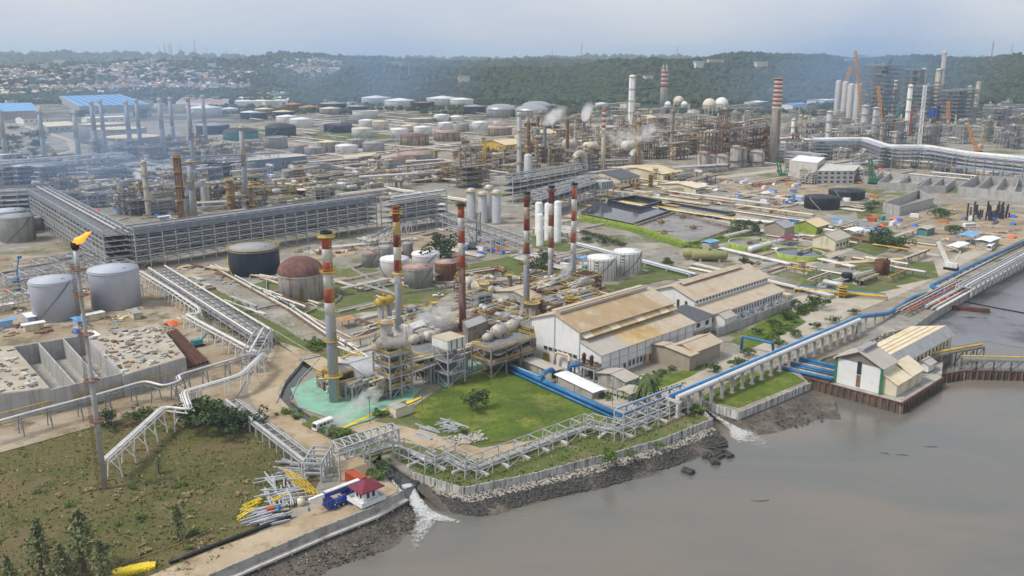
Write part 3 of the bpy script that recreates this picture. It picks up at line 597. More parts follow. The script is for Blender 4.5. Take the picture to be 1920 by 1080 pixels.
def rack(p0, p1, width, H, lv, m='steel', bay=8, pipes=(), label=None, group=None, name='pipe_rack', cat='pipe rack', z1=None, brace=True, cw=.45, deck=None, fascia=None, cross=True, base=0.0, truss=False):
    """pipe rack on portal frames from p0 to p1; pipes = (offset across, level, radius, colour)"""
    p0 = fl(p0); p1 = fl(p1); d = p1 - p0; ln = d.length; d.normalize(); nn = Vector((-d.y, d.x, 0)); nb = max(1, round(ln / bay)); t = thing(name, label, cat, p0, group)
    zs = [(z1 or H / lv) + (H - (z1 or H / lv)) * k / max(1, lv - 1) for k in range(lv)] if lv > 1 else [H]
    for i in range(nb + 1):
        q = p0 + d * (ln * i / nb)
        for s in (-.5, .5): bar('column', q + nn * width * s + Vector((0, 0, base)), q + nn * width * s + Vector((0, 0, H)), cw, m, t)
        if cross:
            for z in zs: bar('cross_beam', q - nn * width * .5 + Vector((0, 0, z)), q + nn * width * .5 + Vector((0, 0, z)), cw * .7, m, t, cw)
        if brace and i < nb:
            q2 = p0 + d * (ln * (i + 1) / nb); k = i % lv
            for s in (-.5, .5):
                zb = zs[k - 1] if k else base; bar('brace', q + nn * (width * s) + Vector((0, 0, zb)), q2 + nn * (width * s) + Vector((0, 0, zs[k])), cw * .45, m, t)
    if truss:
        for i in range(nb):
            for k in range(lv - 1):
                if (i + k) % 5 == 0: continue
                a, b = p0 + d * (ln * i / nb), p0 + d * (ln * (i + 1) / nb); sg = -.5; m_ = a.lerp(b, .5); z0, z1_ = zs[k], zs[k] + (zs[k + 1] - zs[k]) * .62
                bar('diagonal', Z(a + nn * width * sg * 1.01, z1_), Z(m_ + nn * width * sg * 1.01, z0), cw * .4, m, t); bar('diagonal', Z(m_ + nn * width * sg * 1.01, z0), Z(b + nn * width * sg * 1.01, z1_), cw * .4, m, t)
            for k in range(lv - 1): a, b = p0 + d * (ln * i / nb), p0 + d * (ln * (i + 1) / nb); zz_ = zs[k] + (zs[k + 1] - zs[k]) * .62; bar('rail', Z(a - nn * width * .505, zz_), Z(b - nn * width * .505, zz_), cw * .4, m, t)
    for k, z in enumerate(zs):
        for s in (-.5, .5): bar('beam', p0 + nn * (width * s * 1.003) + Vector((0, 0, z - .04)), p1 + nn * (width * s * 1.003) + Vector((0, 0, z - .04)), cw * .6, m, t, cw * 1.05)
        if deck and k in deck: bar('deck', p0 + Vector((0, 0, z + cw * .7)), p1 + Vector((0, 0, z + cw * .7)), width * .96, 'deck_grating', t, .15)
    if fascia:
        for s in (-.5, .5): bar('cladding', p0 + nn * (width * s * 1.03) + Vector((0, 0, H - fascia / 2)), p1 + nn * (width * s * 1.03) + Vector((0, 0, H - fascia / 2)), .12, 'steel_blue', t, fascia)
    for off, k, r, pm in pipes:
        z = zs[k] + cw * .5 + r; rod('pipe', p0 + nn * off + Vector((0, 0, z)), p1 + nn * off + Vector((0, 0, z)), r, pm, t)
    return t
def pipeline(pts, r, m, label, z=1.2, group=None, name='pipeline', support=10, sup='concrete', cat='pipe', world=False, rb=None, n=10):
    """a pipe run on low supports; pts as sighted on the ground"""
    q = [Vector(p) if world else Z(G(*p[:2]), p[2] if len(p) > 2 else z) for p in pts]; t = thing(name, label, cat, Z(q[0], 0), group)
    MB().tube(bend(q, rb or max(2.0, 4 * r), 4), r, n).obj('pipe', m, t)
    if support:
        acc = 0
        for a, b in zip(q, q[1:]):
            ln = (b - a).length; k = max(1, int(ln / support)); d = (b - a).normalized()
            if abs(d.z) > .5: continue
            for i in range(k):
                p = a.lerp(b, (i + .5) / k)
                if p.z > r + .15: bar('support', Z(p, 0), Z(p, p.z - r * .8), max(.35, r * .8), sup, t, max(.35, r * .5))
    return t
def gable(O, L, Wd, eave, ridge, wall, roof, label, name='building', cat='building', ang=GA, group=None, over=.8, off=0.5, win=(), doors=(), roof2=None, z0=0, vent=None, pilaster=0, ribs=0, side2=None):
    """hall with a ridge along its length; O near corner, length along ang, width to the back"""
    O = Vector((O[0], O[1], z0)); a = Vector((math.cos(ang), math.sin(ang), 0)); b = Vector((-a.y, a.x, 0)); P = lambda x, y, z: O + a * x + b * y + Vector((0, 0, z)); t = thing(name, label, cat, O, group)
    w = MB(); e2 = side2 or eave
    q = [P(0, 0, 0), P(L, 0, 0), P(L, Wd, 0), P(0, Wd, 0), P(0, 0, eave), P(L, 0, eave), P(L, Wd, e2), P(0, Wd, e2), P(0, Wd * off, ridge), P(L, Wd * off, ridge)]
    w.add(q, [(0, 1, 5, 4), (1, 2, 6, 9, 5), (2, 3, 7, 6), (3, 0, 4, 8, 7)]); w.obj('wall', wall, t)
    th = .18
    def slope(y0, z0_, y1, z1_, m):
        s = MB(); dz = (z1_ - z0_) / (y1 - y0); yo = y0 + (-over if y0 < y1 else over); zo = z0_ + dz * (yo - y0); sg = 1
        vs = [P(-over, yo, zo + .05), P(L + over, yo, zo + .05), P(L + over, y1, z1_ + .05), P(-over, y1, z1_ + .05)]
        vs += [v + Vector((0, 0, th)) for v in vs]
        if y0 > y1: s.add(vs, [(0, 1, 2, 3), (7, 6, 5, 4), (4, 5, 1, 0), (5, 6, 2, 1), (6, 7, 3, 2), (7, 4, 0, 3)])
        else: s.add(vs, [(3, 2, 1, 0), (4, 5, 6, 7), (0, 1, 5, 4), (1, 2, 6, 5), (2, 3, 7, 6), (3, 0, 4, 7)])
        o = s.obj('roof_slope', m, t)
        if ribs:
            k = int(L / ribs)
            for i in range(k + 1):
                x = L * i / k; bar('roof_seam', P(x, yo, zo + th + .06), P(x, y1, z1_ + th + .06), .12, m, o if False else t, .1)
    slope(0, eave, Wd * off, ridge, roof); slope(Wd, e2, Wd * off, ridge, roof2 or roof)
    bar('ridge_cap', P(-over, Wd * off, ridge + th + .1), P(L + over, Wd * off, ridge + th + .1), .7, roof2 or roof, t, .16)
    if vent: s = MB(); s.add([P(vent[0], Wd * off - vent[2], ridge + .2), P(vent[1], Wd * off - vent[2], ridge + .2), P(vent[1], Wd * off + vent[2], ridge + .2), P(vent[0], Wd * off + vent[2], ridge + .2), P(vent[0], Wd * off, ridge + vent[3]), P(vent[1], Wd * off, ridge + vent[3])], [(0, 1, 5, 4), (2, 3, 4, 5), (3, 0, 4), (1, 2, 5)]); s.obj('ridge_vent', vent[4], t)
    if pilaster:
        for i in range(int(L / pilaster) + 1):
            x = min(L, i * pilaster); bar('pilaster', P(x, -.06, 0), P(x, -.06, eave - .1), .3, 'galv', t, .2)
    for (face, x, z, ww, hh) in win: opening('window', 'glass_dark', P, a, b, L, Wd, face, x, z, ww, hh, t)
    for (face, x, ww, hh, dm) in doors: opening('door', dm, P, a, b, L, Wd, face, x, 0.02, ww, hh, t)
    return t, P
def opening(name, m, P, a, b, L, Wd, face, x, z, ww, hh, t):
    """a pane or leaf set in a raised frame on one of the four walls (f front, k back, l end, r far end)"""
    if face == 'f': c, u, n = P(x, 0, z), a, -b
    elif face == 'k': c, u, n = P(x, Wd, z), a, b
    elif face == 'l': c, u, n = P(0, x, z), b, -a
    else: c, u, n = P(L, x, z), b, a
    rz = math.atan2(u.y, u.x); q = MB(); q.box(c + n * .05 + Vector((0, 0, hh / 2)), (ww, .1, hh), rz); o = q.obj(name, m, t)
    f = MB(); fr = .14
    for s in (-1, 1): f.box(c + n * .07 + u * s * (ww / 2 + fr / 2) + Vector((0, 0, hh / 2)), (fr, .16, hh + 2 * fr), rz)
    for zz in (-fr / 2, hh + fr / 2): f.box(c + n * .07 + Vector((0, 0, zz)), (ww, .16, fr), rz)
    f.obj('frame', 'galv', o)
def shed(c, L, Wd, h, roof, label, ang=GA, name='shed', cat='shed', group=None, post='steel', pitch=.6, walls=None):
    """roof on posts"""
    c = Vector(c); a = Vector((math.cos(ang), math.sin(ang), 0)); b = Vector((-a.y, a.x, 0)); P = lambda x, y, z: c + a * x + b * y + Vector((0, 0, z)); t = thing(name, label, cat, c, group)
    for x in (-.45, 0, .45):
        for y in (-.42, .42): bar('post', P(x * L, y * Wd, 0), P(x * L, y * Wd, h), .22, post, t)
    for s in (-1, 1):
        q = MB(); vs = [P(-L / 2, s * Wd / 2, h), P(L / 2, s * Wd / 2, h), P(L / 2, 0, h + pitch), P(-L / 2, 0, h + pitch)]; vs += [v + Vector((0, 0, .15)) for v in vs]
        fs = [(3, 2, 1, 0), (4, 5, 6, 7), (0, 1, 5, 4), (1, 2, 6, 5), (2, 3, 7, 6), (3, 0, 4, 7)]
        q.add(vs, fs if s < 0 else [f[::-1] for f in fs]); q.obj('roof_slope', roof, t)
    if walls: q = MB(); q.box(P(0, 0, h * .45), (L * .86, Wd * .8, h * .9), ang); q.obj('wall', walls, t)
    return t
def flatbox(pxpts, H, wall, roof, label, name='building', cat='building', group=None, parapet=.5, win=None, z0=0):
    """flat roofed block over a sighted footprint"""
    pts = [G(*p) if len(p) == 2 else Vector(p) for p in pxpts]; c = sum(pts, Vector()) / len(pts); t = thing(name, label, cat, fl(c), group)
    MB().prism(pts, z0, H).obj('wall', wall, t); q = [c + (p - c) * .97 for p in pts]; MB().prism(q, H + .004, H + .12).obj('roof', roof, t)
    for i in range(len(pts)): bar('parapet', Z(pts[i], H + parapet / 2), Z(pts[(i + 1) % len(pts)], H + parapet / 2), .3, wall, t, parapet)
    if win:
        for i in range(len(pts)):
            a, b = pts[i], pts[(i + 1) % len(pts)]; k = int((b - a).length / win[0]); u = (b - a).normalized(); n = Vector((u.y, -u.x, 0))
            if (a + b).dot(n) > (2 * c).dot(n) and n.y > .3: continue
            if ((a + b) / 2 - c).dot(n) < 0: n = -n
            for st in range(win[1]):
                for j in range(k):
                    p = a.lerp(b, (j + .5) / k); q = MB(); q.box(p + n * .05 + Vector((0, 0, (st + .55) * H / win[1])), (win[0] * .55, .12, H / win[1] * .45), math.atan2(u.y, u.x)); q.obj('window', 'glass_dark', t)
    return t
# ---- plants
def leaf_cloud(nleaf, size, shape, seed, droop=0.0):
    r = np.random.default_rng(seed); v = []; f = []
    pts = shape(r, nleaf)
    for i, p in enumerate(pts):
        a = r.normal(size=3); a /= np.linalg.norm(a); b = np.cross(a, r.normal(size=3)); b /= np.linalg.norm(b) + 1e-9; s = size * (0.6 + 0.8 * r.random())
        if droop: a = np.array([a[0] * .5, a[1] * .5, -droop]); a /= np.linalg.norm(a)
        o = len(v); v += [tuple(p - a * s - b * s * .45), tuple(p + a * s * .2 - b * s * .6), tuple(p + a * s), tuple(p + a * s * .1 + b * s * .6)]; f.append((o, o + 1, o + 2, o + 3))
    return v, f
def lumps(k, seed, flat=0.75, z=0.62, spread=0.34):
    r0 = np.random.default_rng(seed); cs = r0.normal(size=(k, 3)) * np.array([spread, spread, spread * flat * .7]); rs = 0.17 + 0.16 * r0.random(k)
    def shape(r, n):
        i = r.integers(0, k, n); d = r.normal(size=(n, 3)); d /= np.linalg.norm(d, axis=1)[:, None]; q = cs[i] + d * (rs[i] * (0.55 + 0.45 * r.random(n)))[:, None]; q[:, 2] = q[:, 2] * flat + z; q[:, 2] = np.maximum(q[:, 2], .16); return q
    return shape
def conifer(seed):
    def shape(r, n):
        z = 0.08 + 0.92 * r.random(n) ** .8; rad = (0.30 * (1 - z) + 0.03) * np.sqrt(r.random(n)); lay = 0.8 + 0.35 * np.sin(z * 38 + seed); a = r.random(n) * 6.283
        return np.stack([rad * lay * np.cos(a), rad * lay * np.sin(a), z], 1)
    return shape
_tm = {}
def treemesh(kind, i):
    k = (kind, i)
    if k in _tm: return _tm[k]
    if kind == 'broad': v, f = leaf_cloud(900, .055, lumps(16, 10 + i), i); m = 'leaf'
    elif kind == 'dark': v, f = leaf_cloud(900, .055, lumps(14, 30 + i, .9), i); m = 'leaf_dark'
    elif kind == 'shrub': v, f = leaf_cloud(420, .085, lumps(9, 50 + i, .75, .42, .30), i); m = 'leaf_light'
    elif kind == 'casuarina': v, f = leaf_cloud(620, .032, conifer(i), i, droop=.3); m = 'needle'
    elif kind == 'tussock': v, f = leaf_cloud(260, .10, lumps(9, 70 + i, .6, .3, .34), i); m = 'straw'
    me = bpy.data.meshes.new('crown_' + kind); me.from_pydata(v, [], f); me.materials.append(M[m]); tr = MB()
    top = .55 if kind != 'casuarina' else .97
    tr.tube([(0, 0, -.02), (.012, .01, top * .45), (0, .015, top)], [.032, .024, .008], 7)
    if kind in ('broad', 'dark'):
        rr = random.Random(i)
        for q in range(6): a = q * 1.05 + rr.random(); z = .26 + .05 * q; tr.tube([(.01, .01, z), (.14 * math.cos(a), .14 * math.sin(a), z + .14), (.27 * math.cos(a), .27 * math.sin(a), z + .2)], [.016, .011, .005], 5)
    tm = bpy.data.meshes.new('trunk_' + kind); tm.from_pydata(tr.v, [], tr.f); tm.materials.append(M['bark']); _tm[k] = (me, tm); return _tm[k]
def tree(p, h, kind='broad', label='leafy green tree', group=None, name='tree', wide=1.0):
    me, tm = treemesh(kind, random.randrange(4)); t = thing(name, label, 'tree' if kind != 'shrub' else 'shrub', p, group); t.rotation_euler[2] = random.uniform(0, 6.28); t.scale = (h * wide, h * wide, h)
    for nm, q in (('trunk', tm), ('crown', me)): o = bpy.data.objects.new(nm, q); COL.objects.link(o); o.parent = t
    return t
def palm(p, h, label):
    t = thing('palm_tree', label, 'palm tree', p); p = Vector(p); top = p + Vector((.9, -.3, h * .62))
    MB().tube([p + Vector((0, 0, -.1)), p + Vector((.2, 0, h * .2)), p + Vector((.55, -.1, h * .45)), top], [.3, .22, .18, .16], 8).obj('trunk', 'bark', t)
    for k in range(20):
        a = k * 2.399; el_ = .9 - (k % 5) * .42; b = MB(); d = Vector((math.cos(a), math.sin(a), 0)); L_ = h * .36; pts = []
        for i in range(8): s = i / 7; pts.append(top + d * (L_ * s * (1 - .15 * s)) + Vector((0, 0, L_ * (el_ * s - 1.05 * s * s))))
        n = Vector((-d.y, d.x, 0))
        for i in range(7):
            for s in (-1, 1):
                for q in (.1, .55):
                    c = pts[i].lerp(pts[i + 1], q); wd = L_ * .22 * (1 - .6 * abs(i / 7 - .35)); e = c + n * s * wd + d * wd * .5 - Vector((0, 0, wd * .55)); w2 = (pts[i + 1] - pts[i]) * .32
                    b.add([c - w2, c + w2, e], [(0, 1, 2)])
        b.tube(pts, .06, 4); b.obj('frond', 'palm_leaf', t)
    return t
# ---- machines
def wheel(t, c, r, w, axis):
    b = MB(); b.tube([c - axis * w / 2, c + axis * w / 2], r, 14); o = b.obj('wheel', 'rubber', t); b = MB(); b.tube([c - axis * (w / 2 + .02), c + axis * (w / 2 + .02)], r * .5, 10); b.obj('hub', 'galv', o)
def bus(p, ang, L, Wd, H, body, label, name='bus', cat='bus', group=None):
    p = Vector(p); a = Vector((math.cos(ang), math.sin(ang), 0)); b = Vector((-a.y, a.x, 0)); t = thing(name, label, cat, p, group); Q = lambda x, y, z: p + a * x + b * y + Vector((0, 0, z))
    pr = [(-L / 2, .45), (L / 2, .45), (L / 2, H * .45), (L / 2 - .35, H * .93), (L / 2 - .8, H), (-L / 2 + .3, H), (-L / 2, H * .92)]; q = MB(); n = len(pr)
    q.add([Q(x, -Wd / 2, z) for x, z in pr] + [Q(x, Wd / 2, z) for x, z in pr], [tuple(range(n)), tuple(range(2 * n - 1, n - 1, -1))] + [(i, i + n, (i + 1) % n + n, (i + 1) % n) for i in range(n)]); o = q.obj('body', body, t)
    k = int((L - 1.6) / 1.25)
    for s in (-1, 1):
        for i in range(k): x = -L / 2 + .5 + (i + .5) * (L - 1.6) / k; q = MB(); q.box(Q(x, s * (Wd / 2 + .01), H * .68), (1.0, .05, H * .26), ang); q.obj('window', 'glass_dark', t)
        for x in (-L * .3, L * .3): wheel(t, Q(x, s * (Wd / 2 - .12), .45), .45, .3, b)
        q = MB(); q.box(Q(L / 2 + .02, s * Wd * .36, H * .25), (.08, .35, .2), ang); q.obj('headlight', 'white_paint', t)
    q = MB(); q.add([Q(L / 2 + .03, -Wd * .44, H * .5), Q(L / 2 + .03, Wd * .44, H * .5), Q(L / 2 - .3, Wd * .42, H * .9), Q(L / 2 - .3, -Wd * .42, H * .9)], [(0, 1, 2, 3)]); q.obj('windscreen', 'glass_dark', t)
    return t
def car(p, ang, body, label, group=None, L=4.6, Wd=1.8, H=1.7, name='car', cat='car', pickup=False):
    p = Vector(p); a = Vector((math.cos(ang), math.sin(ang), 0)); b = Vector((-a.y, a.x, 0)); t = thing(name, label, cat, p, group); Q = lambda x, y, z: p + a * x + b * y + Vector((0, 0, z))
    def ext(pr, w, m, nm):
        n = len(pr); q = MB(); q.add([Q(x, -w / 2, z) for x, z in pr] + [Q(x, w / 2, z) for x, z in pr], [tuple(range(n)), tuple(range(2 * n - 1, n - 1, -1))] + [(i, i + n, (i + 1) % n + n, (i + 1) % n) for i in range(n)]); return q.obj(nm, m, t)
    ext([(-L / 2, .35), (L / 2, .35), (L / 2, .75), (L * .28, H * .56), (-L / 2, H * .56)], Wd, body, 'body')
    x0, x1 = (-.05, .24) if pickup else (-.46, .24)
    ext([(x0 * L, H * .56), (x1 * L, H * .56), ((x1 - .13) * L, H * .97), ((x0 + .05) * L, H * .97)], Wd * .88, 'glass_dark', 'windows')
    ext([((x0 + .04) * L, H * .95), ((x1 - .12) * L, H * .95), ((x1 - .15) * L, H), ((x0 + .06) * L, H)], Wd * .84, body, 'roof')
    for s in (-1, 1):
        for x in (-L * .3, L * .32): wheel(t, Q(x, s * (Wd / 2 - .1), .35), .35, .24, b)
    return t
def lattice(b, p0, p1, w, k, t=.18):
    p0 = Vector(p0); p1 = Vector(p1); d = (p1 - p0).normalized(); a = d.cross(UP).normalized() if abs(d.z) < .97 else Vector((1, 0, 0)); c = a.cross(d)
    ch = [a * x + c * y for x, y in ((-w / 2, -w / 2), (w / 2, -w / 2), (w / 2, w / 2), (-w / 2, w / 2))]
    for o in ch: b.bar(p0 + o, p1 + o, t)
    for i in range(k):
        for j in range(4):
            u, v = (ch[j], ch[(j + 1) % 4]) if i % 2 else (ch[(j + 1) % 4], ch[j]); b.bar(p0.lerp(p1, i / k) + u, p0.lerp(p1, (i + 1) / k) + v, t * .7)
def crane(p, tip, ang, m, label, group=None, w=2.2, body=(7, 5, 4), jib=None, name='crawler_crane', hook=True, t_=.35):
    p = Vector(p); t = thing(name, label, 'crane', p, group); a = Vector((math.cos(ang), math.sin(ang), 0)); b = Vector((-a.y, a.x, 0))
    for s in (-1, 1): q = MB(); q.box(p + b * s * body[1] * .42 + Vector((0, 0, .7)), (body[0] * 1.1, 1.2, 1.4), ang); q.obj('track', 'rubber', t)
    q = MB(); q.box(p + Vector((0, 0, 1.4 + body[2] / 2)), (body[0], body[1] * .7, body[2]), ang); q.obj('cab', m, t)
    q = MB(); foot = p + a * body[0] * .3 + Vector((0, 0, 3)); lattice(q, foot, tip, w, max(6, int((Vector(tip) - foot).length / w / 1.2)), t_); q.obj('boom', m, t)
    q = MB(); mast = p - a * body[0] * .6 + Vector((0, 0, body[2] + 8)); q.bar(p + Vector((0, 0, body[2])), mast, .5); q.bar(mast, tip, .15); q.obj('mast', m, t)
    e = Vector(tip)
    if jib: q = MB(); lattice(q, tip, jib, w * .7, 8, t_ * .8); q.obj('jib', m, t); e = Vector(jib)
    if hook: q = MB(); q.bar(e, Z(e, e.z * .45), .12); q.box(Z(e, e.z * .45), (1.2, .6, 1.6), 0); q.obj('hook', 'steel_dark', t)
    return t
# ================================================================ shore: walls, rocks, outfalls
def panel_wall(pts, z0, z1, m, label, name='sea_wall', step=5.0, ledge=None, posts='concrete'):
    t = thing(name, label, 'wall', Z(pts[0], 0))
    for a, b in zip(pts, pts[1:]):
        d = b - a; ln = d.length; k = max(1, round(ln / step)); d.normalize(); n = Vector((d.y, -d.x, 0))
        for i in range(k):
            p, q = a.lerp(b, i / k), a.lerp(b, (i + 1) / k); bar('panel', Z(p + d * .12, (z0 + z1) / 2), Z(q - d * .12, (z0 + z1) / 2), .28, m, t, z1 - z0)
            bar('post', Z(p, z0), Z(p, z1 + .25), .42, posts, t)
            if ledge: bar('footing', Z(p + n * .8 + d * .02, z0 + .2), Z(q + n * .8 - d * .02, z0 + .2), 1.5, 'concrete_pale', t, .5); bar('pile', Z(p + n * 1.1, -4.5), Z(p + n * 1.1, z0), .4, 'concrete', t)
    return t
panel_wall([fl(G(*p)) for p in coast_px[1:]], -0.9, 1.7, 'concrete', 'long grey concrete panel wall beside the dirt road along the mud', ledge=True, step=4.5)
panel_wall([fl(G(*p)) for p in [(772, 893), (788, 897), (868, 922), (1000, 895), (1130, 860)]], -1.9, 1.2, 'sea_wall', 'stained whitewashed sea wall below the zigzag pipe rack', step=4)
panel_wall([fl(G(*p)) for p in [(1148, 856), (1240, 830), (1335, 792), (1325, 782), (1302, 762)]], -1.9, 1.2, 'sea_wall', 'stained whitewashed sea wall ending at the eastern foaming outfall', step=4)
panel_wall([fl(G(*p)) for p in [(1318, 757), (1385, 778), (1450, 752), (1520, 722)]], -2.2, 1.0, 'sea_wall', 'stained sea wall round the small lawn under the pipe bridge', step=4)
panel_wall([fl(G(*p)) for p in [(737, 908), (757, 930)]] , -2.4, .9, 'sea_wall', 'short stained wall on one bank of the canal mouth', step=4)
panel_wall([fl(G(*p)) for p in [(1712, 614), (1760, 580), (1850, 528), (1920, 492), (1990, 455)]], -3.6, .5, 'concrete', 'long concrete quay edge beside the oily mudflat', name='quay_wall', step=7)
def rocks(name, n, place_, smin, smax, m, seed):
    r = np.random.default_rng(seed); ico = np.array([(0, 0, 1), (.894, 0, .447), (.276, .851, .447), (-.724, .526, .447), (-.724, -.526, .447), (.276, -.851, .447), (.724, .526, -.447), (-.276, .851, -.447), (-.894, 0, -.447), (-.276, -.851, -.447), (.724, -.526, -.447), (0, 0, -1)])
    fc = [(0, 1, 2), (0, 2, 3), (0, 3, 4), (0, 4, 5), (0, 5, 1), (1, 6, 2), (2, 7, 3), (3, 8, 4), (4, 9, 5), (5, 10, 1), (6, 7, 2), (7, 8, 3), (8, 9, 4), (9, 10, 5), (10, 6, 1), (11, 7, 6), (11, 8, 7), (11, 9, 8), (11, 10, 9), (11, 6, 10)]
    b = MB()
    for i in range(n):
        p = place_(r); s = smin + (smax - smin) * r.random() ** 2.2; q = ico * (0.65 + 0.5 * r.random((12, 1))) * s * np.array([1, .75 + .4 * r.random(), .55 + .3 * r.random()]); a = r.random() * 6.28; ca, sa = math.cos(a), math.sin(a)
        b.add([(p[0] + x * ca - y * sa, p[1] + x * sa + y * ca, p[2] + z) for x, y, z in q], fc)
    o = b.obj(name, m); o['kind'] = 'stuff'; return o
def between(la, lb, z0, z1, s0=0.0, s1=1.0):
    ls = [(la[i + 1] - la[i]).length for i in range(len(la) - 1)]; T = sum(ls)
    def f(r):
        x = r.random() * T
        for i, l in enumerate(ls):
            if x <= l: break
            x -= l
        k = min(1, x / l); s = s0 + (s1 - s0) * r.random(); p = la[i].lerp(la[i + 1], k).lerp(lb[i].lerp(lb[i + 1], k), s); return (p.x, p.y, z0 + (z1 - z0) * s)
    return f
la = W_([(800, 900), (868, 922), (1000, 895), (1130, 860), (1240, 830), (1335, 792)]); lb = W_([(850, 962), (900, 968), (1010, 940), (1140, 912), (1270, 872), (1366, 832)], SEA)
tag(rocks('riprap', 5600, between(la, lb, -1.0, -3.9, .25, 1.0), .2, .72, 'rock_dark', 1), 'dark tumbled boulders sloping into the brown water', 'rocks')
tag(rocks('rubble_strip', 2600, between(la, lb, -.9, -3.6, .02, .40), .14, .5, 'rock_pale', 2), 'pale broken stone strewn along the foot of the stained wall', 'rubble')
la2 = W_([(395, 1090), (480, 1053), (600, 1002), (700, 962), (757, 930)]); lb2 = W_([(560, 1110), (640, 1062), (715, 1040), (775, 1000), (800, 962)], SEA)
tag(rocks('shore_stones', 900, between(la2, lb2, -1.2, -4.1, .15, .95), .08, .4, 'rock_dark', 3), 'scattered dark stones on the mud below the panel wall', 'rocks')
tag(rocks('shore_litter', 260, between(la2, lb2, -1.1, -4.0, .05, .8), .08, .26, 'rock_pale', 4), 'pale scraps of litter strewn over the mud', 'litter')
la3 = W_([(1318, 757), (1385, 778), (1450, 752), (1520, 722)]); lb3 = W_([(1360, 800), (1420, 815), (1490, 808), (1560, 795)], SEA)
tag(rocks('shore_stones', 500, between(la3, lb3, -1.6, -4.1, .08, .9), .1, .45, 'rock_dark', 5), 'dark stones below the wall of the small lawn', 'rocks')
tag(rocks('rubble_strip', 350, between(W_([(1560, 668), (1620, 640), (1680, 620)]), W_([(1600, 700), (1660, 665), (1700, 640)]), .2, -1.2), .2, .8, 'rock_pale', 6), 'broken stone bank behind the pump house', 'rubble')
tag(rocks('rubble_pile', 300, between([fl(G(*p)) for p in [(830, 822), (900, 808)]], [fl(G(*p)) for p in [(850, 838), (915, 826)]], .2, .35), .25, .8, 'rock_pale', 8), 'heap of broken pale concrete on the lawn', 'rubble')
for i, p in enumerate([(1332, 842), (1352, 838), (1345, 858), (1325, 857), (1340, 868), (1364, 855), (1290, 886), (1350, 850)]):
    q = G(*p, SEA); t = thing('concrete_block', 'dark weathered concrete block lying in the shallows', 'block', q, 'sunken concrete blocks off the riprap'); b = MB(); b.box(q + Vector((0, 0, .3)), (3.2, 2.4, 1.3), i * .4); b.obj('slab', 'rock_dark', t); b = MB(); b.box(q + Vector((0, 0, 1.1)), (3.3, .5, .4), i * .4); b.obj('rib', 'rock_dark', t)
def foam(pts, name, label, zs):
    """froth running down and fanning out on the water"""
    b = MB(); att = []; q = [(Z(G(p[0], p[1], z), z), p[2]) for p, z in zip(pts, zs)]; q2 = []
    for (a, wa), (c, wc) in zip(q, q[1:]):
        for k in range(6): q2.append((a.lerp(c, k / 6), wa + (wc - wa) * k / 6))
    q2.append(q[-1]); w = 9; n = len(q2)
    for i, (p, wd) in enumerate(q2):
        d = (q2[min(i + 1, n - 1)][0] - q2[max(i - 1, 0)][0]); d.z = 0; d.normalize(); s_ = Vector((-d.y, d.x, 0))
        for j in range(w):
            s = j / (w - 1) * 2 - 1; x = p + s_ * s * wd / 2; z = p.z + .1 + .25 * (1 - s * s) * abs(mnoise.noise(x * .7)); b.v.append((x.x, x.y, z)); att.append((1 - s * s) ** .6 * .52 * (1 - (i / n) ** 2.2) + .03)
    for i in range(n - 1):
        for j in range(w - 1): b.face((i * w + j, i * w + j + 1, (i + 1) * w + j + 1, (i + 1) * w + j), True)
    o = b.obj(name, 'foam'); o['kind'] = 'stuff'; o['label'] = label; o['category'] = 'foam'
    at_ = o.data.attributes.new('froth', 'FLOAT', 'POINT'); at_.data.foreach_set('value', att); return o
foam([(762, 908, 3.2), (772, 928, 3.8), (790, 955, 4.6), (800, 970, 6.5), (788, 1000, 4), (776, 1034, 2)], 'outfall_foam', 'white froth rushing from the canal mouth into the bay', [-.7, -1.1, -2.2, -3.3, -3.8, -3.88])
foam([(796, 962, 4), (815, 970, 5), (845, 976, 2.5), (868, 980, 1)], 'outfall_foam', 'tongue of froth spreading sideways from the canal outfall', [-3.82, -3.86, -3.9, -3.9])
foam([(1308, 758, 3.2), (1335, 770, 4.2), (1362, 788, 5.5), (1385, 805, 7.5), (1410, 822, 8), (1445, 842, 5)], 'outfall_foam', 'white froth fanning out below the stained wall corner', [-1.2, -1.8, -2.9, -3.7, -3.85, -3.88])
foam([(1375, 796, 4), (1385, 818, 6), (1392, 832, 4)], 'outfall_foam', 'second tongue of froth under the eastern outfall', [-3.82, -3.88, -3.9])
for i, p in enumerate([(1660, 850), (1692, 853), (1745, 838), (1425, 940)]):
    q = G(*p, SEA); b = MB(); b.tube([q + Vector((-1.5 - i * .3, .3, .02)), q + Vector((.2, 0, .12)), q + Vector((1.0 + i * .5, -.9 + i * .5, .04))], .1, 5); solo('drifting_branch', b, 'bark', 'dark waterlogged branch drifting on the brown water', 'branch', q, 'driftwood on the bay')

# ================================================================ canal edge, culvert covers, bridge
sheet('culvert_cover', [(588, 780), (630, 800), (672, 812), (718, 848), (700, 868), (660, 850), (612, 820), (565, 797)], .10, 'verge')
sheet('dirt_road', [(520, 640), (600, 668), (640, 690), (600, 700), (560, 672)], .11, 'dirt')
for pts, lab in (([fl(G(*p)) for p in canal_l[4:10]], 'low concrete kerb along the canal beside the dirt track'), ([fl(G(*p)) for p in canal_r[1:7]], 'low concrete kerb along the canal beside the turquoise pad')):
    panel_wall(pts, -1.4, .45, 'concrete', lab, name='canal_wall', step=6)
b = MB(); t = thing('footbridge', 'small concrete sluice bridge across the canal', 'bridge', fl(G(585, 668)))
bar('deck', Z(G(566, 675), .5), Z(G(600, 668), .5), 3, 'concrete', t, .4)
for s in (570, 583, 596): bar('pier', Z(G(s, 672), -1.6), Z(G(s, 672), .3), .8, 'concrete', t, 2.4)
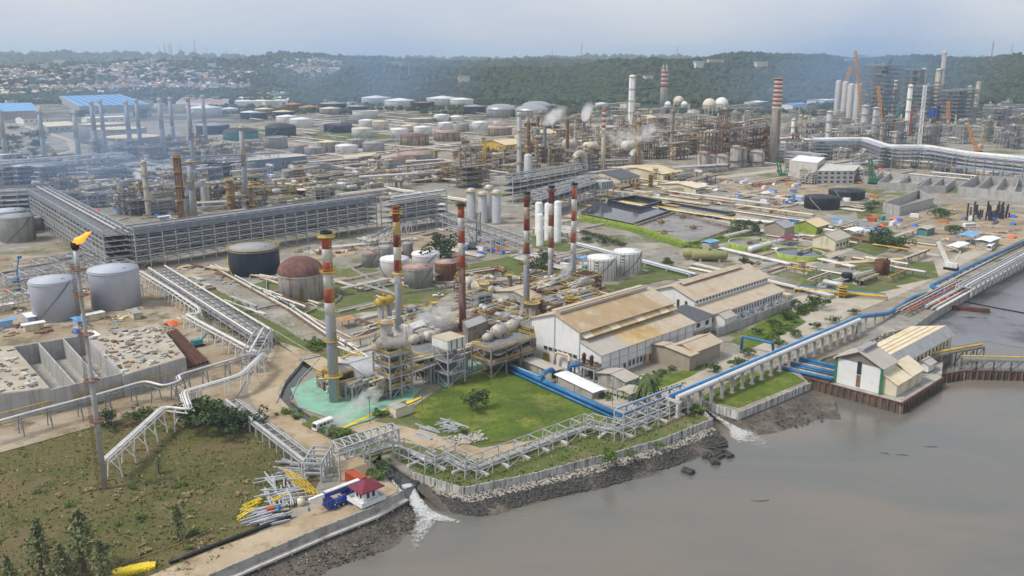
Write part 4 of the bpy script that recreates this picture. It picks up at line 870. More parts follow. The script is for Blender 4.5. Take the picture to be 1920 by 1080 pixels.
for k in (-1.3, 1.3): bar('railing', Z(G(566, 675), 1.3) + BX * k, Z(G(600, 668), 1.3) + BX * k, .1, 'rust', t)

# ================================================================ gate corner: guard house, crane, container, steel stock
gp = fl(G(688, 950)); t = thing('guard_house', 'small white guard house with maroon hipped roof by the panel wall', 'guard house', gp)
b = MB(); b.box(gp + Vector((0, 0, 1.0)), (5.2, 4.6, 2.0), GA); b.obj('plinth', 'concrete_pale', t)
b = MB(); b.box(gp + Vector((0, 0, 2.15)), (7.4, 6.4, .3), GA); b.obj('balcony_slab', 'wall_white', t)
b = MB()
for s in (-1, 1): b.box(gp + AX * s * 3.6 + Vector((0, 0, 2.75)), (.15, 6.4, .9), GA); b.box(gp + BX * s * 3.1 + Vector((0, 0, 2.75)), (7.05, .15, .9), GA)
b.obj('parapet', 'wall_white', t)
b = MB(); b.box(gp + Vector((0, 0, 4.0)), (4.4, 3.8, 3.4), GA); b.obj('wall', 'wall_white', t)
for c in (gp - AX * 2.22 + BX * .7, gp - AX * 2.22 - BX * .7): b = MB(); b.box(c + Vector((0, 0, 4.2)), (.08, .8, 1.7), GA); b.obj('window', 'glass_dark', t)
for c in (gp - BX * 1.92 + AX * .8, gp - BX * 1.92 - AX * .8): b = MB(); b.box(c + Vector((0, 0, 4.2)), (.8, .08, 1.7), GA); b.obj('window', 'glass_dark', t)
b = MB(); q = [gp + AX * sx * 3.5 + BX * sy * 3.1 + Vector((0, 0, 5.7)) for sx, sy in ((-1, -1), (1, -1), (1, 1), (-1, 1))]; b.add(q + [gp + Vector((0, 0, 7.6))] + [v - Vector((0, 0, .2)) for v in q], [(0, 1, 4), (1, 2, 4), (2, 3, 4), (3, 0, 4), (8, 7, 6, 5), (0, 5, 6, 1), (1, 6, 7, 2), (2, 7, 8, 3), (3, 8, 5, 0)]); b.obj('roof', 'maroon', t)
cp = fl(G(668, 908)); t = thing('shipping_container', 'red shipping container behind the guard house', 'container', cp)
b = MB(); b.box(cp + Vector((0, 0, 1.6)), (2.6, 6.4, 2.7), GA); b.obj('body', 'container_red', t)
for s in np.linspace(-3, 3, 13): bar('corrugation', cp - AX * 1.33 + BX * s + Vector((0, 0, .4)), cp - AX * 1.33 + BX * s + Vector((0, 0, 2.8)), .2, 'container_red', t, .1)
for s in (-.6, .6):
    b = MB(); b.box(cp - BX * 3.23 + AX * s + Vector((0, 0, 1.55)), (1.1, .08, 2.4), GA); b.obj('door', 'container_red', t)
    b = MB(); b.box(cp - BX * 3.3 + AX * s * .7 + Vector((0, 0, 2.2)), (.5, .05, .35), GA); b.obj('placard', 'wall_white', t)
tp = fl(G(648, 942)); t = thing('mobile_crane', 'blue and white truck crane with its boom lowered beside the guard house', 'crane')
t.location = tp; ct = -AX
b = MB(); b.box(tp + Vector((0, 0, 1.15)), (12, 2.6, .7), GA); b.obj('chassis', 'crane_blue', t)
b = MB(); b.box(tp + ct * 4.9 + Vector((0, 0, 2.1)), (1.9, 2.5, 1.5), GA); b.obj('driver_cab', 'crane_blue', t)
b = MB(); b.box(tp + ct * 5.9 + Vector((0, 0, 2.3)), (.08, 2.2, .8), GA); b.obj('windscreen', 'glass_dark', t)
b = MB(); b.box(tp - ct * 3.2 + Vector((0, 0, 2.5)), (4.2, 2.6, 2.0), GA); b.obj('superstructure', 'crane_blue', t)
b = MB(); b.box(tp - ct * .5 + BX * 1.5 + Vector((0, 0, 2.6)), (1.6, 1.0, 1.6), GA); b.obj('operator_cab', 'crane_blue', t)
for i, (s0, s1, w, mm) in enumerate([(-5.5, 6.0, 1.15, 'crane_blue'), (4.6, 8.4, .95, 'white_paint'), (8.0, 10.2, .75, 'white_paint')]): bar('boom_section', tp + ct * s0 + BX * .4 + Vector((0, 0, 3.9 + .02 * s0)), tp + ct * s1 + BX * .4 + Vector((0, 0, 3.9 + .02 * s1)), w, mm, t)
bar('boom_cover', tp - ct * 4.5 + BX * .4 + Vector((0, 0, 4.6)), tp + ct * 5.6 + BX * .4 + Vector((0, 0, 4.7)), 1.2, 'white_paint', t, .3)
for s in (-1, 1):
    for x in (-4.4, -3.0, 1.5, 3.0): wheel(t, tp + ct * x + BX * s * 1.15 + Vector((0, 0, .6)), .6, .45, BX)
    for x in (-5.2, .2): bar('outrigger', tp + ct * x + Vector((0, 0, .9)), tp + ct * x + BX * s * 2.8 + Vector((0, 0, .9)), .35, 'crane_blue', t)
hp = tp + ct * 10.3 + BX * .4; b = MB(); b.bar(hp + Vector((0, 0, 4.1)), hp + Vector((0, 0, 2.0)), .1); b.box(hp + Vector((0, 0, 1.7)), (.5, .4, .8), 0); b.obj('hook', 'steel_dark', t)
rs = random.Random(4)
def stock(px0, px1, py0, py1, n, label, group, mm='galv', lmin=4, lmax=9, angs=(GA + 1.2, .3), zs=1.2, w=.32):
    for i in range(n):
        p = fl(G(rs.uniform(px0, px1), rs.uniform(py0, py1))); a = rs.choice(angs) + rs.uniform(-.22, .22); d = Vector((math.cos(a), math.sin(a), 0)) * rs.uniform(lmin, lmax) / 2; z = rs.uniform(.2, zs)
        o = bar('steel_girder', p - d + Vector((0, 0, z)), p + d + Vector((0, 0, z + rs.uniform(-.1, .15))), w, mm, None, w * 1.3); tag(o, label, 'beam', group)
stock(498, 560, 890, 945, 55, 'loose galvanised steel beam in the stock heaped beside the truck crane', 'galvanised beams heaped by the dirt road')
stock(478, 525, 955, 985, 34, 'galvanised steel section stacked at the edge of the dirt road', 'steel sections stacked by the road', angs=(.45, .6))
stock(535, 560, 870, 892, 14, 'long galvanised bar leaning by the low pipe trestle', 'long bars by the trestle', angs=(GA + 2.0,))
stock(828, 868, 790, 812, 22, 'short galvanised beam lying on the bright lawn', 'beams scattered on the lawn', angs=(-.75, .5), zs=.6, lmin=3, lmax=6)
stock(790, 822, 800, 822, 8, 'galvanised channel lying on bare dirt by the lawn', 'channels on the bare dirt', angs=(-.75,), zs=.6)
for i in range(4):
    p0, p1 = Z(G(536 + i * 8, 888 + i * 3), .6), Z(G(570 + i * 8, 925 + i * 3), .6); b = MB(); lattice(b, p0, p1, 1.1, 8, .2); solo('lattice_section', b, 'yellow', 'ochre lattice mast section lying among the grey beams', 'mast section', Z(p0, 0), 'lattice sections by the truck crane')
for i, (p, a) in enumerate([((526, 938), .9), ((468, 955), 1.0), ((474, 948), .9), ((462, 968), 1.1)]):
    c = Z(G(*p), .5); d = Vector((math.cos(a), math.sin(a), 0)) * 2.6; b = MB(); lattice(b, c - d, c + d, .9, 5, .26); solo('frame_section', b, 'bright_yellow', 'bright yellow steel frame piece dumped in the grass', 'frame', Z(c, 0), 'yellow frame pieces in the grass')
p = fl(G(508, 962)); t = thing('generator', 'small red and blue generator set among the steel sections', 'generator', p)
b = MB(); b.box(p + Vector((0, 0, .9)), (2, 1.4, 1.4), .5); b.obj('housing', 'container_red', t); b = MB(); b.tube([p + Vector((1.0, .5, .9)), p + Vector((2.2, 1.1, .9))], .75, 12); b.obj('drum', 'blue_paint', t)
p = fl(G(565, 947)); t = thing('water_bowser', 'pale yellow round tank standing by the dirt road', 'tank', p); MB().lathe(p, [(.7, 0), (1, .4), (1, 1.6), (.3, 2.0)], 14).obj('shell', 'wall_cream', t); MB().lathe(p, [(.3, 2.0), (.3, 2.2), (.4, 2.25)], 10).obj('lid', 'wall_cream', t)
pipeline([(318, 1058), (400, 1027), (480, 996), (545, 972)], .45, 'black_pipe', 'long black plastic pipe lying beside the dirt road', z=.5, support=0)
b = MB()
for i in range(26):
    p = G(220 + i * 2.4, 1078 - i * .55); b.box((p.x, p.y, .2 + .25 * abs(math.sin(i * 1.7))), (2.2, 2.6, .7 + .3 * math.sin(i)), i * .7)
solo('tarpaulin', b, 'bright_yellow', 'bright yellow tarpaulin heap beside the dirt road', 'tarpaulin', G(250, 1072))
pipeline([(175, 1082), (270, 1045), (345, 1018), (412, 990)], .09, 'timber', 'thin pale hose lying across the rough grass', z=.35, support=0, name='hose', cat='hose')
for i, p in enumerate([(629, 958), (632, 954)]):
    c = fl(G(*p)); t = thing('person', 'worker in blue overalls standing on the dirt road beside the truck crane', 'person', c, 'workers by the truck crane')
    b = MB()
    for s in (-1, 1): b.tube([c + Vector((s * .12, 0, 0)), c + Vector((s * .13, .02, .45)), c + Vector((s * .1, 0, .88))], [.07, .085, .11], 8)
    b.tube([c + Vector((0, 0, .8)), c + Vector((0, 0, 1.1)), c + Vector((0, 0, 1.42)), c + Vector((0, 0, 1.5)), c + Vector((0, 0, 1.56))], [.17, .17, .21, .12, .06], 10)
    for s in (-1, 1): b.tube([c + Vector((s * .22, 0, 1.42)), c + Vector((s * .3, -.04, 1.12)), c + Vector((s * .27, -.14, .85))], [.07, .055, .04], 7)
    b.obj('body', 'crane_blue', t); b = MB(); b.lathe(c + Vector((0, 0, 1.55)), [(.06, 0), (.1, .08), (.11, .16), (.08, .24), (.02, .28)], 10); b.obj('head', 'timber', t); b = MB(); b.lathe(c + Vector((0, 0, 1.7)), [(.16, 0), (.13, .06), (.08, .13), (.01, .16)], 10); b.obj('helmet', 'bright_yellow', t)

# ================================================================ pipe trestles across the near ground
rack(G(436, 770), G(592, 893), 4.5, 3.2, 1, 'galv', 5, [(-1.7, 0, .55, 'pipe_grey'), (1.2, 0, .2, 'pipe_grey')], 'low grey pipe trestle running beside the dirt track', brace=False, cross=True)
t = rack(G(586, 905), G(606, 872), 5.0, 5.5, 2, 'galv', 3, [], 'grey steel corner frame where the low trestle meets the truss bridge')
tb = thing('truss_bridge', 'grey steel truss pipe bridge spanning the dirt track and canal', 'pipe bridge', fl(G(632, 894)))
A0, A1 = fl(G(627, 886)), fl(G(738, 850)); B0, B1 = fl(G(638, 903)), fl(G(749, 861))
for k in range(9):
    f0, f1 = k / 8, (k + 1) / 8
    for P0, P1 in ((A0, A1), (B0, B1)):
        p = P0.lerp(P1, f0)
        if k in (0, 4, 8): bar('column', p, Z(p, 9.2), .42, 'galv', tb)
        else: bar('post', Z(p, 5.6), Z(p, 9.2), .25, 'galv', tb)
        if k < 8: q = P0.lerp(P1, f1); z0, z1 = (5.6, 9.2) if k % 2 else (9.2, 5.6); bar('diagonal', Z(p, z0), Z(q, z1), .22, 'galv', tb)
    for z in (5.6, 9.2): bar('cross_beam', Z(A0.lerp(A1, f0), z), Z(B0.lerp(B1, f0), z), .28, 'galv', tb)
    if k < 8: bar('wind_brace', Z(A0.lerp(A1, f0), 9.2), Z(B0.lerp(B1, f1), 9.2), .18, 'galv', tb)
for P0, P1 in ((A0, A1), (B0, B1)):
    for z in (5.6, 9.2): bar('chord', Z(P0, z), Z(P1, z), .36, 'galv', tb)
bar('pipe', Z(A0.lerp(B0, .5), 6.2), Z(A1.lerp(B1, .5), 6.2), .45, 'pipe_grey', tb, kind='rod')
zz = [(748, 858), (808, 884), (842, 872), (884, 896), (1104, 810), (1158, 824), (1285, 770)]
labs = ['grey pipe rack leading off the truss bridge over the canal', 'short cross leg of the zigzag pipe rack', 'second leg of the zigzag pipe rack beside the stained wall', 'long leg of the zigzag pipe rack along the stained wall', 'short return leg of the zigzag pipe rack by the blue main', 'last leg of the zigzag pipe rack running to the pipe bridge']
for (a, b_), lab in zip(zip(zz, zz[1:]), labs):
    rack(G(*a), G(*b_), 4.2, 5.2, 2, 'galv', 5.5, [], lab, z1=2.6, brace=True, cw=.26, group='zigzag pipe rack')
pipeline([(683, 862), (744, 842), (803, 877), (838, 867), (881, 892), (1102, 808), (1157, 817), (1276, 771)], .62, 'pipe_grey', 'fat grey pipe zigzagging low along the stained sea wall', z=1.6, support=7, sup='concrete_pale', rb=4)
for i, (a, b_) in enumerate(zip(zz, zz[1:])):
    A_, B_ = fl(G(*a)), fl(G(*b_)); k = max(1, int((B_ - A_).length / 7)); d = (B_ - A_).normalized(); nn = Vector((-d.y, d.x, 0))
    for j in range(k): p = A_.lerp(B_, (j + .5) / k); bb = MB(); bb.box(p + Vector((0, 0, .35)), (.9, 5.2, .7), math.atan2(d.y, d.x)); solo('concrete_sleeper', bb, 'concrete_pale', 'pale concrete sleeper under the zigzag pipe rack', 'sleeper', p, 'sleepers under the zigzag rack')

# white pipe trestle from the flare into the works
def trestle(path, z, radii, label, m='pipe_white', sup='white_paint', bay=7, wd=2.4, name='pipe_trestle', splay=.8):
    q = [G(p[0], p[1], z) for p in path]; t = thing(name, label, 'pipe trestle', Z(q[0], 0))
    for off, r, dz in radii:
        pts = []
        for i, p in enumerate(q):
            d = (q[min(i + 1, len(q) - 1)] - q[max(i - 1, 0)]).normalized(); pts.append(p + Vector((-d.y, d.x, 0)) * off + Vector((0, 0, dz)))
        MB().tube(bend(pts, 2.5, 3), r, 8).obj('pipe', m, t)
    for a, b in zip(q, q[1:]):
        ln = (b - a).length; k = max(1, round(ln / bay)); d = (b - a).normalized(); n = Vector((-d.y, d.x, 0))
        for i in range(k):
            p = a.lerp(b, (i + .5) / k)
            for s in (-1, 1): bar('leg', Z(p + n * s * (wd / 2 + splay), 0), p + n * s * wd / 2 - Vector((0, 0, .6)), .28, sup, t)
            bar('cross_beam', p - n * wd * .6 - Vector((0, 0, .5)), p + n * wd * .6 - Vector((0, 0, .5)), .28, sup, t); bar('brace', Z(p - n * (wd / 2 + splay * .6), z * .3), p + n * wd / 2 - Vector((0, 0, z * .25)), .18, sup, t)
        for s in (-1, 1): bar('stringer', a + n * s * wd / 2 - Vector((0, 0, .75)), b + n * s * wd / 2 - Vector((0, 0, .75)), .26, sup, t)
    return t
trestle([(197, 862), (250, 814), (307, 762), (356, 768), (344, 734), (400, 718), (452, 702), (478, 678), (494, 662)], 7.0, [(0, .42, 0), (.9, .22, 0), (-.9, .18, 0)], 'white pipe trestle stepping down from the works to the flare stack')
trestle([(-40, 800), (60, 772), (175, 742), (272, 714), (308, 724), (342, 712), (332, 704), (400, 684), (498, 656)], 6.5, [(0, .4, 0), (1.1, .16, -.4)], 'white pipe on grey frames crossing in front of the concrete basins', sup='steel_blue', bay=9)
pipeline([(-40, 812, 4.4), (120, 770, 4.4), (180, 757, 4.4), (330, 720, 4.4)], .16, 'yellow', 'thin yellow pipe along the front of the concrete basins', support=9, sup='yellow', z=4.4)
trestle([(262, 508), (318, 542), (372, 578), (372, 588), (346, 588), (390, 612), (430, 633), (495, 668)], 5.5, [(0, .35, 0), (.8, .2, 0)], 'white pipe trestle passing the blue grey tanks', bay=6)
rack(G(296, 520), G(496, 650), 9, 5, 2, 'steel', 7, [(-3.9, 1, .4, 'pipe_white'), (3.9, 1, .4, 'pipe_white'), (2.2, 0, .3, 'pipe_grey'), (0, 0, .25, 'pipe_tan')], 'broad low grey pipe way running out from the corner of the big rack', z1=3, deck=(0,))
rack(G(496, 650), G(470, 700), 6, 7, 2, 'galv', 7, [(0, 1, .4, 'pipe_white')], 'short grey crossing frame at the end of the broad pipe way')

# flare
fp = G(197, 917); fh = HZ(197, 917, 468); t = thing('flare_stack', 'tall thin grey flare stack with a burning tip', 'flare', fp); n3 = Vector((.9, .3, 0))
MB().lathe(fp, [(.68, 0), (.64, fh * .5), (.46, fh * .51), (.42, fh * .93), (.62, fh * .94), (.62, fh)], 14).obj('riser', 'pipe_grey', t)
for k, z in enumerate((.30, .47, .66, .82, .92)):
    b = MB(); b.ring(fp, .7, fh * z, 1.3, .15, 10); b.ring(fp, 1.9, fh * z + 1.1, .12, .12, 10); b.obj('platform', 'rust', t)
b = MB(); lattice(b, fp - n3 * 1.5, fp - n3 * 1.2 + Vector((0, 0, fh * .95)), .5, 26, .04); b.obj('ladder', 'rust', t)
MB().lathe(fp + Vector((0, 0, fh)), [(.75, 0), (.95, .8), (.95, 1.8), (.7, 1.8)], 14).obj('tip', 'soot', t)
fm = mat('flame', (.9, .3, .05), emit=(1.0, .20, .015, 1.1)); M['flame'] = fm; b = MB(); tip = fp + Vector((0, 0, fh + 1.6))
for k in range(5): o = Vector((random.uniform(-.3, .5), random.uniform(-.3, .3), random.uniform(-.2, .3))); b.tube([tip + o, tip + o + Vector((.7 + .2 * k, 0, .7)), tip + o + Vector((1.7 + .3 * k, .2, 1.1 + .3 * k)), tip + o + Vector((2.8 + .35 * k, .2, 1.9 + .25 * k))], [.45, .65, .5, .03], 7)
solo('flame', b, 'flame', 'orange flame blowing from the flare tip', 'flame', tip)

# plants in the rough field
for i, (px, py, h) in enumerate([(80, 1075, 13), (158, 1072, 15), (335, 1010, 9), (120, 1090, 9), (195, 1090, 10), (20, 1105, 8)]):
    tree(G(px, py), h, 'casuarina', 'feathery dark casuarina standing in the rough grass field', 'casuarinas in the rough field', wide=1.35)
tree(G(299, 888), 5.5, 'casuarina', 'small lone casuarina beside the white trestle', wide=1.2)
for i, (px, py, h) in enumerate([(395, 800, 9), (425, 812, 8), (370, 790, 7), (452, 800, 6), (262, 790, 5), (210, 800, 5)]):
    tree(G(px, py), h, 'dark' if i % 2 else 'broad', 'bushy green tree growing under the white trestle', 'trees under the white trestle', wide=1.3)
for i in range(46):
    px, py = rs.uniform(60, 470), rs.uniform(905, 1040)
    if px + (py - 905) * 1.2 > 560: continue
    tree(G(px, py), rs.uniform(.7, 1.6), 'tussock' if i % 4 else 'shrub', 'low tawny tussock in the rough grass field', 'tussocks in the rough field', name='tussock', wide=1.6)
def inpoly(x, y, P_):
    c = False; j = len(P_) - 1
    for i in range(len(P_)):
        if (P_[i].y > y) != (P_[j].y > y) and x < (P_[j].x - P_[i].x) * (y - P_[i].y) / (P_[j].y - P_[i].y) + P_[i].x: c = not c
        j = i
    return c
def tufts(name, poly, n, hmin, hmax, mats, label, seed, sc=.05):
    P_ = [G(*p) for p in poly]; r = np.random.default_rng(seed); x0, x1, y0, y1 = min(p.x for p in P_), max(p.x for p in P_), min(p.y for p in P_), max(p.y for p in P_); b = MB(); k = 0
    while k < n:
        x, y = r.uniform(x0, x1), r.uniform(y0, y1); k += 1
        if not inpoly(x, y, P_): continue
        q = mnoise.noise(Vector((x * sc, y * sc, seed))) + .25 * r.normal(); b.cur = int(min(len(mats) - 1, max(0, (q + .5) * len(mats)))); h = (hmin + (hmax - hmin) * r.random() ** 2) * (1.2 - .5 * abs(q))
        for j in range(3): a = r.random() * 6.28; w = h * .55; dx, dy = math.cos(a) * w, math.sin(a) * w; ox, oy = r.normal() * h * .3, r.normal() * h * .3; b.add([(x - dx + ox, y - dy + oy, .02), (x + dx + ox, y + dy + oy, .02), (x + ox * 2.2 + dy * .4, y + oy * 2.2 - dx * .4, h)], [(0, 1, 2)])
    o = b.obj(name, mats); tag(o, label, 'grass', kind='stuff')
tufts('grass_tufts', [(-60, 1320), (170, 1170), (395, 1060), (500, 975), (560, 945), (590, 900), (530, 845), (440, 770), (360, 750), (250, 765), (0, 855), (-120, 885)], 11000, .2, .6, ['straw', 'olive_grass', 'straw', 'olive_grass', 'leaf_light', 'olive_grass'], 'tawny and olive grass tufts over the rough field', 3)
tufts('lawn_tufts', [(765, 770), (830, 727), (905, 697), (950, 692), (1155, 780), (1100, 795), (1000, 822), (900, 835), (800, 800)], 5000, .1, .3, ['leaf_light', 'olive_grass', 'leaf_light', 'leaf'], 'grass tufts on the lawn', 4)
tufts('bank_tufts', [(790, 890), (868, 914), (1000, 888), (1130, 853), (1330, 785), (1270, 755), (1100, 800), (900, 860), (760, 850)], 6000, .15, .6, ['straw', 'leaf_light', 'olive_grass', 'leaf'], 'grass tufts on the bank behind the stained wall', 5)
tree(G(893, 768), 6.8, 'broad', 'lone bushy tree on the bright lawn', wide=1.05)
palm(fl(G(1208, 757)), 15, 'tall coconut palm beside the white hall')
for i, (px, py, h, w_) in enumerate([(1140, 868, 4.5, 1.1), (640, 822, 3.5, 1.6), (660, 838, 3.2, 1.8), (617, 812, 2.6, 1.8), (710, 900, 3, 1.5), (722, 880, 3, 1.5), (705, 780, 2.5, 1.5), (725, 778, 2.2, 1.6), (555, 785, 2, 2), (540, 775, 2, 2), (612, 610 + 40, 3, 1.4), (590, 645, 3, 1.4), (1310, 775, 3.4, 1.5), (868, 815, 2.5, 1.2), (1135, 748, 2.5, 1.2), (590, 655, 3.5, 1.6), (1180, 855, 2, 1.3), (1240, 838, 1.8, 1.4)]):
    tree(G(px, py), h, 'shrub', 'low leafy shrub on the grassy bank near the shore', 'shrubs along the near banks', name='shrub', wide=w_)
# ================================================================ six banded stacks
def bands(s): return [(y, {'r': 'red_band', 'd': 'darkred_band', 'b': 'brick_band', 'w': 'white_band', 'c': 'cream_band', 'a': 'amber_band', 'g': 'grey_band', 'p': 'pale_rust_band', 'u': 'purple_rust_band', 's': 'steel_dark'}[k]) for y, k in s]
stack(628, 757, 440, 20, 18.5, bands([(446, 'w'), (468, 'r'), (493, 'w'), (515, 'r'), (543, 'w'), (569, 'r'), (592, 'w'), (757, 'g')]), [(446, 1.3), (512, 1.1), (642, .8), (708, 1.3)], label='orange red and white banded stack standing on the turquoise pad')
stack(750, 625, 390, 14.5, 14, bands([(400, 'd'), (417, 'd'), (441, 'a'), (464, 'd'), (488, 'w'), (512, 'd'), (533, 'w'), (625, 'g')]), [(400, 1.3), (514, 1.1)], label='maroon amber and white banded stack behind the boiler decks', lip='rust')
stack(868, 645, 386, 13.5, 12.5, bands([(409, 'r'), (433, 'w'), (456, 'r'), (479, 'w'), (503, 'r'), (532, 'p'), (645, 'u')]), [(388, .9), (503, .8)], label='red and white banded stack with a dark purple rusted lower half', ladder='rust')
stack(987, 606, 364, 12, 11, bands([(370, 's'), (389, 'd'), (411, 'c'), (433, 'd'), (455, 'w'), (476, 'b'), (497, 'w'), (606, 'g')]), [(374, .8), (476, .6)], label='maroon and cream banded stack flaring to a rusty skirt', ladder='rust', cone=(578, 1.5, 'orange_rust'))
stack(1032, 560, 352, 10.8, 10.4, bands([(358, 's'), (382, 'd'), (403, 'w'), (424, 'b'), (445, 'w'), (465, 'b'), (487, 'w'), (560, 'g')]), [(360, .8)], label='brick red and white banded stack between two others behind the halls', ladder='rust')
stack(1074, 545, 347, 10.8, 10.4, bands([(353, 's'), (374, 'r'), (395, 'w'), (415, 'r'), (436, 'w'), (456, 'r'), (477, 'w'), (545, 'g')]), [], label='clean red and white banded stack next to the pale round tanks', ladder='galv')

# ================================================================ boiler and process decks between the stacks and the white hall
def gp_(px, py): return fl(G(px, py))
frame(gp_(738, 738), 9, 9, 15, 4, 'steel', label='blue grey steel tower with yellow stairs on the turquoise pad', name='steel_structure')
c = gp_(738, 738); drum(c, AX - BX * .6, 2.3, 8, 'insul', 'fat pinkish grey drum lying on top of the steel tower', zc=17.8, name='process_drum')
column(c + BX * 3 + Vector((0, 0, 15.2)), 2.0, 10, 'insul', 1, 'stubby grey vertical vessel on top of the steel tower', name='vertical_vessel', pipe=False)
frame(gp_(800, 700), 14, 16, 9, 2, 'dirty_steel', 2, 3, label='wide open boiler deck with yellow handrails behind the box tower')
for i, (px, py, r, ln) in enumerate([(783, 690, 1.7, 5), (812, 684, 1.9, 6), (800, 675, 1.5, 7)]): drum(gp_(px, py), AX, r, ln, 'insul', 'insulated drum on the wide boiler deck', 'drums on the wide boiler deck', zc=9.6 + r)
flatbox([gp_(775, 672)[:] , gp_(802, 662)[:], gp_(792, 650)[:], gp_(766, 660)[:]], 11, 'dirty_steel', 'roof_white', 'boiler house box with white roof sheet beside the amber stack', name='boiler_casing', cat='boiler')
t2 = frame(gp_(843, 716), 7.5, 7.5, 13, 3, 'galv', 1, 1, label='open braced box tower standing by the bright lawn', rail=None, cw=.4)
b = MB(); c = gp_(843, 716); b.box(c + Vector((0, 0, 14.8)), (8.2, 8.2, 3.0), GA); o = solo('air_cooler_box', b, 'white_paint', 'pale grey box with hood on top of the braced tower', 'cooler', c); 
for s in (-2.4, 0, 2.4): bar('fin', c + AX * s - BX * 4.2 + Vector((0, 0, 13.4)), c + AX * s - BX * 4.2 + Vector((0, 0, 16.6)), .35, 'steel_dark', o)
b = MB(); b.box(c + Vector((0, 0, 16.45)), (8.4, 8.4, .25), GA); b.obj('lid', 'roof_beige', o)
flatbox([gp_(878, 676)[:], gp_(915, 660)[:], gp_(902, 646)[:], gp_(868, 660)[:]], 12, 'dirty_steel', 'roof_grey', 'tall corrugated boiler casing behind the purple rusted stack', name='boiler_casing', cat='boiler')
frame(gp_(945, 690), 22, 10, 10, 2, 'dirty_steel', 3, 1, label='long open deck with yellow handrails beside the white hall')
for i, (px, py, r, ln) in enumerate([(935, 682, 2.3, 5), (962, 668, 2.0, 6), (915, 690, 1.4, 4)]): drum(gp_(px, py), AX + BX * .4, r, ln, 'insul', 'pale weathered drum on the long deck by the hall', 'drums on the long deck by the hall', zc=10.6 + r)
frame(gp_(995, 662), 10, 9, 11, 3, 'dirty_steel', 2, 1, label='rusty pipe support frame against the gable of the white hall', rail='yellow')
for i, (off, z, r, m_) in enumerate([(0, 8.4, .4, 'pipe_white'), (1.2, 8.4, .4, 'yellow'), (2.4, 8.4, .45, 'pipe_white'), (1.0, 6.6, .6, 'pipe_tan'), (2.6, 6.6, .3, 'yellow'), (-.8, 6.8, .35, 'pipe_white')]):
    q = [gp_(768, 735) + BX * off, gp_(842, 705) + BX * off, gp_(905, 684) + BX * off, gp_(930, 700) + BX * off, gp_(1005, 660) + BX * off]
    pipeline([Z(p, z + (2.2 if k == 0 and i < 3 else 0)) for k, p in enumerate(q)], r, m_, 'one of the pale and yellow pipes strung along the boiler decks', world=True, support=14, sup='steel', group='pipes along the boiler decks')
# loop pipes on the concrete beside the canal
for i, (off, m_) in enumerate([(0, 'pipe_white'), (1.3, 'pipe_tan'), (-1.4, 'rust'), (2.4, 'pipe_white')]):
    q = [gp_(395, 500), gp_(540, 580), gp_(700, 690), gp_(760, 735)] if m_ != 'pipe_tan' else [gp_(395, 505), gp_(536, 585), gp_(575, 572), gp_(592, 580), gp_(565, 592), gp_(655, 640), gp_(705, 615), gp_(722, 622), gp_(690, 645), gp_(715, 682)]
    pipeline([Z(p + AX * off, .9) for p in q], .38 if m_ != 'rust' else .3, m_, ['long white ground pipe beside the canal', 'looping tan pipe with expansion bends beside the canal', 'rust red ground pipe beside the canal', 'second white ground pipe along the canal reserve'][i], world=True, support=9, rb=2.5)
for i, (a, b_) in enumerate([((455, 575), (600, 650)), ((690, 640), (720, 660)), ((420, 540), (570, 640))]):
    panel_wall([gp_(*a), gp_(*b_)], 0, 1.1, 'concrete', ['weathered bund wall beside the canal bridge', 'short bund wall beside the rusty roofed hut', 'second weathered bund wall along the canal reserve'][i], name='bund_wall', step=7)
shed(gp_(648, 612), 7, 6, 3.2, 'roof_orange', 'open shed with orange tin roof behind the tallest banded stack', post='timber')
drum(gp_(722, 600), AX, 2.0, 7, 'yellow', 'ochre drum carried on tall steel legs', zc=8.5, sad='steel')
gable(gp_(835, 655), 9, 23, 4.5, 7.5, 'wall_cream', 'roof_orange', 'low cream workshop with a rust stained tin roof', name='workshop', doors=[('f', 5.5, 1.6, 2.6, 'red_paint')])
gable(gp_(1000, 590), 15, 24, 6, 8.5, 'concrete', 'roof_beige', 'grey shed with broad beige roof behind the boiler decks', name='workshop', win=[('l', x, 2.5, 2.2, 1.4) for x in (4, 9, 14, 19)])
gable(gp_(925, 580), 12, 20, 4, 6.5, 'concrete_pale', 'roof_taupe', 'plain shed with taupe roof beside the grey tanks yard', name='workshop')
# intake pad in front
p = gp_(640, 732); frame(p, 9, 7, 7, 2, 'rust', 2, 1, label='rusty burner platform wrapped round the foot of the tallest banded stack', rail='yellow')
b = MB(); q = [gp_(640, 715), gp_(700, 730), gp_(715, 700), gp_(655, 688)]
gable(gp_(690, 745), 8, 19, 7.5, 9.5, 'galv', 'galv', 'ribbed grey air intake house on the turquoise pad', name='intake_house', cat='building', ribs=2)
rack(gp_(655, 752), gp_(712, 728), 3, 5, 1, 'galv', 5, [(0, 0, .4, 'pipe_white')], 'small pipe portal in front of the ribbed intake house', brace=True)
p = gp_(752, 775); t = thing('pump_hut', 'small cream walled hut without roof at the edge of the lawn', 'hut', p)
for s, l_ in ((-1, 'wall'), (1, 'wall')): b = MB(); b.box(p + BX * s * 2.2 + Vector((0, 0, 1.5)), (7.5, .25, 3.0), GA); b.obj(l_, 'wall_cream', t)
b = MB(); b.box(p - AX * 3.6 + Vector((0, 0, 1.5)), (.25, 4.2, 3.0), GA); b.obj('wall', 'wall_cream', t); b = MB(); b.box(p - AX * 1.6 + Vector((0, 0, 3.15)), (4.4, 5.2, .22), GA); b.obj('roof', 'concrete', t)
bus(gp_(607, 803), GA + math.pi + .1, 7.2, 2.2, 2.7, 'white_paint', 'white minibus on the dirt track beside the turquoise pad', name='minibus')
car(gp_(822, 556), .2, 'white_paint', 'white pickup on the grey works road by the ochre drum', name='pickup_truck', cat='pickup', pickup=True, L=5.2)
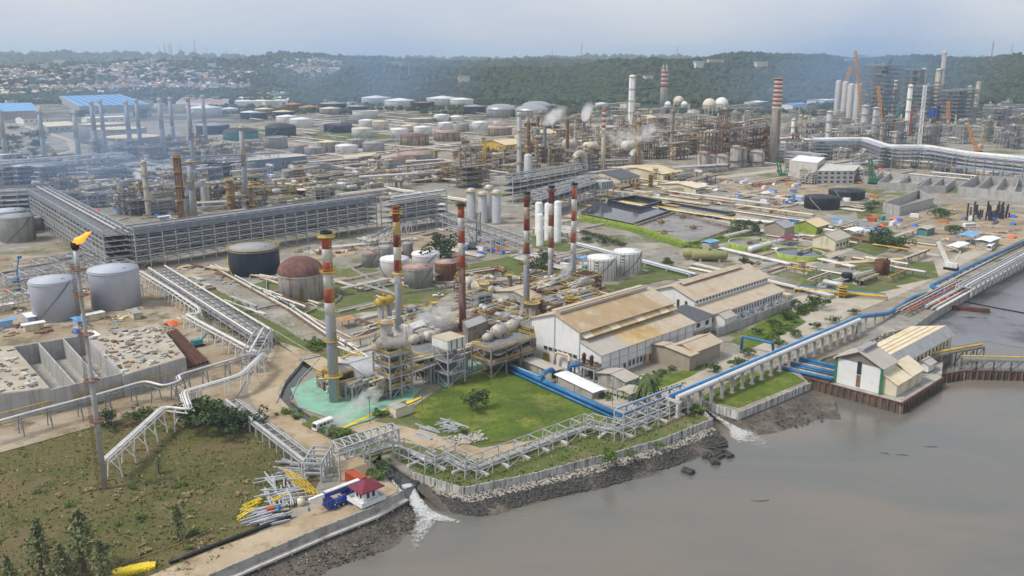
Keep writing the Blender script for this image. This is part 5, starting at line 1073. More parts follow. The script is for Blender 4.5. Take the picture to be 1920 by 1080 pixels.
for i, (px, py) in enumerate([(694, 795), (693, 760), (792, 768), (823, 750), (850, 745), (1148, 760), (880, 700)]):
    p = gp_(px, py); t = thing('lamp_post', 'thin dark lamp post along the edge of the lawn', 'lamp post', p, 'lamp posts round the lawn'); bar('pole', p, p + Vector((0, 0, 9)), .16, 'steel_dark', t); bar('arm', p + Vector((0, 0, 8.9)), p + AX * 1.2 + Vector((0, 0, 9.1)), .12, 'steel_dark', t); b = MB(); b.box(p + AX * 1.4 + Vector((0, 0, 9.05)), (.7, .3, .15), GA); b.obj('lamp', 'galv', t)

# ================================================================ the halls
H0 = Vector((30.9, 297.6, 0)); HL = 55
t = thing('turbine_hall', 'long white hall with stepped brown roofs beside the palm', 'building', H0); P = lambda x, y, z: H0 + AX * x + BX * y + Vector((0, 0, z))
def slab(b, pts, th=.2):
    pts = [Vector(p) for p in pts]; n = (pts[1] - pts[0]).cross(pts[2] - pts[0]).normalized(); n = n if n.z > 0 else -n
    if (pts[1] - pts[0]).cross(pts[2] - pts[0]).z < 0: pts = pts[::-1]
    b.add(pts + [p - n * th for p in pts], [(0, 1, 2, 3), (7, 6, 5, 4), (0, 4, 5, 1), (1, 5, 6, 2), (2, 6, 7, 3), (3, 7, 4, 0)])
yl, ym, yr, yb_ = 0, 10, 22, 34; el_, em, er = 9.4, 12.2, 19.5
MB().add([P(0, 0, 0), P(HL, 0, 0), P(HL, yl + ym, 0), P(0, ym, 0), P(0, 0, el_ - .1), P(HL, 0, el_ - .1), P(HL, ym, em - .1), P(0, ym, em - .1)], [(0, 1, 5, 4), (1, 2, 6, 5), (3, 0, 4, 7)]).obj('aisle_wall', 'wall_white', t)
MB().add([P(0, ym, 0), P(HL, ym, 0), P(HL, yb_, 0), P(0, yb_, 0), P(0, ym, 15.6), P(HL, ym, 15.6), P(HL, yb_, 15.6), P(0, yb_, 15.6), P(0, yr, er - .1), P(HL, yr, er - .1)], [(0, 1, 5, 4), (1, 2, 6, 9, 5), (2, 3, 7, 6), (3, 0, 4, 8, 7)]).obj('nave_wall', 'wall_white', t)
for i, (x0, x1, mm) in enumerate([(-.8, 15, 'roof_taupe'), (15, 34, 'roof_amber'), (34, 55.8, 'roof_beige')]): b = MB(); slab(b, [P(x0, -.9, el_ - .2), P(x1, -.9, el_ - .2), P(x1, ym - .05, em), P(x0, ym - .05, em)]); b.obj('aisle_roof', mm, t)
for i, (x0, x1, mm) in enumerate([(-.8, 47, 'roof_brown'), (47, 55.8, 'roof_beige')]): b = MB(); slab(b, [P(x0, ym - 1.1, 15.2), P(x1, ym - 1.1, 15.2), P(x1, yr, er), P(x0, yr, er)]); b.obj('nave_roof', mm, t)
b = MB(); slab(b, [P(-.8, yb_ + .8, 15.2), P(HL + .8, yb_ + .8, 15.2), P(HL + .8, yr, er), P(-.8, yr, er)]); b.obj('nave_roof', 'roof_beige', t)
for i in range(11): b = MB(); slab(b, [P(i * 5 + .1, ym - 2.6, 13.2), P(i * 5 + 4.9, ym - 2.6, 13.2), P(i * 5 + 4.9, ym - .1, 14.6), P(i * 5 + .1, ym - .1, 14.6)], .1); b.obj('canopy_panel', 'roof_amber' if i % 3 else 'roof_cream', t)
bar('ridge_vent', P(1, yr - 1.2, er + .5), P(HL - 3, yr - 1.2, er + .5), .9, 'roof_taupe', t, .7); bar('ridge_vent', P(1, yr + 1.6, er + .5), P(HL - 2, yr + 1.6, er + .5), 2.2, 'roof_beige', t, .5)
for i in range(12):
    x = i * 5; bar('pilaster', P(x, -.08, 0), P(x, -.08, el_ - .3), .28, 'galv', t, .2); bar('pilaster', P(x, ym - .08, em), P(x, ym - .08, 15.2), .28, 'galv', t, .2)
for z in (3.0, 5.8): bar('gutter_line', P(0, -.12, z), P(HL, -.12, z), .1, 'galv', t, .16)
for y in (ym, yr, yb_): bar('pilaster', P(-.1, y, 0), P(-.1, y, 15 if y != yr else er), .35, 'galv', t, .3)
for i in range(7): opening('window', 'glass_dark', P, AX, BX, HL, ym, 'l', 12 + i * 2.4, 5.0, 1.7, 1.2, t)
for i in range(5): opening('window', 'glass_dark', P, AX, BX, HL, ym, 'f', 16 + i * 2.2, 1.2, 1.2, 2.2, t)
for x, mm in ((13, 'glass_dark'), (24.5, 'red_paint'), (26.5, 'bright_yellow'), (27.8, 'red_paint')): opening('door', mm, P, AX, BX, HL, ym, 'f', x, .1, 1.2, 2.8, t)
opening('door', 'glass_dark', P, AX, BX, HL, ym, 'l', 4, .1, 3, 3.8, t); opening('door', 'yellow', P, AX, BX, HL, ym, 'l', 26, .1, 3, 3.5, t)
for i, y in enumerate((2.5, 6)): pp = P(-2.2, y, 0); tt = thing('exhaust_manifold', 'dark rusty exhaust pipes standing outside the hall gable', 'pipework', pp, 'manifolds outside the hall gable'); MB().lathe(pp, [(.7, 4.5), (.5, 6), (.8, 6.3), (.6, 7.8), (.9, 8), (.3, 9)], 10).obj('body', 'dark_rust', tt); bar('leg', pp, pp + Vector((0, 0, 4.6)), .5, 'dark_rust', tt); 
bb = P(-2.2, 4, 0); frame(bb, 4, 9, 4.4, 1, 'steel', 1, 2, label='balcony frame carrying the rusty exhaust pipes', rail='rust', brace=False)
pipeline([P(-2, 20, 0.3), P(-2, 20, 6), P(-2, 13, 6), P(-4.5, 11, 6), P(-4.5, 11, .3)], .55, 'pipe_tan', 'tan pipe looping over the paving beside the hall gable', world=True, support=0)
pipeline([P(-6, 9, 0), P(-6, 9, 4.5), P(-4.5, 7, 5), P(-2.6, 6, 5)], .8, 'blue_paint', 'short blue elbow pipe rising beside the hall gable', world=True, support=0)
# link block and second hall
l0 = P(HL, 2, 0); lp = lambda x, y: (l0 + AX * x + BX * y)
t = thing('link_block', 'white block with dark slate roof between the two halls', 'building', l0)
b = MB(); q = [lp(.3, 0), lp(16, 0), lp(16, 13), lp(.3, 13)]; b.prism(q, 3.8, 8.6); b.obj('wall', 'wall_white', t)
b = MB(); slab(b, [Z(lp(-.2, -1), 8.5), Z(lp(17, -1), 8.5), Z(lp(17, 13.5), 10.2), Z(lp(-.2, 13.5), 10.2)]); b.obj('roof', 'roof_slate', t)
for x in (1, 5.5, 10, 15): bar('pillar', lp(x, .4), Z(lp(x, .4), 3.8), .5, 'concrete', t)
for x in (2.5, 6.5, 12.5): opening('window', 'glass_dark', lambda a, c, z: lp(a, c) + Vector((0, 0, z)), AX, BX, 16, 13, 'f', x, 5.4, 2.2 if x > 5 else 1.2, 1.7, t)
b = MB(); b.prism([lp(3, 5), lp(15, 5), lp(15, 12), lp(3, 12)], 0, 3.8); b.obj('undercroft', 'concrete', t)
S0 = Vector((81.4, 354.6, 0)) ; S0 = S0 - AX * 1
t = thing('second_hall', 'second white hall with stepped beige roofs behind the link block', 'building', S0); P2 = lambda x, y, z: S0 + AX * x + BX * y + Vector((0, 0, z)); SL = 58
MB().add([P2(0, 0, 0), P2(SL, 0, 0), P2(SL, 8, 0), P2(0, 8, 0), P2(0, 0, 6.9), P2(SL, 0, 6.9), P2(SL, 8, 9.2), P2(0, 8, 9.2)], [(0, 1, 5, 4), (1, 2, 6, 5), (3, 0, 4, 7)]).obj('aisle_wall', 'wall_white', t)
MB().add([P2(0, 8, 0), P2(SL, 8, 0), P2(SL, 30, 0), P2(0, 30, 0), P2(0, 8, 12), P2(SL, 8, 12), P2(SL, 30, 12), P2(0, 30, 12), P2(0, 19, 15.9), P2(SL, 19, 15.9)], [(0, 1, 5, 4), (1, 2, 6, 9, 5), (2, 3, 7, 6), (3, 0, 4, 8, 7)]).obj('nave_wall', 'wall_white', t)
b = MB(); slab(b, [P2(-.8, -.9, 6.8), P2(SL + .8, -.9, 6.8), P2(SL + .8, 7.9, 9.3), P2(-.8, 7.9, 9.3)]); b.obj('aisle_roof', 'roof_beige', t)
for y0, z in ((7.2, 11.8), (30.8, 11.8)): b = MB(); slab(b, [P2(-1, y0, z), P2(SL + 1, y0, z), P2(SL + 1, 19, 16), P2(-1, 19, 16)]); b.obj('nave_roof', 'roof_beige', t)
b = MB(); slab(b, [P2(4, 16.6, 16.2), P2(SL - 8, 16.6, 16.2), P2(SL - 8, 19, 17.2), P2(4, 19, 17.2)]); slab(b, [P2(4, 21.4, 16.2), P2(SL - 8, 21.4, 16.2), P2(SL - 8, 19, 17.2), P2(4, 19, 17.2)]); b.obj('ridge_vent', 'roof_beige', t)
for i in range(26): opening('louvre', 'glass_dark', P2, AX, BX, SL, 8, 'f', 1.5 + i * 2.2, 4.0 if i % 2 else 3.8, .8, 1.7, t)
for i in range(24): b = MB(); b.box(P2(2 + i * 2.35, 7.93, 10.6), (1.2, .1, .9), GA); b.obj('clerestory', 'glass_dark', t)
for y in (12, 16): opening('window', 'glass_dark', P2, AX, BX, SL, 30, 'l', y, 6, 1.2, 4.5, t)
for x in range(0, 59, 6): bar('pilaster', P2(x, -.08, 0), P2(x, -.08, 6.6), .25, 'galv', t, .2)
panel_wall([P2(-4, -6, 0), P2(18, -6, 0), P2(60, -5, 0)], 0, 3.6, 'concrete_new', 'stained grey yard wall in front of the second hall', name='yard_wall', step=5)
for i in range(6): pp = P2(8 + i * 8, -2.8, 0); b = MB(); b.box(pp + Vector((0, 0, 1.6)), (4, 2.2, 3.2), GA); o = solo('transformer', b, 'steel', 'grey transformer in the yard before the second hall', 'transformer', pp, 'transformers before the second hall'); b = MB(); b.tube([pp + AX * -1.2 + Vector((0, 0, 3.8)), pp + AX * 1.2 + Vector((0, 0, 3.8))], .45, 10); b.obj('conservator', 'steel', o)
gable(P2(2, -5.5, 0), 7, 6, 6.5, 8, 'wall_white', 'roof_taupe', 'little white annex in front of the second hall', name='annex')
# brown sheds with curved roofs
for px, py, L_, W2, lab in ((1298, 692, 15, 11, 'taupe shed with arched roof nearest the palm'), (1330, 672, 16, 9, 'taupe shed with long sloped roof beside the pipe bridge'), (1290, 658, 14, 10, 'small taupe shed tucked between the hall and its neighbours')):
    O = gp_(px, py) if px != 1298 else gp_(1290, 697)
    if lab.startswith('taupe shed with arched'): O = gp_(1292, 697); gable(O - AX * 0, 4, 22, 6.0, 7.2, 'wall_taupe', 'roof_beige', lab, name='shed_block', ang=GA)
    elif 'long sloped' in lab: gable(gp_(1300, 690), 17, 10, 6.2, 8.0, 'wall_taupe', 'roof_beige', lab, name='shed_block')
    else: gable(gp_(1268, 652), 18, 9, 4.6, 6.6, 'wall_taupe', 'roof_beige', lab, name='shed_block')
gable(gp_(1172, 735), 6, 12, 3.8, 5, 'concrete', 'roof_taupe', 'small guard building with grey roof under the palm', name='gate_office', doors=[('f', 3, 1.2, 2.4, 'blue_paint')])
shed(gp_(1180, 748), 7, 6, 3.2, 'roof_taupe', 'open porch with blue posts beside the palm', post='blue_paint')
drum(gp_(1205, 722), AX, 1.1, 3.5, 'white_paint', 'white oxygen tank lying on the grass by the palm')
# flat white roofs along the blue main
for i, (a, b_, mm, lab) in enumerate([((982, 688), (1040, 712), 'roof_taupe', 'long low shelter with grey roof beside the blue main'), ((1044, 716), (1118, 752), 'roof_white', 'long low shelter with clean white roof beside the blue main')]):
    A_, B_ = gp_(*a), gp_(*b_); shed((A_ + B_) / 2 + AX * 2, (B_ - A_).length, 6, 2.8, mm, lab, ang=math.atan2((B_ - A_).y, (B_ - A_).x), pitch=.25, post='concrete', walls='concrete')
shed(gp_(979, 684), 8, 6, 5, 'roof_taupe', 'small tilted grey roof over the head of the blue main', pitch=1.4)
# blue mains
for off, r, z in ((0, .85, 1.4), (-1.9, .45, .8)):
    pipeline([gp_(948, 690) + AX * off + Vector((0, 0, z)), gp_(1162, 787) + AX * off + Vector((0, 0, z))], r, 'blue_paint', 'thick blue water main crossing the lawn' if r > .8 else 'thinner blue pipe alongside the thick main', world=True, support=8, sup='blue_paint')
pipeline([gp_(952, 692) + AX * .05 + Vector((0, 0, 1.42)), gp_(1010, 716) + AX * .05 + Vector((0, 0, 1.42))], .92, 'blue_pale', 'pale insulated sleeve at the head of the blue main', world=True, support=0)
pipeline([gp_(1018, 722) + Vector((0, 0, 1.4)), gp_(1018, 722) + Vector((0, 0, 4.2)), gp_(1036, 712) + Vector((0, 0, 4.2)), gp_(1040, 708)], .8, 'blue_paint', 'blue elbow branching off the water main', world=True, support=0, rb=2)
# pipe bridge on concrete T supports
br = [gp_(1168, 790), gp_(1280, 785), gp_(1350, 752), gp_(1440, 706), gp_(1540, 656), gp_(1612, 626)]
w0, w1 = G(1270, 746, 6.5), G(1612, 600, 6.5); t = thing('pipe_bridge', 'white and blue pipes carried on concrete portals above the shore road', 'pipe bridge', Z(w0, 0)); bd = (w1 - w0).normalized(); bn = Vector((-bd.y, bd.x, 0))
rod('pipe', w0 + Vector((0, 0, .1)), w1 + Vector((0, 0, .1)), .85, 'pipe_white', t); rod('pipe', w0 + bn * 2.1, w1 + bn * 2.1, .75, 'blue_paint', t); rod('pipe', w0 + bn * 3.5 - Vector((0, 0, .3)), w1 + bn * 3.5 - Vector((0, 0, .3)), .4, 'blue_pale', t)
ln = (w1 - w0).length; k = int(ln / 6)
for i in range(k + 1):
    p = w0 + bd * (ln * i / k) + bn * 1.4
    for s in (-1, 1): bar('portal_leg', Z(p + bn * s * 1.7, -1.5 if i < 5 else 0), Z(p + bn * s * 1.7, 5.0), .85, 'concrete_pale', t)
    bar('portal_beam', Z(p - bn * 2.9, 5.3), Z(p + bn * 2.9, 5.3), .9, 'concrete_pale', t, .8)
    for s in (-1, 1): bb = MB(); bb.box(Z(p + bn * s * 1.7, .2), (1.5, 1.5, .4), GA); bb.obj('footing', 'concrete_pale', t)
q0 = G(1160, 792, 3); rack(gp_(1160, 800), gp_(1282, 752), 3.6, 5, 2, 'galv', 5, [(0, 0, .7, 'blue_paint'), (1.2, 1, .3, 'blue_pale')], 'grey lattice rack holding the blue main at the start of the pipe bridge', z1=2.6)
# blue shoreline mains further on
pipeline([Z(w1 + bn * 2.1, 6.3), Z(w1 + bd * 6 + bn * 2.1, 6.3), gp_(1665, 596) + Vector((0, 0, 2)), gp_(1712, 565) + Vector((0, 0, 2)), gp_(1745, 556) + Vector((0, 0, 2)), gp_(1768, 560) + Vector((0, 0, 2)), gp_(1772, 552) + Vector((0, 0, 2)), gp_(1742, 545) + Vector((0, 0, 2)), gp_(1820, 505) + Vector((0, 0, 2)), gp_(1960, 440) + Vector((0, 0, 2))], .85, 'blue_paint', 'thick blue main with a loop running beside the shore road', world=True, support=9, rb=3)
for off, r, mm, z, lab in ((-4, .5, 'blue_paint', 1, 'second thinner blue main beside the shore road'), (-7, .8, 'pipe_grey', 1.4, 'grey shoreline pipe along the quay'), (-9.5, .5, 'pipe_grey', 1.0, 'slender grey shoreline pipe nearer the quay'), (-12, .6, 'pipe_white', 1.1, 'pale shoreline pipe beside the quay wall'), (2.4, .35, 'pipe_white', .8, 'thin white pipe between road and blue main')):
    a, b_ = gp_(1705, 575), gp_(1965, 440); d = (b_ - a).normalized(); n_ = Vector((-d.y, d.x, 0)); pipeline([Z(a + n_ * off, z), Z(b_ + n_ * off, z)], r, mm, lab, world=True, support=8)
rack(gp_(1805, 555), gp_(1990, 450), 7, 4.5, 1, 'galv', 7, [(-2.5, 0, .4, 'pipe_grey'), (-1, 0, .5, 'pipe_white'), (1, 0, .4, 'pipe_grey'), (2.6, 0, .35, 'pipe_grey')], 'low grey pipe rack along the quay by the oily mudflat', brace=True)
rack(gp_(1690, 592), gp_(1800, 535), 6, 2.2, 1, 'dirty_steel', 5, [(-2, 0, .3, 'safety_orange'), (0, 0, .4, 'pipe_grey'), (2, 0, .3, 'pipe_tan')], 'low rusty pipe sleepers with orange wrapped pipes by the quay', brace=False)
for i in range(9): p = gp_(1752 + i * 7 + rs.uniform(-3, 3), 574 - i * 4 + rs.uniform(-2, 2)); b = MB(); b.box(p + Vector((0, 0, .5)), (3.2, 1.2, 1.0), GA + rs.uniform(-.2, .2)); b.box(p + Vector((.3, .2, 1.1)), (2.2, .8, .4), GA); solo('barrier', b, 'safety_orange', 'orange plastic barrier stacked beside the shoreline pipes', 'barrier', p, 'orange barriers by the quay')
pipeline([gp_(1390, 655), gp_(1390, 655) + Vector((0, 0, 5.2)), gp_(1447, 668) + Vector((0, 0, 5.2)), gp_(1450, 664)], .55, 'blue_paint', 'blue pipe gantry arching over the shore road', world=True, support=0, rb=1)
# pump house on sheet piles
pa = R(44.5); O = Vector((112.5, 285.5, -1.2)); O = G(1668, 752, -1.2)
pz = -1.0
ph = lambda x, y, z: Vector((128.0, 282.2, 0)) + AX * x + BX * y + Vector((0, 0, z))
t = thing('pump_house', 'pale pump house with cream and grey roofs standing in the water on sheet piles', 'building', ph(0, 0, -4))
MB().add([ph(0, 6, pz), ph(10, 6, pz), ph(10, 22, pz), ph(0, 22, pz), ph(0, 6, 8.5), ph(10, 6, 8.5), ph(10, 22, 8.5), ph(0, 22, 8.5), ph(0, 14, 12.2), ph(10, 14, 12.2)], [(0, 1, 5, 4), (1, 2, 6, 9, 5), (2, 3, 7, 6), (3, 0, 4, 8, 7)]).obj('wall', 'wall_white', t)
for y0 in (5, 23): b = MB(); slab(b, [ph(-1.2, y0, 8.2), ph(11, y0, 8.2), ph(11, 14, 12.4), ph(-1.2, 14, 12.4)]); b.obj('roof_slope', 'roof_taupe', t)
bar('ridge_vent', ph(0, 14, 12.9), ph(10, 14, 12.9), 2.4, 'roof_grey', t, 1.0)
b = MB(); b.add([ph(-.06, 6, 8.0), ph(-.06, 22, 8.0), ph(-.06, 14, 12.1)], [(0, 1, 2), (2, 1, 0)]); b.obj('gable_cladding', 'roof_taupe', t)
for y in (6, 22): bar('corner_post', ph(-.12, y, pz), ph(-.12, y, 8.4), .8, 'green_paint', t, .5)
b = MB(); b.box(ph(-.08, 13.8, 6.3), (.14, 1.5, 4.6), GA); b.obj('window', 'glass_dark', t); b = MB(); b.box(ph(-.08, 13.8, 1.6), (.14, 1.4, 4.2), GA); b.obj('door', 'rust', t)
MB().add([ph(10, 7, pz), ph(64, 7, pz), ph(64, 22, pz), ph(10, 22, pz), ph(10, 7, 5.6), ph(64, 7, 5.6), ph(64, 22, 5.6), ph(10, 22, 5.6), ph(10, 10, 8.2), ph(64, 10, 8.2)], [(0, 1, 5, 4), (1, 2, 6, 9, 5), (2, 3, 7, 6), (3, 0, 4, 8, 7)]).obj('wall', 'wall_cream', t)
b = MB(); slab(b, [ph(11.1, 6.2, 5.3), ph(65, 6.2, 5.3), ph(65, 10, 8.4), ph(11.1, 10, 8.4)]); b.obj('roof_slope', 'roof_grey', t)
b = MB(); slab(b, [ph(11.1, 23, 5.3), ph(65, 23, 5.3), ph(65, 10, 8.4), ph(11.1, 10, 8.4)]); b.obj('roof_slope', 'roof_cream', t)
for y in (12.5, 15.5, 18.5): b = MB(); zr = 8.4 - (y - 10) * 3.1 / 13 + .12; slab(b, [ph(12, y, zr), ph(63, y, zr), ph(63, y + .6, zr - .14), ph(12, y + .6, zr - .14)], .05); b.obj('rooflight', 'roof_amber', t)
MB().add([ph(1, 1, pz), ph(22, 1, pz), ph(22, 6.9, pz), ph(1, 6.9, pz), ph(1, 1, 3.4), ph(22, 1, 3.4), ph(22, 6.9, 6.2), ph(1, 6.9, 6.2)], [(0, 1, 5, 4), (1, 2, 6, 5), (3, 0, 4, 7)]).obj('lean_to_wall', 'wall_cream', t)
b = MB(); slab(b, [ph(.4, .4, 3.4), ph(12, .4, 3.4), ph(12, 6.9, 6.5), ph(.4, 6.9, 6.5)]); b.obj('lean_to_roof', 'roof_cream', t); b = MB(); slab(b, [ph(12.1, .4, 3.6), ph(23, .4, 3.6), ph(23, 6.9, 7.2), ph(12.1, 6.9, 7.2)]); b.obj('lean_to_roof', 'roof_cream', t)
for i in range(11): b = MB(); b.box(ph(26 + i * 3.4, 6.93, 3.0), (1.1, .12, 2.2), GA); b.obj('window', 'glass_dark', t)
gable(ph(32, 2.8, 0), 5, 4, 3.0, 4.0, 'wall_white', 'roof_taupe', 'tiny white hut on stilts beside the pump house', name='hut', z0=-.6)
# sheet pile wall round it
def sheet_piles(pts, z0, z1, label, step=1.1):
    t = thing('sheet_pile_wall', label, 'wall', Z(pts[0], z0)); i = 0
    for a, b_ in zip(pts, pts[1:]):
        d = b_ - a; k = int(d.length / step); d.normalize(); n_ = Vector((d.y, -d.x, 0))
        for j in range(k): c = a + d * step * (j + .5) + n_ * (.22 if j % 2 else -.1); bar('sheet_pile', Z(c, z0), Z(c, z1 + (.12 if j % 3 == 0 else 0)), step * .98, 'sheet_pile', t, .35)
        bar('capping_beam', Z(a, z1 + .1), Z(b_, z1 + .1), .7, 'dark_rust', t, .35)
    return t
sheet_piles([ph(-5, 27, 0), ph(-5, -3.5, 0), ph(30, -3.5, 0)], -5, -.4, 'rusty sheet pile wall wrapped round the pump house')
sheet_piles([ph(34, -1.5, 0), ph(44, -6, 0), ph(53, -16, 0), ph(75, -40, 0)], -5, -.8, 'rusty sheet pile jetty leading off beyond the pump house')
b = MB(); b.prism([ph(-4.7, 26, 0), ph(-4.7, -3.1, 0), ph(29, -3.1, 0), ph(52, 5, 0), ph(65, 6, 0), ph(65, 24, 0), ph(8, 27, 0)], -4.6, -1.1); solo('pump_platform', b, 'concrete', 'dark concrete base under the pump house', 'platform', ph(0, 0, -4.6))
for x in range(34, 52, 4): bar('pile', ph(x, 7.5, -5), ph(x, 7.5, -1), .7, 'concrete', t)
rack(ph(52, -2, -4), ph(76, -30, -4), 5, 1.2, 1, 'dirty_steel', 6, [(1.2, 0, .3, 'yellow')], 'yellow walkway frame over the intake beyond the pump house', brace=True, base=-4, name='walkway', cat='walkway', deck=(0,))
rack(ph(44, 8, -4), ph(70, -2, -4), 3, 1.6, 1, 'dirty_steel', 6, [(0, 0, .5, 'yellow')], 'weathered jetty with a yellow pipe behind the pump house', base=-4, name='jetty', cat='jetty', deck=(0,))
for i in range(7): a = ph(-1.5 + i * 2.4, 22.5, .3 - .15 * (i % 2)); b_ = ph(-4 + i * 2.4, 42, .5); pipeline([a, b_], .62 if i % 3 == 0 else .32, 'blue_paint' if i % 3 != 1 else 'pipe_tan', 'thick blue discharge pipe between pump house and shore mains' if i % 3 == 0 else ('thin blue pipe beside the pump discharge pipes' if i % 3 == 2 else 'tan pipe beside the pump discharge pipes'), world=True, support=0, group=['thick discharge pipes', 'tan discharge pipes', 'thin discharge pipes'][i % 3])
sheet_piles([ph(-5, 42, 0), ph(-5, 27, 0)], -5, -.3, 'short sheet pile wall behind the discharge pipes')
b = MB(); b.prism([ph(-4.8, 23, 0), ph(-4.8, 44, 0), ph(16, 46, 0), ph(16, 23, 0)], -4.6, -.6); solo('pipe_trench', b, 'mud', 'muddy ledge under the pump discharge pipes', 'ledge', ph(-3, 3, -4.6))
pipeline([G(1705, 588, SEA) + Vector((0, 0, .3)), G(1775, 560, SEA) + Vector((0, 0, .3)), G(1850, 575, SEA) + Vector((0, 0, .3)), G(1930, 590, SEA) + Vector((0, 0, .3))], .3, 'rubber', 'dark floating boom lying across the oily mudflat', world=True, support=0, name='floating_boom', cat='boom')
rr_ = gp_(1790, 612); b = MB(); b.box(Z(G(1805, 582, SEA), -3.2), (22, 2.6, 2), R(-22)); solo('old_pier', b, 'dark_rust', 'old dark pier stub on the oily mudflat', 'pier', G(1805, 582, SEA))
# trees and bushes round the halls and shore road
for i, (px, py, h) in enumerate([(1383, 690, 4.2), (1340, 700, 4), (1402, 668, 3.6), (1362, 712, 3.2), (1458, 652, 3.6), (1490, 632, 3.8), (1530, 618, 3.2), (1562, 606, 3.2), (1532, 578, 6.5), (1475, 600, 4.5), (1500, 588, 4.5), (1450, 612, 3.5), (1420, 628, 3), (1488, 575, 4), (1600, 590, 3)]):
    tree(G(px, py), h, 'broad', 'small round street tree along the shore road', 'street trees along the shore road', wide=1.15)
for i in range(26): px = 1440 + i * 3.6; tree(G(px + rs.uniform(-4, 4), 640 - i * 2.6 + rs.uniform(-14, 2)), rs.uniform(1.5, 3), 'shrub', 'garden bush before the second hall', 'garden bushes before the second hall', name='shrub', wide=1.5)
for i, (px, py) in enumerate([(1230, 705), (1245, 700), (1262, 694), (1210, 712), (1130, 742), (1225, 720)]): tree(G(px, py), 2.2, 'shrub', 'clipped bush in the garden beside the palm', 'clipped bushes beside the palm', name='shrub', wide=1.4)
for i in range(34):
    p = gp_(1140, 738).lerp(gp_(1180, 752), i / 12) if i < 12 else gp_(1180, 752).lerp(gp_(1288, 718), (i - 12) / 22); b = MB(); b.box(p + Vector((0, 0, .35)), (.5, .5, .7), GA); solo('kerb_marker', b, 'lime' if i % 2 else 'tank_black', 'yellow green kerb block edging the palm garden' if i % 2 else 'black kerb block edging the palm garden', 'kerb block', p, 'kerb blocks round the palm garden')
# ================================================================ the great grey racks
c0 = G(250, 430, 22); c1 = G(705, 368, 22); c2 = G(760, 362, 22)
d0 = (fl(c1) - fl(c0)).normalized(); n0 = Vector((-d0.y, d0.x, 0)); W1 = 13
pip = lambda w, lv, seed, dens=.7: [(random.Random(seed + k * 31 + j).uniform(-w / 2 + .8, w / 2 - .8), k, random.Random(seed + k * 7 + j).uniform(.2, .5), random.Random(seed + j).choice(['pipe_grey', 'pipe_grey', 'galv', 'pipe_white', 'steel_dark'])) for k in range(lv) for j in range(int(w * .35 * dens))]
rack(fl(c0) + n0 * W1 / 2, fl(c1) + n0 * W1 / 2, W1, 22, 7, 'galv', 7.5, pip(W1, 7, 3), 'tall many levelled grey pipe rack running behind the tank yard', z1=4.5, deck=(1, 2, 3, 4, 5), fascia=3.2, truss=True)
e0 = fl(c1) - n0 * 9 + d0 * 2; rack(e0, e0 + d0 * 44, 14, 22, 6, 'galv', 8, pip(14, 6, 9), 'stepped forward bay of the tall grey rack', z1=4.5, deck=(1, 2, 3, 4), truss=True)
l0_, l1_ = G(245, 428, 22), G(92, 349, 22); dl = (fl(l1_) - fl(l0_)).normalized(); nl = Vector((-dl.y, dl.x, 0))
rack(fl(l0_) + nl * 7, fl(l1_) + nl * 7, 14, 22, 7, 'galv', 8, pip(14, 7, 21), 'tall grey rack arm running back from the rack corner', z1=5, deck=(1, 2, 3, 4, 5), fascia=3.5, truss=True)
f0, f1 = G(92, 349, 22), G(-60, 356, 22); rack(fl(f0), fl(f1) , 14, 22, 6, 'galv', 9, pip(14, 6, 33), 'tall grey rack arm passing behind the small left tanks', z1=5, deck=(1, 2, 3, 4))
for i, (a, b_, w, H, lab) in enumerate([((-40, 352), (240, 328), 13, 20, 'tall hazy rack in front of the heater stacks'), ((240, 345), (330, 352), 14, 18, 'grey rack block before the rusty column'), ((330, 330), (520, 318), 14, 16, 'long blue grey rack under the pale roofed substation'), ((820, 420), (985, 480), 9, 9, 'low grey rack between silos and round tanks'), ((1000, 410), (1110, 372), 12, 18, 'grey rack behind the white cylinders'), ((950, 380), (1090, 352), 12, 20, 'grey rack behind the three far banded stacks'), ((0, 545), (170, 505), 14, 6, 'low white steel frame over the dirt site'), ((150, 505), (250, 560), 9, 6, 'low white steel frame turning beside the blue grey tank'), ((700, 470), (770, 430), 8, 7, 'short grey rack in front of the tall rack'), ((845, 450), (930, 475), 7, 8, 'galvanised frame row above blue tarpaulins'), ((90, 505), (200, 478), 8, 5, 'low steel frame before the grey tanks')]):
    lv = max(1, int(H / 4)); rack(gp_(*a), gp_(*b_), w, H, lv, 'galv', 9 if H < 10 else 9, pip(w, lv, 50 + i, .5), lab, deck=tuple(range(1, lv - 1)) if H > 12 else None)
for i, (px, py, wx, wy, lab) in enumerate([(30, 540, 40, 16, 'pale steel skeleton over the dirt at the edge of the site'), (120, 508, 44, 16, 'pale steel skeleton before the grey tanks'), (190, 522, 30, 14, 'pale steel skeleton behind the second blue grey tank'), (40, 575, 30, 14, 'pale steel skeleton beside the stair tank')]): frame(gp_(px, py), wx, wy, 7, 2, 'galv', 5, 2, lab, deck=None, rail=None, cw=.4)
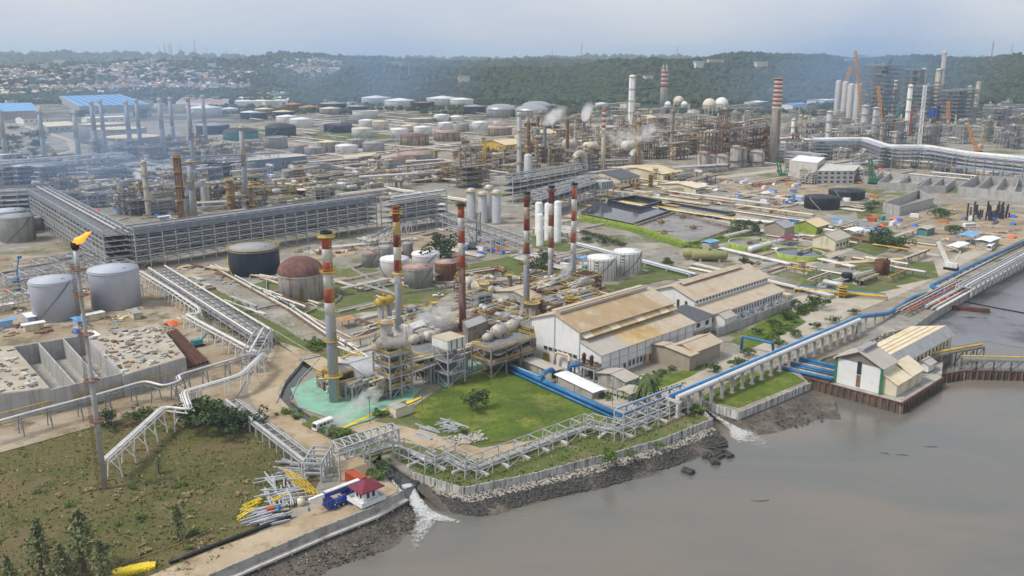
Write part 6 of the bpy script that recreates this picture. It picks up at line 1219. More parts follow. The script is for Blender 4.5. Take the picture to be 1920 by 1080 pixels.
# ================================================================ concrete basins under construction
def basin(pts, H, cells, label, m='concrete_new', rubble=False, walls=.6):
    """open concrete tank over a four cornered footprint, split by cross walls"""
    p = [gp_(*q) for q in pts]; c = sum(p, Vector()) / 4; t = thing('concrete_basin', label, 'basin', c)
    for i in range(4): bar('wall', Z(p[i], H / 2), Z(p[(i + 1) % 4], H / 2), walls, m, t, H)
    for k in range(1, cells): bar('cross_wall', Z(p[0].lerp(p[1], k / cells), H / 2), Z(p[3].lerp(p[2], k / cells), H / 2), walls * .8, m, t, H - .1)
    b = MB(); b.prism([c + (q - c) * .99 for q in p], 0.2, .5); b.obj('floor', 'concrete', t); return t, p
_, bp_ = basin([(100, 775), (235, 742), (168, 665), (30, 690)], 8, 3, 'open grey concrete basin split into cells in front of the blue grey tanks')
def slabblock(pts, H, label, m='concrete_new', seed=1, n=60):
    p = [gp_(*q) for q in pts]; c = sum(p, Vector()) / len(p); t = thing('concrete_block_house', label, 'concrete structure', c); MB().prism(p, 0, H).obj('wall', m, t); MB().prism([c + (q - c) * .985 for q in p], H + .004, H + .15).obj('top_slab', 'road_pale', t)
    r = random.Random(seed)
    for k in range(n):
        u, v = r.random(), r.random(); q = p[0].lerp(p[1], u).lerp(p[3].lerp(p[2], u), v); q = c + (q - c) * .93; b = MB(); b.box(q + Vector((0, 0, H + .15 + .3)), (r.uniform(.3, 1) ** 2 * 3, r.uniform(.3, 1) ** 2 * 1.7, r.uniform(.15, .8)), r.choice((GA, GA + 1.57, r.random() * 3))); solo('site_material', b, r.choice(['timber', 'concrete_pale', 'rust', 'steel', 'steel_dark', 'concrete', 'concrete_pale']), 'stack of formwork or rubble on the unfinished concrete slab', 'material stack', Z(q, H + .15), 'loose material on the concrete slabs')
    return t
slabblock([(235, 745), (352, 708), (300, 640), (168, 672)], 7.5, 'unfinished concrete slab block covered in rubble and formwork', n=170)
slabblock([(-10, 790), (100, 775), (30, 690), (-80, 700)], 8.5, 'taller concrete block with loose formwork on its roof', seed=3, n=90)
slabblock([(352, 700), (392, 690), (330, 628), (298, 640)], 1.6, 'rusty reinforcement bundle on a low concrete pad', m='concrete', seed=4, n=0)
for i in range(16): a = gp_(300, 640).lerp(gp_(332, 628), i / 15); b_ = gp_(352, 702).lerp(gp_(392, 690), i / 15); o = bar('reinforcement_bar', Z(a, 2.2 + .25 * (i % 3)), Z(b_, 2.2 + .25 * (i % 3)), .55, 'dark_rust', None, .4); tag(o, 'rusty steel bundle laid along the low concrete pad', 'steel bundle', 'rusty bundles on the low pad')
basin([(1655, 398), (1685, 405), (1748, 388), (1722, 372)], 7, 1, 'pale roofless concrete tank amid the earthworks beyond the clarifiers')
basin([(1645, 355), (1720, 358), (1740, 345), (1668, 336)], 6, 2, 'long low concrete basin beside the green hoist crane')
basin([(1722, 362), (1772, 362), (1790, 348), (1742, 345)], 6, 2, 'second long low concrete basin farther along the site')
basin([(1795, 368), (1935, 382), (1935, 352), (1830, 346)], 8, 4, 'big four celled concrete basin at the edge of the earthworks')
basin([(1600, 340), (1640, 345), (1655, 332), (1620, 328)], 6, 1, 'small grey basin beside the scaffolded block')
flatbox([(1478, 332), (1530, 338), (1545, 326), (1495, 320)], 15, 'concrete_pale', 'roof_white', 'white clad block rising above the scaffolded concrete frame')
flatbox([(1530, 345), (1600, 345), (1612, 332), (1545, 330)], 11, 'concrete_new', 'concrete_pale', 'scaffolded concrete frame building under construction', name='unfinished_building', win=(5, 3))
for i in range(48):
    p = gp_(rs.uniform(1812, 1895), rs.uniform(396, 414)); o = bar('driven_pile', p, p + Vector((0, 0, rs.uniform(3, 9))), .9, 'tank_black', None); tag(o, 'dark driven pile standing out of the bare earthworks', 'pile', 'driven piles on the earthworks')
# ================================================================ tanks
TN = 'tank_navy'; TB = 'tank_black'; TW = 'tank_white'; TG = 'tank_grey'; TS = 'tank_streak'; TR = 'tank_rust'; TC = 'tank_cream'
tank(109, 606, 74, 532, 'tank_blue_grey', 'tank_blue_grey', label='blue grey tank with a diagonal stair behind the flare stack')
tank(221, 584, 82, 512, 'tank_blue_grey', 'tank_blue_grey', label='blue grey tank beside the low pipe trestle', stair=False)
tank(36, 456, 54, 409, TG, 'roof_grey', label='plain grey tank in front of the tall rack arm'); tank(22, 442, 52, 398, 'tank_blue_grey', 'tank_blue_grey', label='bluish tank hidden behind the plain grey one'); tank(73, 432, 22, 409, TG, 'roof_grey', label='small grey tank beside the tall rack arm')
tank(479, 521, 92, 472, TN, 'roof_grey', rim='yellow', kind='cone', rise=1.2, label='dark navy tank with yellow rim and stair')
tank(567, 568, 84, 519, 'tank_patch', 'roof_rust', 'dome', label='rust streaked tank with purple domed roof', stair=False, rise=7.2)
tank(694, 503, 31, 476, TG, 'roof_redgrey', label='small grey tank with pinkish roof beside the white tanks'); tank(725, 496, 28, 464, TG, 'roof_grey', label='tall grey tank behind the maroon stack'); tank(765, 485, 20, 457, TG, 'roof_grey', label='slim grey tank behind the white tanks')
tank(741, 526, 53, 489, TW, 'roof_white', label='clean white tank partly behind the maroon stack'); tank(799, 506, 52, 479, TW, 'roof_white', label='wide white tank beside the round tree')
tank(785, 542, 56, 505, TG, 'roof_redgrey', label='grey tank with rosy roof in the middle of the tank yard'); tank(838, 528, 46, 495, TR, 'roof_redgrey', label='rust brown tank next to the purple rusted stack')
for (cx, yb, w, yt), lab in (((1128, 529, 54, 487), 'white tank with black lettering by the clean banded stack'), ((1176, 517, 52, 475), 'white tank with black lettering nearer the grass')):
    t, c, r, h = tank(cx, yb, w, yt, TW, 'roof_white', kind='cone', rise=.8, label=lab)
    for k in range(9): a = -2.9 + k * .33; q = c + Vector((math.cos(a), math.sin(a), 0)) * (r + .06); bar('downpipe', q, Z(q, h), .16, 'steel_dark', t)
    for row, (n_, ww) in enumerate(((2, .9), (2, .9), (5, .45))):
        for k in range(n_): a = -2.05 + (k - (n_ - 1) / 2) * .11 * (1 if n_ == 2 else .6); q = c + Vector((math.cos(a), math.sin(a), 0)) * (r + .03) + Vector((0, 0, h * (.84 - .13 * row))); b = MB(); b.box(q, (.06, ww, .75 if row < 2 else .35), a); b.obj('lettering', 'steel_dark', t)
for cx, yb, w, yt, lab in ((572, 369, 28, 357, 'black squat tank on the green plot beside the rack'), (610, 363, 28, 353, 'second black squat tank on the green plot'), (788, 337, 15, 326, 'tiny navy tank by the white pipe bends'), (807, 333, 15, 323, 'tiny navy tank beside the tower scaffolding')): tank(cx, yb, w, yt, TN, 'roof_cream' if cx == 572 else 'roof_grey', label=lab)
tank(641, 359, 17, 344, TW, 'roof_white', label='little white tank near the two black squat ones'); tank(769, 340, 16, 327, TW, 'roof_white', label='little white tank near the tiny navy ones')
tank(1540, 395, 62, 373, TB, 'tank_black', kind='cone', label='black tank with a white mark by the yellow pipes'); tank(1586, 377, 62, 361, TB, 'tank_black', label='black tank beyond its twin on the earthworks')
tank(1652, 517, 25, 490, 'tank_rust', 'dark_rust', label='dark rusty upright tank on the grass by the shore road', name='upright_tank'); tank(1587, 529, 18, 514, TB, 'tank_black', label='small black upright tank among yellow pipes', name='upright_tank'); tank(1610, 536, 14, 526, TB, 'tank_black', label='smallest black tank among yellow pipes', name='upright_tank')
FARM = [(551, 208, 33, 196, TR, 'roof_orange'), (581, 210, 38, 201, TS, 'roof_orange'), (620, 216, 39, 204, 'tank_patch', 'roof_cream'), (625, 207, 50, 195, TN, 'roof_grey'), (670, 213, 38, 200, TN, 'roof_grey'), (496, 217, 34, 205, TS, 'roof_cream'), (532, 222, 39, 210, TN, 'roof_sand'), (486, 225, 30, 212, TN, 'roof_grey'),
 (539, 234, 39, 219, TW, 'roof_white'), (566, 240, 42, 224, TW, 'roof_white'), (634, 250, 52, 235, TN, 'roof_rust', 'float'), (706, 199, 54, 184, TW, 'roof_white'), (750, 204, 56, 189, TW, 'roof_white'), (792, 208, 45, 192, TB, 'roof_sand', 'float'), (830, 199, 60, 185, TW, 'roof_white'), (866, 201, 44, 187, TW, 'roof_white'), (894, 185, 48, 169, TW, 'roof_white'), (943, 183, 46, 167, TW, 'roof_white'), (990, 178, 44, 163, TW, 'roof_white'), (890, 215, 42, 200, TN, 'roof_grey'),
 (685, 224, 47, 209, TW, 'roof_grey', 'float'), (689, 244, 30, 226, TW, 'roof_white'), (714, 245, 31, 228, TC, 'roof_cream'), (680, 259, 39, 242, TW, 'roof_cream'), (787, 232, 56, 223, TG, 'roof_sand', 'float'), (828, 230, 28, 216, TW, 'roof_white'), (855, 229, 28, 219, TW, 'roof_white'), (836, 244, 28, 231, TW, 'roof_white'), (868, 247, 24, 233, TG, 'roof_grey'), (900, 247, 31, 230, TW, 'roof_white'), (749, 260, 34, 243, TW, 'roof_white'), (768, 248, 29, 236, TC, 'roof_cream'), (793, 255, 34, 239, TW, 'roof_white'),
 (777, 274, 55, 256, TS, 'roof_rust'), (838, 266, 50, 249, TS, 'roof_redgrey'), (937, 257, 46, 241, TS, 'roof_redgrey'), (937, 236, 24, 227, TW, 'roof_redgrey'), (517, 280, 44, 258, TG, 'tank_grey', 'float'), (562, 293, 33, 274, TG, 'roof_redgrey'), (591, 295, 38, 278, TG, 'roof_grey'), (617, 288, 38, 267, TS, 'roof_cream'), (650, 291, 41, 274, TW, 'roof_white'), (668, 280, 33, 263, TS, 'roof_grey'), (701, 286, 40, 269, TG, 'roof_grey'), (750, 318, 70, 303, TG, 'roof_rust'), (780, 308, 66, 291, TG, 'roof_redgrey'),
 (385, 220, 60, 203, TW, 'roof_white'), (400, 253, 58, 236, TN, 'roof_grey'), (470, 224, 35, 211, TN, 'roof_white'), (1010, 170, 20, 158, TW, 'roof_white'), (1047, 182, 18, 176, TW, 'roof_white'), (1068, 184, 22, 176, TC, 'roof_cream'), (1092, 194, 20, 184, TC, 'roof_white'), (1128, 206, 24, 194, TW, 'roof_white'), (1140, 192, 16, 186, TC, 'roof_cream'), (1155, 194, 16, 187, TW, 'roof_white'), (1300, 220, 22, 207, TW, 'roof_redgrey'), (1040, 255, 30, 238, TB, 'tank_black'), (996, 250, 26, 232, TB, 'tank_black'),
 (1410, 195, 34, 183, TW, 'roof_white'), (1050, 250, 22, 240, TB, 'tank_black'), (432, 214, 30, 204, TW, 'roof_white'), (1185, 198, 14, 188, TW, 'roof_white'), (655, 236, 34, 224, TG, 'roof_grey', 'float')]
LAB = {TW: ('white', 'white storage tank in the far tank farm'), TN: ('navy', 'navy blue storage tank in the far tank farm'), TB: ('black', 'black storage tank in the far tank farm'), TG: ('grey', 'plain grey storage tank in the far tank farm'), TS: ('streak', 'rust streaked storage tank in the far tank farm'), TR: ('rust', 'rusty brown storage tank in the far tank farm'), TC: ('cream', 'cream storage tank in the far tank farm'), 'tank_patch': ('patch', 'patchy rusting storage tank in the far tank farm')}
RO = {'roof_white': 'white', 'roof_rust': 'rusty', 'roof_redgrey': 'reddish', 'roof_orange': 'orange', 'roof_cream': 'cream', 'roof_sand': 'sandy', 'roof_grey': 'grey', 'tank_black': 'black', 'tank_grey': 'sunken grey'}
for q in FARM:
    cx, yb, w, yt, m1, m2 = q[:6]; kd = q[6] if len(q) > 6 else 'cone'; size = 'wide' if w > 44 else ('small' if w < 30 else 'mid sized')
    tank(cx, yb, w, yt, m1, m2, kd, label=f'{size} {LAB[m1][0]} tank with {RO[m2]} {"sunken roof" if kd == "float" else "roof"} in the far tank farm', group=f'{size} {LAB[m1][0]} tanks, {RO[m2]} roofs, far tank farm')
tank(527, 258, 55, 241, TN, 'tank_black', 'dome', label='navy tank with black domed roof and yellow stair', rise=6); tank(452, 265, 62, 251, 'tank_teal', 'tank_black', 'dome', label='teal tank with dark domed roof behind the rack', rise=7)
for cx, yb, w, yt, lab in ((940, 222, 56, 206, 'grey tank with shiny domed roof among white ones'), (997, 224, 62, 208, 'wide grey tank with shiny dome beside the dark vents'), (1006, 214, 54, 200, 'shiny domed tank behind the wide domed one')): tank(cx, yb, w, yt, TG, 'dome_alu', 'dome', label=lab, rise=9)
for cx, yb, w, yt, lab in ((196, 270, 80, 234, 'big grey tank with yellow rim, rearmost of three'), (226, 281, 92, 243, 'big grey tank with yellow rim, middle of three'), (251, 294, 102, 259, 'big grey tank with yellow rim, foremost of three')): tank(cx, yb, w, yt, TG, 'roof_cream', 'float', rim='yellow', label=lab, rise=1)
# bund walls and pipeways between the tanks
for i, pts in enumerate([[(480, 266), (560, 262), (600, 275), (500, 290), (480, 266)], [(600, 240), (660, 236), (690, 252), (630, 262), (600, 240)], [(660, 252), (720, 250), (760, 264), (690, 270), (660, 252)], [(740, 266), (820, 262), (850, 282), (760, 290), (740, 266)], [(800, 256), (870, 254), (900, 270), (830, 274), (800, 256)], [(540, 290), (640, 284), (680, 300), (580, 308), (540, 290)], [(700, 316), (800, 306), (860, 325), (740, 335), (700, 316)], [(890, 250), (960, 250), (980, 265), (920, 270), (890, 250)], [(500, 530), (560, 515), (640, 560), (610, 585), (500, 560), (500, 530)], [(660, 505), (760, 480), (860, 505), (850, 540), (740, 555), (660, 505)]]):
    panel_wall([gp_(*p) for p in pts], 0, 1.3, 'concrete', 'low bund wall round the ' + ['navy domed tank', 'navy sunken roof tank', 'paired cream and white tanks', 'rust streaked tank with rusty roof', 'rust streaked tank with reddish roof', 'grey and white tank cluster', 'large red roofed grey tanks', 'small red roofed white tank'][i] if i < 8 else ('low bund wall round the purple domed tank' if i == 8 else 'low bund wall round the middle tank yard'), name='bund_wall', step=30 if i < 8 else 12)
def pipeway(a, b_, n, r, cols, label, z=1.0, group=None, seed=0, sp=1.5):
    A_, B_ = gp_(*a), gp_(*b_); d = (B_ - A_).normalized(); n_ = Vector((-d.y, d.x, 0)); t = thing('pipeway', label, 'pipes', A_, group); r0 = random.Random(seed + int(a[0] * 7 + a[1])); k = max(2, int((B_ - A_).length / 14))
    for i in range(n): o = n_ * (i - (n - 1) / 2) * sp; rod('pipe', Z(A_ + o, z + r), Z(B_ + o, z + r), r * r0.uniform(.7, 1.4), r0.choice(cols), t)
    for i in range(k + 1): p = A_.lerp(B_, i / k); bar('sleeper', Z(p - n_ * n * sp * .55, z * .5), Z(p + n_ * n * sp * .55, z * .5), .6, 'concrete', t, z)
pw = ['pipe_grey', 'pipe_white', 'pipe_tan', 'pipe_tan', 'pipe_grey', 'rust']
PW = [((500, 305), (860, 275), 7), ((500, 312), (900, 330), 6), ((640, 350), (900, 322), 6), ((500, 345), (640, 352), 6), ((690, 350), (880, 380), 6), ((480, 250), (660, 270), 4), ((660, 268), (860, 285), 4), ((740, 232), (960, 240), 5), ((580, 225), (760, 238), 4), ((860, 250), (1000, 262), 5), ((420, 280), (520, 300), 5), ((880, 335), (1000, 320), 6), ((560, 300), (720, 330), 4), ((900, 300), (990, 290), 5), ((400, 262), (480, 275), 5), ((1000, 232), (1180, 240), 6), ((1180, 226), (1420, 232), 5), ((1160, 250), (1340, 246), 6), ((1000, 270), (1130, 262), 6), ((1240, 262), (1330, 256), 6)]
for i, (a, b_, n_) in enumerate(PW): pipeway(a, b_, n_, .38, pw, 'bundle of pale and rusty ground pipes crossing the far tank farm', group='ground pipe bundles of the far tank farm', seed=i)
for i, (a, b_, n_, cols, lab) in enumerate([((1075, 460), (1300, 520), 4, ['blue_paint', 'pipe_white', 'blue_pale', 'pipe_grey'], 'blue and white pipes beside the lime green pond wall'), ((1310, 522), (1480, 560), 3, ['pipe_tan', 'yellow', 'pipe_white'], 'tan and yellow pipes behind the second hall'), ((390, 505), (520, 528), 3, ['pipe_white', 'pipe_tan'], 'pale pipes curving round the navy tank'), ((500, 552), (560, 580), 3, ['pipe_white'], 'white pipes beside the purple domed tank'), ((600, 470), (780, 452), 4, ['pipe_white', 'pipe_grey', 'rust'], 'pipes on the bare ground before the tall rack'), ((1350, 470), (1480, 500), 3, ['pipe_white', 'pipe_grey'], 'white pipes leading to the clarifiers'), ((1480, 425), (1700, 470), 4, ['yellow', 'pipe_white', 'rust'], 'pipes beyond the green roofed pump station'), ((1120, 375), (1380, 415), 5, ['yellow', 'pipe_white', 'yellow'], 'yellow pipes behind the settling ponds'), ((1380, 415), (1560, 430), 4, ['yellow', 'pipe_white'], 'yellow pipes leading to the black tanks'), ((1560, 500), (1700, 490), 4, ['yellow', 'pipe_white', 'yellow'], 'yellow manifold pipes on the grass by the shore road'), ((1450, 470), (1600, 505), 3, ['pipe_white', 'pipe_white'], 'white pipes passing the clarifier'), ((1490, 545), (1660, 560), 5, ['yellow', 'rust', 'blue_paint', 'yellow'], 'yellow and blue pipes at the corner of the shore road'), ((1300, 500), (1560, 560), 3, ['pipe_white', 'pipe_grey'], 'grey pipes passing behind the second hall'), ((1690, 500), (1540, 540), 3, ['pipe_white', 'pipe_grey'], 'white pipes round the dark upright tank')]): pipeway(a, b_, n_, .32, cols, lab, z=1.3)
def fill(reg, n, where, cols, seed, z=1.0, k=(3, 7), ln=(25, 80), r_=.3):
    r = random.Random(seed)
    for i in range(n):
        p = gp_(r.uniform(reg[0], reg[2]), r.uniform(reg[1], reg[3])); q = p + r.choice((AX, BX, AX, -BX)) * r.uniform(*ln); t = thing('pipe_bundle' if reg[3] < 352 else 'pipe_run', f'short run of parallel ground pipes {where}', 'pipes', p, f'ground pipes {where}'); d = (q - p).normalized(); n_ = Vector((-d.y, d.x, 0)); m = r.randint(*k); zz_ = r.choice((z, z, z + 2.5))
        for j in range(m): o = n_ * (j - m / 2) * 1.1; rod('pipe', Z(p + o, zz_), Z(q + o, zz_), r_ * r.uniform(.6, 1.4), r.choice(cols), t)
        for j in range(4): c = p.lerp(q, j / 3); bar('sleeper', Z(c - n_ * m * .6, zz_ - .5), Z(c + n_ * m * .6, zz_ - .5), .4, 'concrete', t, .4); bar('trestle_leg', Z(c, 0), Z(c, zz_ - .6), .4, 'dirty_steel', t)
fill((480, 300, 900, 348), 40, 'between the tank farm and the green plot', pw, 1); fill((690, 460, 870, 545), 16, 'in the middle tank yard', pw, 2, ln=(10, 30)); fill((1100, 345, 1480, 400), 34, 'behind the settling ponds', pw + ['yellow'], 3); fill((1330, 420, 1700, 540), 40, 'in the water works', ['pipe_white', 'pipe_grey', 'yellow', 'rust', 'pipe_white'], 4, ln=(12, 40), k=(2, 4)); fill((250, 380, 480, 420), 16, 'inside the great rack corner', pw, 5); fill((880, 480, 1100, 560), 26, 'behind the boiler decks', pw + ['rust', 'pipe_tan'], 6, ln=(10, 35)); fill((1450, 300, 1900, 345), 30, 'below the ducted rack', ['galv', 'pipe_grey', 'pipe_white', 'steel_dark'], 7); fill((780, 590, 1010, 660), 22, 'under the boiler decks', ['yellow', 'yellow', 'pipe_white', 'pipe_tan', 'insul'], 8, z=4, ln=(8, 24), k=(2, 5)); fill((640, 560, 760, 700), 14, 'beside the canal reserve', ['pipe_white', 'pipe_tan', 'rust'], 9, ln=(8, 22), k=(2, 3)); fill((380, 268, 700, 300), 26, 'among the near tanks of the farm', pw, 10); fill((1000, 400, 1110, 450), 10, 'round the white cylinders', pw, 11, ln=(12, 30)); fill((300, 540, 640, 610), 10, 'along the canal reserve', ['pipe_white', 'rust', 'pipe_grey'], 12, ln=(14, 30), k=(1, 3)); fill((480, 505, 720, 560), 12, 'round the purple domed tank', ['pipe_white', 'pipe_grey', 'pipe_tan'], 13, ln=(12, 35), k=(2, 3))
# cylinders
for x, yb, yt, w in ((884, 416, 352, 17), (905, 418, 358, 17), (917, 412, 346, 15), (931, 420, 355, 17)): p = gp_(x, yb); column(p, w / 2 / PXM(p), HZ(x, yb, yt), 'galv', 1, 'tall grey silo with yellow crown platform', 'row of grey silos', name='silo', cat='silo', pipe=False)
p = gp_(830, 405); column(p, 7.5 / PXM(p), HZ(830, 405, 381), 'white_paint', 0, 'squat white vessel beside the stepped rack bay', name='vertical_vessel', pipe=False)
for x, yb, yt, w in ((1012, 462, 400, 13), (1010, 442, 378, 14), (1027, 452, 380, 13), (1045, 455, 376, 14)): p = gp_(x, yb); column(p, w / 2 / PXM(p), HZ(x, yb, yt), 'white_paint', 0, 'tall white cylinder standing between the far banded stacks', 'white cylinders between the stacks', name='vertical_vessel', pipe=False)
p = gp_(990, 362); column(p, 7.5 / PXM(p), HZ(990, 362, 288), 'galv', 0, 'pair of thick grey ducts above the silos', name='vertical_vessel', pipe=True)
# ================================================================ settling ponds, clarifiers, green water works
def pond(pts, z, mwater, label, wall='concrete', h=1.6):
    p = [gp_(*q) for q in pts]; c = sum(p, Vector()) / len(p); t = thing('settling_pond', label, 'pond', c); MB().prism([c + (q - c) * .995 for q in p], .02, z).obj('water', mwater, t)
    for i in range(len(p)): bar('wall', Z(p[i], h / 2), Z(p[(i + 1) % len(p)], h / 2), 1.0, wall, t, h)
    return t
pond([(1090, 404), (1128, 380), (1165, 373), (1255, 400), (1185, 425)], 1.5, 'pond_water', 'dark oily separator pond mirroring the sky', 'oil', 2.3)
pond([(1188, 428), (1290, 462), (1375, 432), (1265, 402)], .9, 'sludge', 'brown sludge pond with aerators beside the oily pond', 'dirty_steel', 2.0)
pond([(1225, 388), (1345, 412), (1378, 404), (1262, 384)], .7, 'pond_water', 'long narrow pond behind the sludge pond', 'oil', 1.8)
pond([(1140, 384), (1200, 398), (1240, 386), (1190, 376)], 1.6, 'oil', 'black walled tank beside the oily pond', 'oil', 4.2)
for i, (px, py) in enumerate([(1240, 420), (1280, 410), (1300, 430), (1245, 440)]): p = gp_(px, py); t = thing('aerator', 'brown floating aerator on the sludge pond', 'aerator', p, 'aerators on the sludge pond'); MB().lathe(p, [(2.2, .9), (2.2, 1.5), (1, 1.9), (.8, 3)], 10).obj('body', 'rust', t); bar('arm', p + Vector((-6, 0, 2)), p + Vector((6, 0, 2)), .4, 'rust', t)
for i, (a, b_) in enumerate([((1085, 410), (1190, 432)), ((1190, 432), (1290, 464)), ((1290, 464), (1325, 458)), ((1325, 458), (1400, 436))]):
    A_, B_ = gp_(*a), gp_(*b_); t = thing('pond_wall', ['lime green outer wall of the oily pond', 'lime green outer wall of the sludge pond', 'lime green end wall of the sludge pond', 'lime green low wall beside the clarifiers'][i], 'wall', A_); bar('wall', Z(A_, 1.6), Z(B_, 1.6), .8, 'lime', t, 3.2); d = (B_ - A_).normalized(); n_ = Vector((d.y, -d.x, 0)); b = MB(); b.add([Z(A_ + n_ * .5, 1.4), Z(B_ + n_ * .5, 1.4), Z(B_ + n_ * 5, .15), Z(A_ + n_ * 5, .15)], [(0, 1, 2, 3), (3, 2, 1, 0)]); b.obj('bank', 'lime', t)
    for k in range(8): p = A_.lerp(B_, k / 7); bar('post', Z(p, 3.2), Z(p, 4.4), .15, 'yellow', t)
    bar('rail', Z(A_, 4.4), Z(B_, 4.4), .15, 'yellow', t)
frame(gp_(1128, 372), 14, 12, 8, 1, 'steel', 2, 1, label='grey cooling box standing on legs over the oily pond', rail=None); c = gp_(1128, 372); b = MB(); b.box(c + Vector((0, 0, 11)), (13, 11, 6), GA); o = solo('cooling_tower', b, 'galv', 'ribbed grey cooling box above the oily pond', 'cooling tower', c)
for k in range(5): bar('louvre', c - BX * 5.6 + AX * (k * 2.6 - 5.2) + Vector((0, 0, 8.5)), c - BX * 5.6 + AX * (k * 2.6 - 5.2) + Vector((0, 0, 13.5)), .9, 'steel_dark', o, .2)
for cx, cy, w, lab in ((1405, 463, 76, 'round clarifier with lime green wall beside the sludge pond'), (1499, 482, 84, 'round clarifier with grey water and lime green wall')):
    c = gp_(cx, cy); r = w / 2 / PXM(c); t = thing('clarifier', lab, 'clarifier', c); MB().lathe(c, [(r, 0), (r, 3.0), (r - .5, 3.0), (r - .5, 2.2)], 48, cap0=False, cap1=False).obj('wall', 'lime', t); MB().lathe(c, [(r - .45, 1.0), (r - .45, 2.3)], 48).obj('water', 'pond_water' if cx > 1450 else 'sludge', t)
    bar('bridge', c + Vector((-.3, 0, 3.6)), c + AX * r + Vector((0, 0, 3.6)), 1.4, 'concrete', t, .3); MB().lathe(c, [(1.6, 2.2), (1.6, 4.2), (.6, 4.6)], 14).obj('centre_drive', 'dirty_steel', t); MB().ring(c, r - .5, 3.05, .5, .12, 48).obj('rim', 'concrete_pale', t)
for k in (0, 1): drum(gp_(1330, 490) + BX * k * 6, AX - BX * 1.2, 2.6, 17, 'olive_vessel', 'olive green horizontal vessel by the grass strip', 'pair of olive green vessels', sad='concrete')
drum(gp_(1425, 470), AX, 1.6, 22, 'pipe_white', 'long white horizontal pipe vessel beside the clarifier')
gable(gp_(1565, 470), 18, 14, 6, 9, 'wall_cream', 'roof_taupe', 'cream pump station with grey roof behind the clarifier', win=[('f', x, 2, 2, 1.6) for x in (3, 7, 11, 15)], ang=GA)
gable(gp_(1530, 440), 16, 16, 5, 8, 'lime', 'roof_sand', 'green walled house with sandy roof near the clarifiers', name='house', win=[('f', x, 2, 1.6, 1.4) for x in (3, 8, 13)])
gable(gp_(1470, 445), 12, 14, 6, 9, 'wall_taupe', 'roof_grey', 'grey roofed store beside the sandy roofed house', name='store')
shed(gp_(1475, 458), 14, 8, 4, 'maroon', 'dark red roofed shed before the clarifiers')
for i, (px, py, L_, W2, h, rf, lab) in enumerate([(1815, 455, 16, 9, 5, 'blue_roof', 'shed with bright blue tarpaulin roof by the shore road'), (1850, 462, 18, 9, 4.5, 'roof_white', 'long white roofed site shed by the shore road'), (1795, 470, 18, 7, 3.5, 'roof_white', 'white roofed bus shelter by the dirt yard'), (1735, 440, 14, 7, 4.5, 'roof_taupe', 'small turquoise site office on the earthworks'), (1600, 442, 14, 8, 4, 'roof_white', 'white roofed shed beside the pipe corridor'), (1330, 465, 10, 7, 4, 'blue_roof', 'little shed with blue roof before the lime wall')]):
    shed(gp_(px, py), L_, W2, h, rf, lab, walls='teal_paint' if 'turquoise' in lab else ('concrete' if i % 2 else None))
bus(gp_(1857, 468), GA + 3.3, 11, 2.6, 3.3, 'white_paint', 'white bus parked at the end of the shore road', name='bus'); bus(gp_(1818, 427), .2, 9, 2.5, 3, 'white_paint', 'white bus standing on the earthworks', name='bus')
p = gp_(1783, 506); crane(p, G(1776, 500, 0) + Vector((-5, 3, 13)), 2.4, 'white_paint', 'white mobile crane with short boom on the shore road', w=1.1, body=(6, 3.6, 2.4), name='mobile_crane', hook=False)
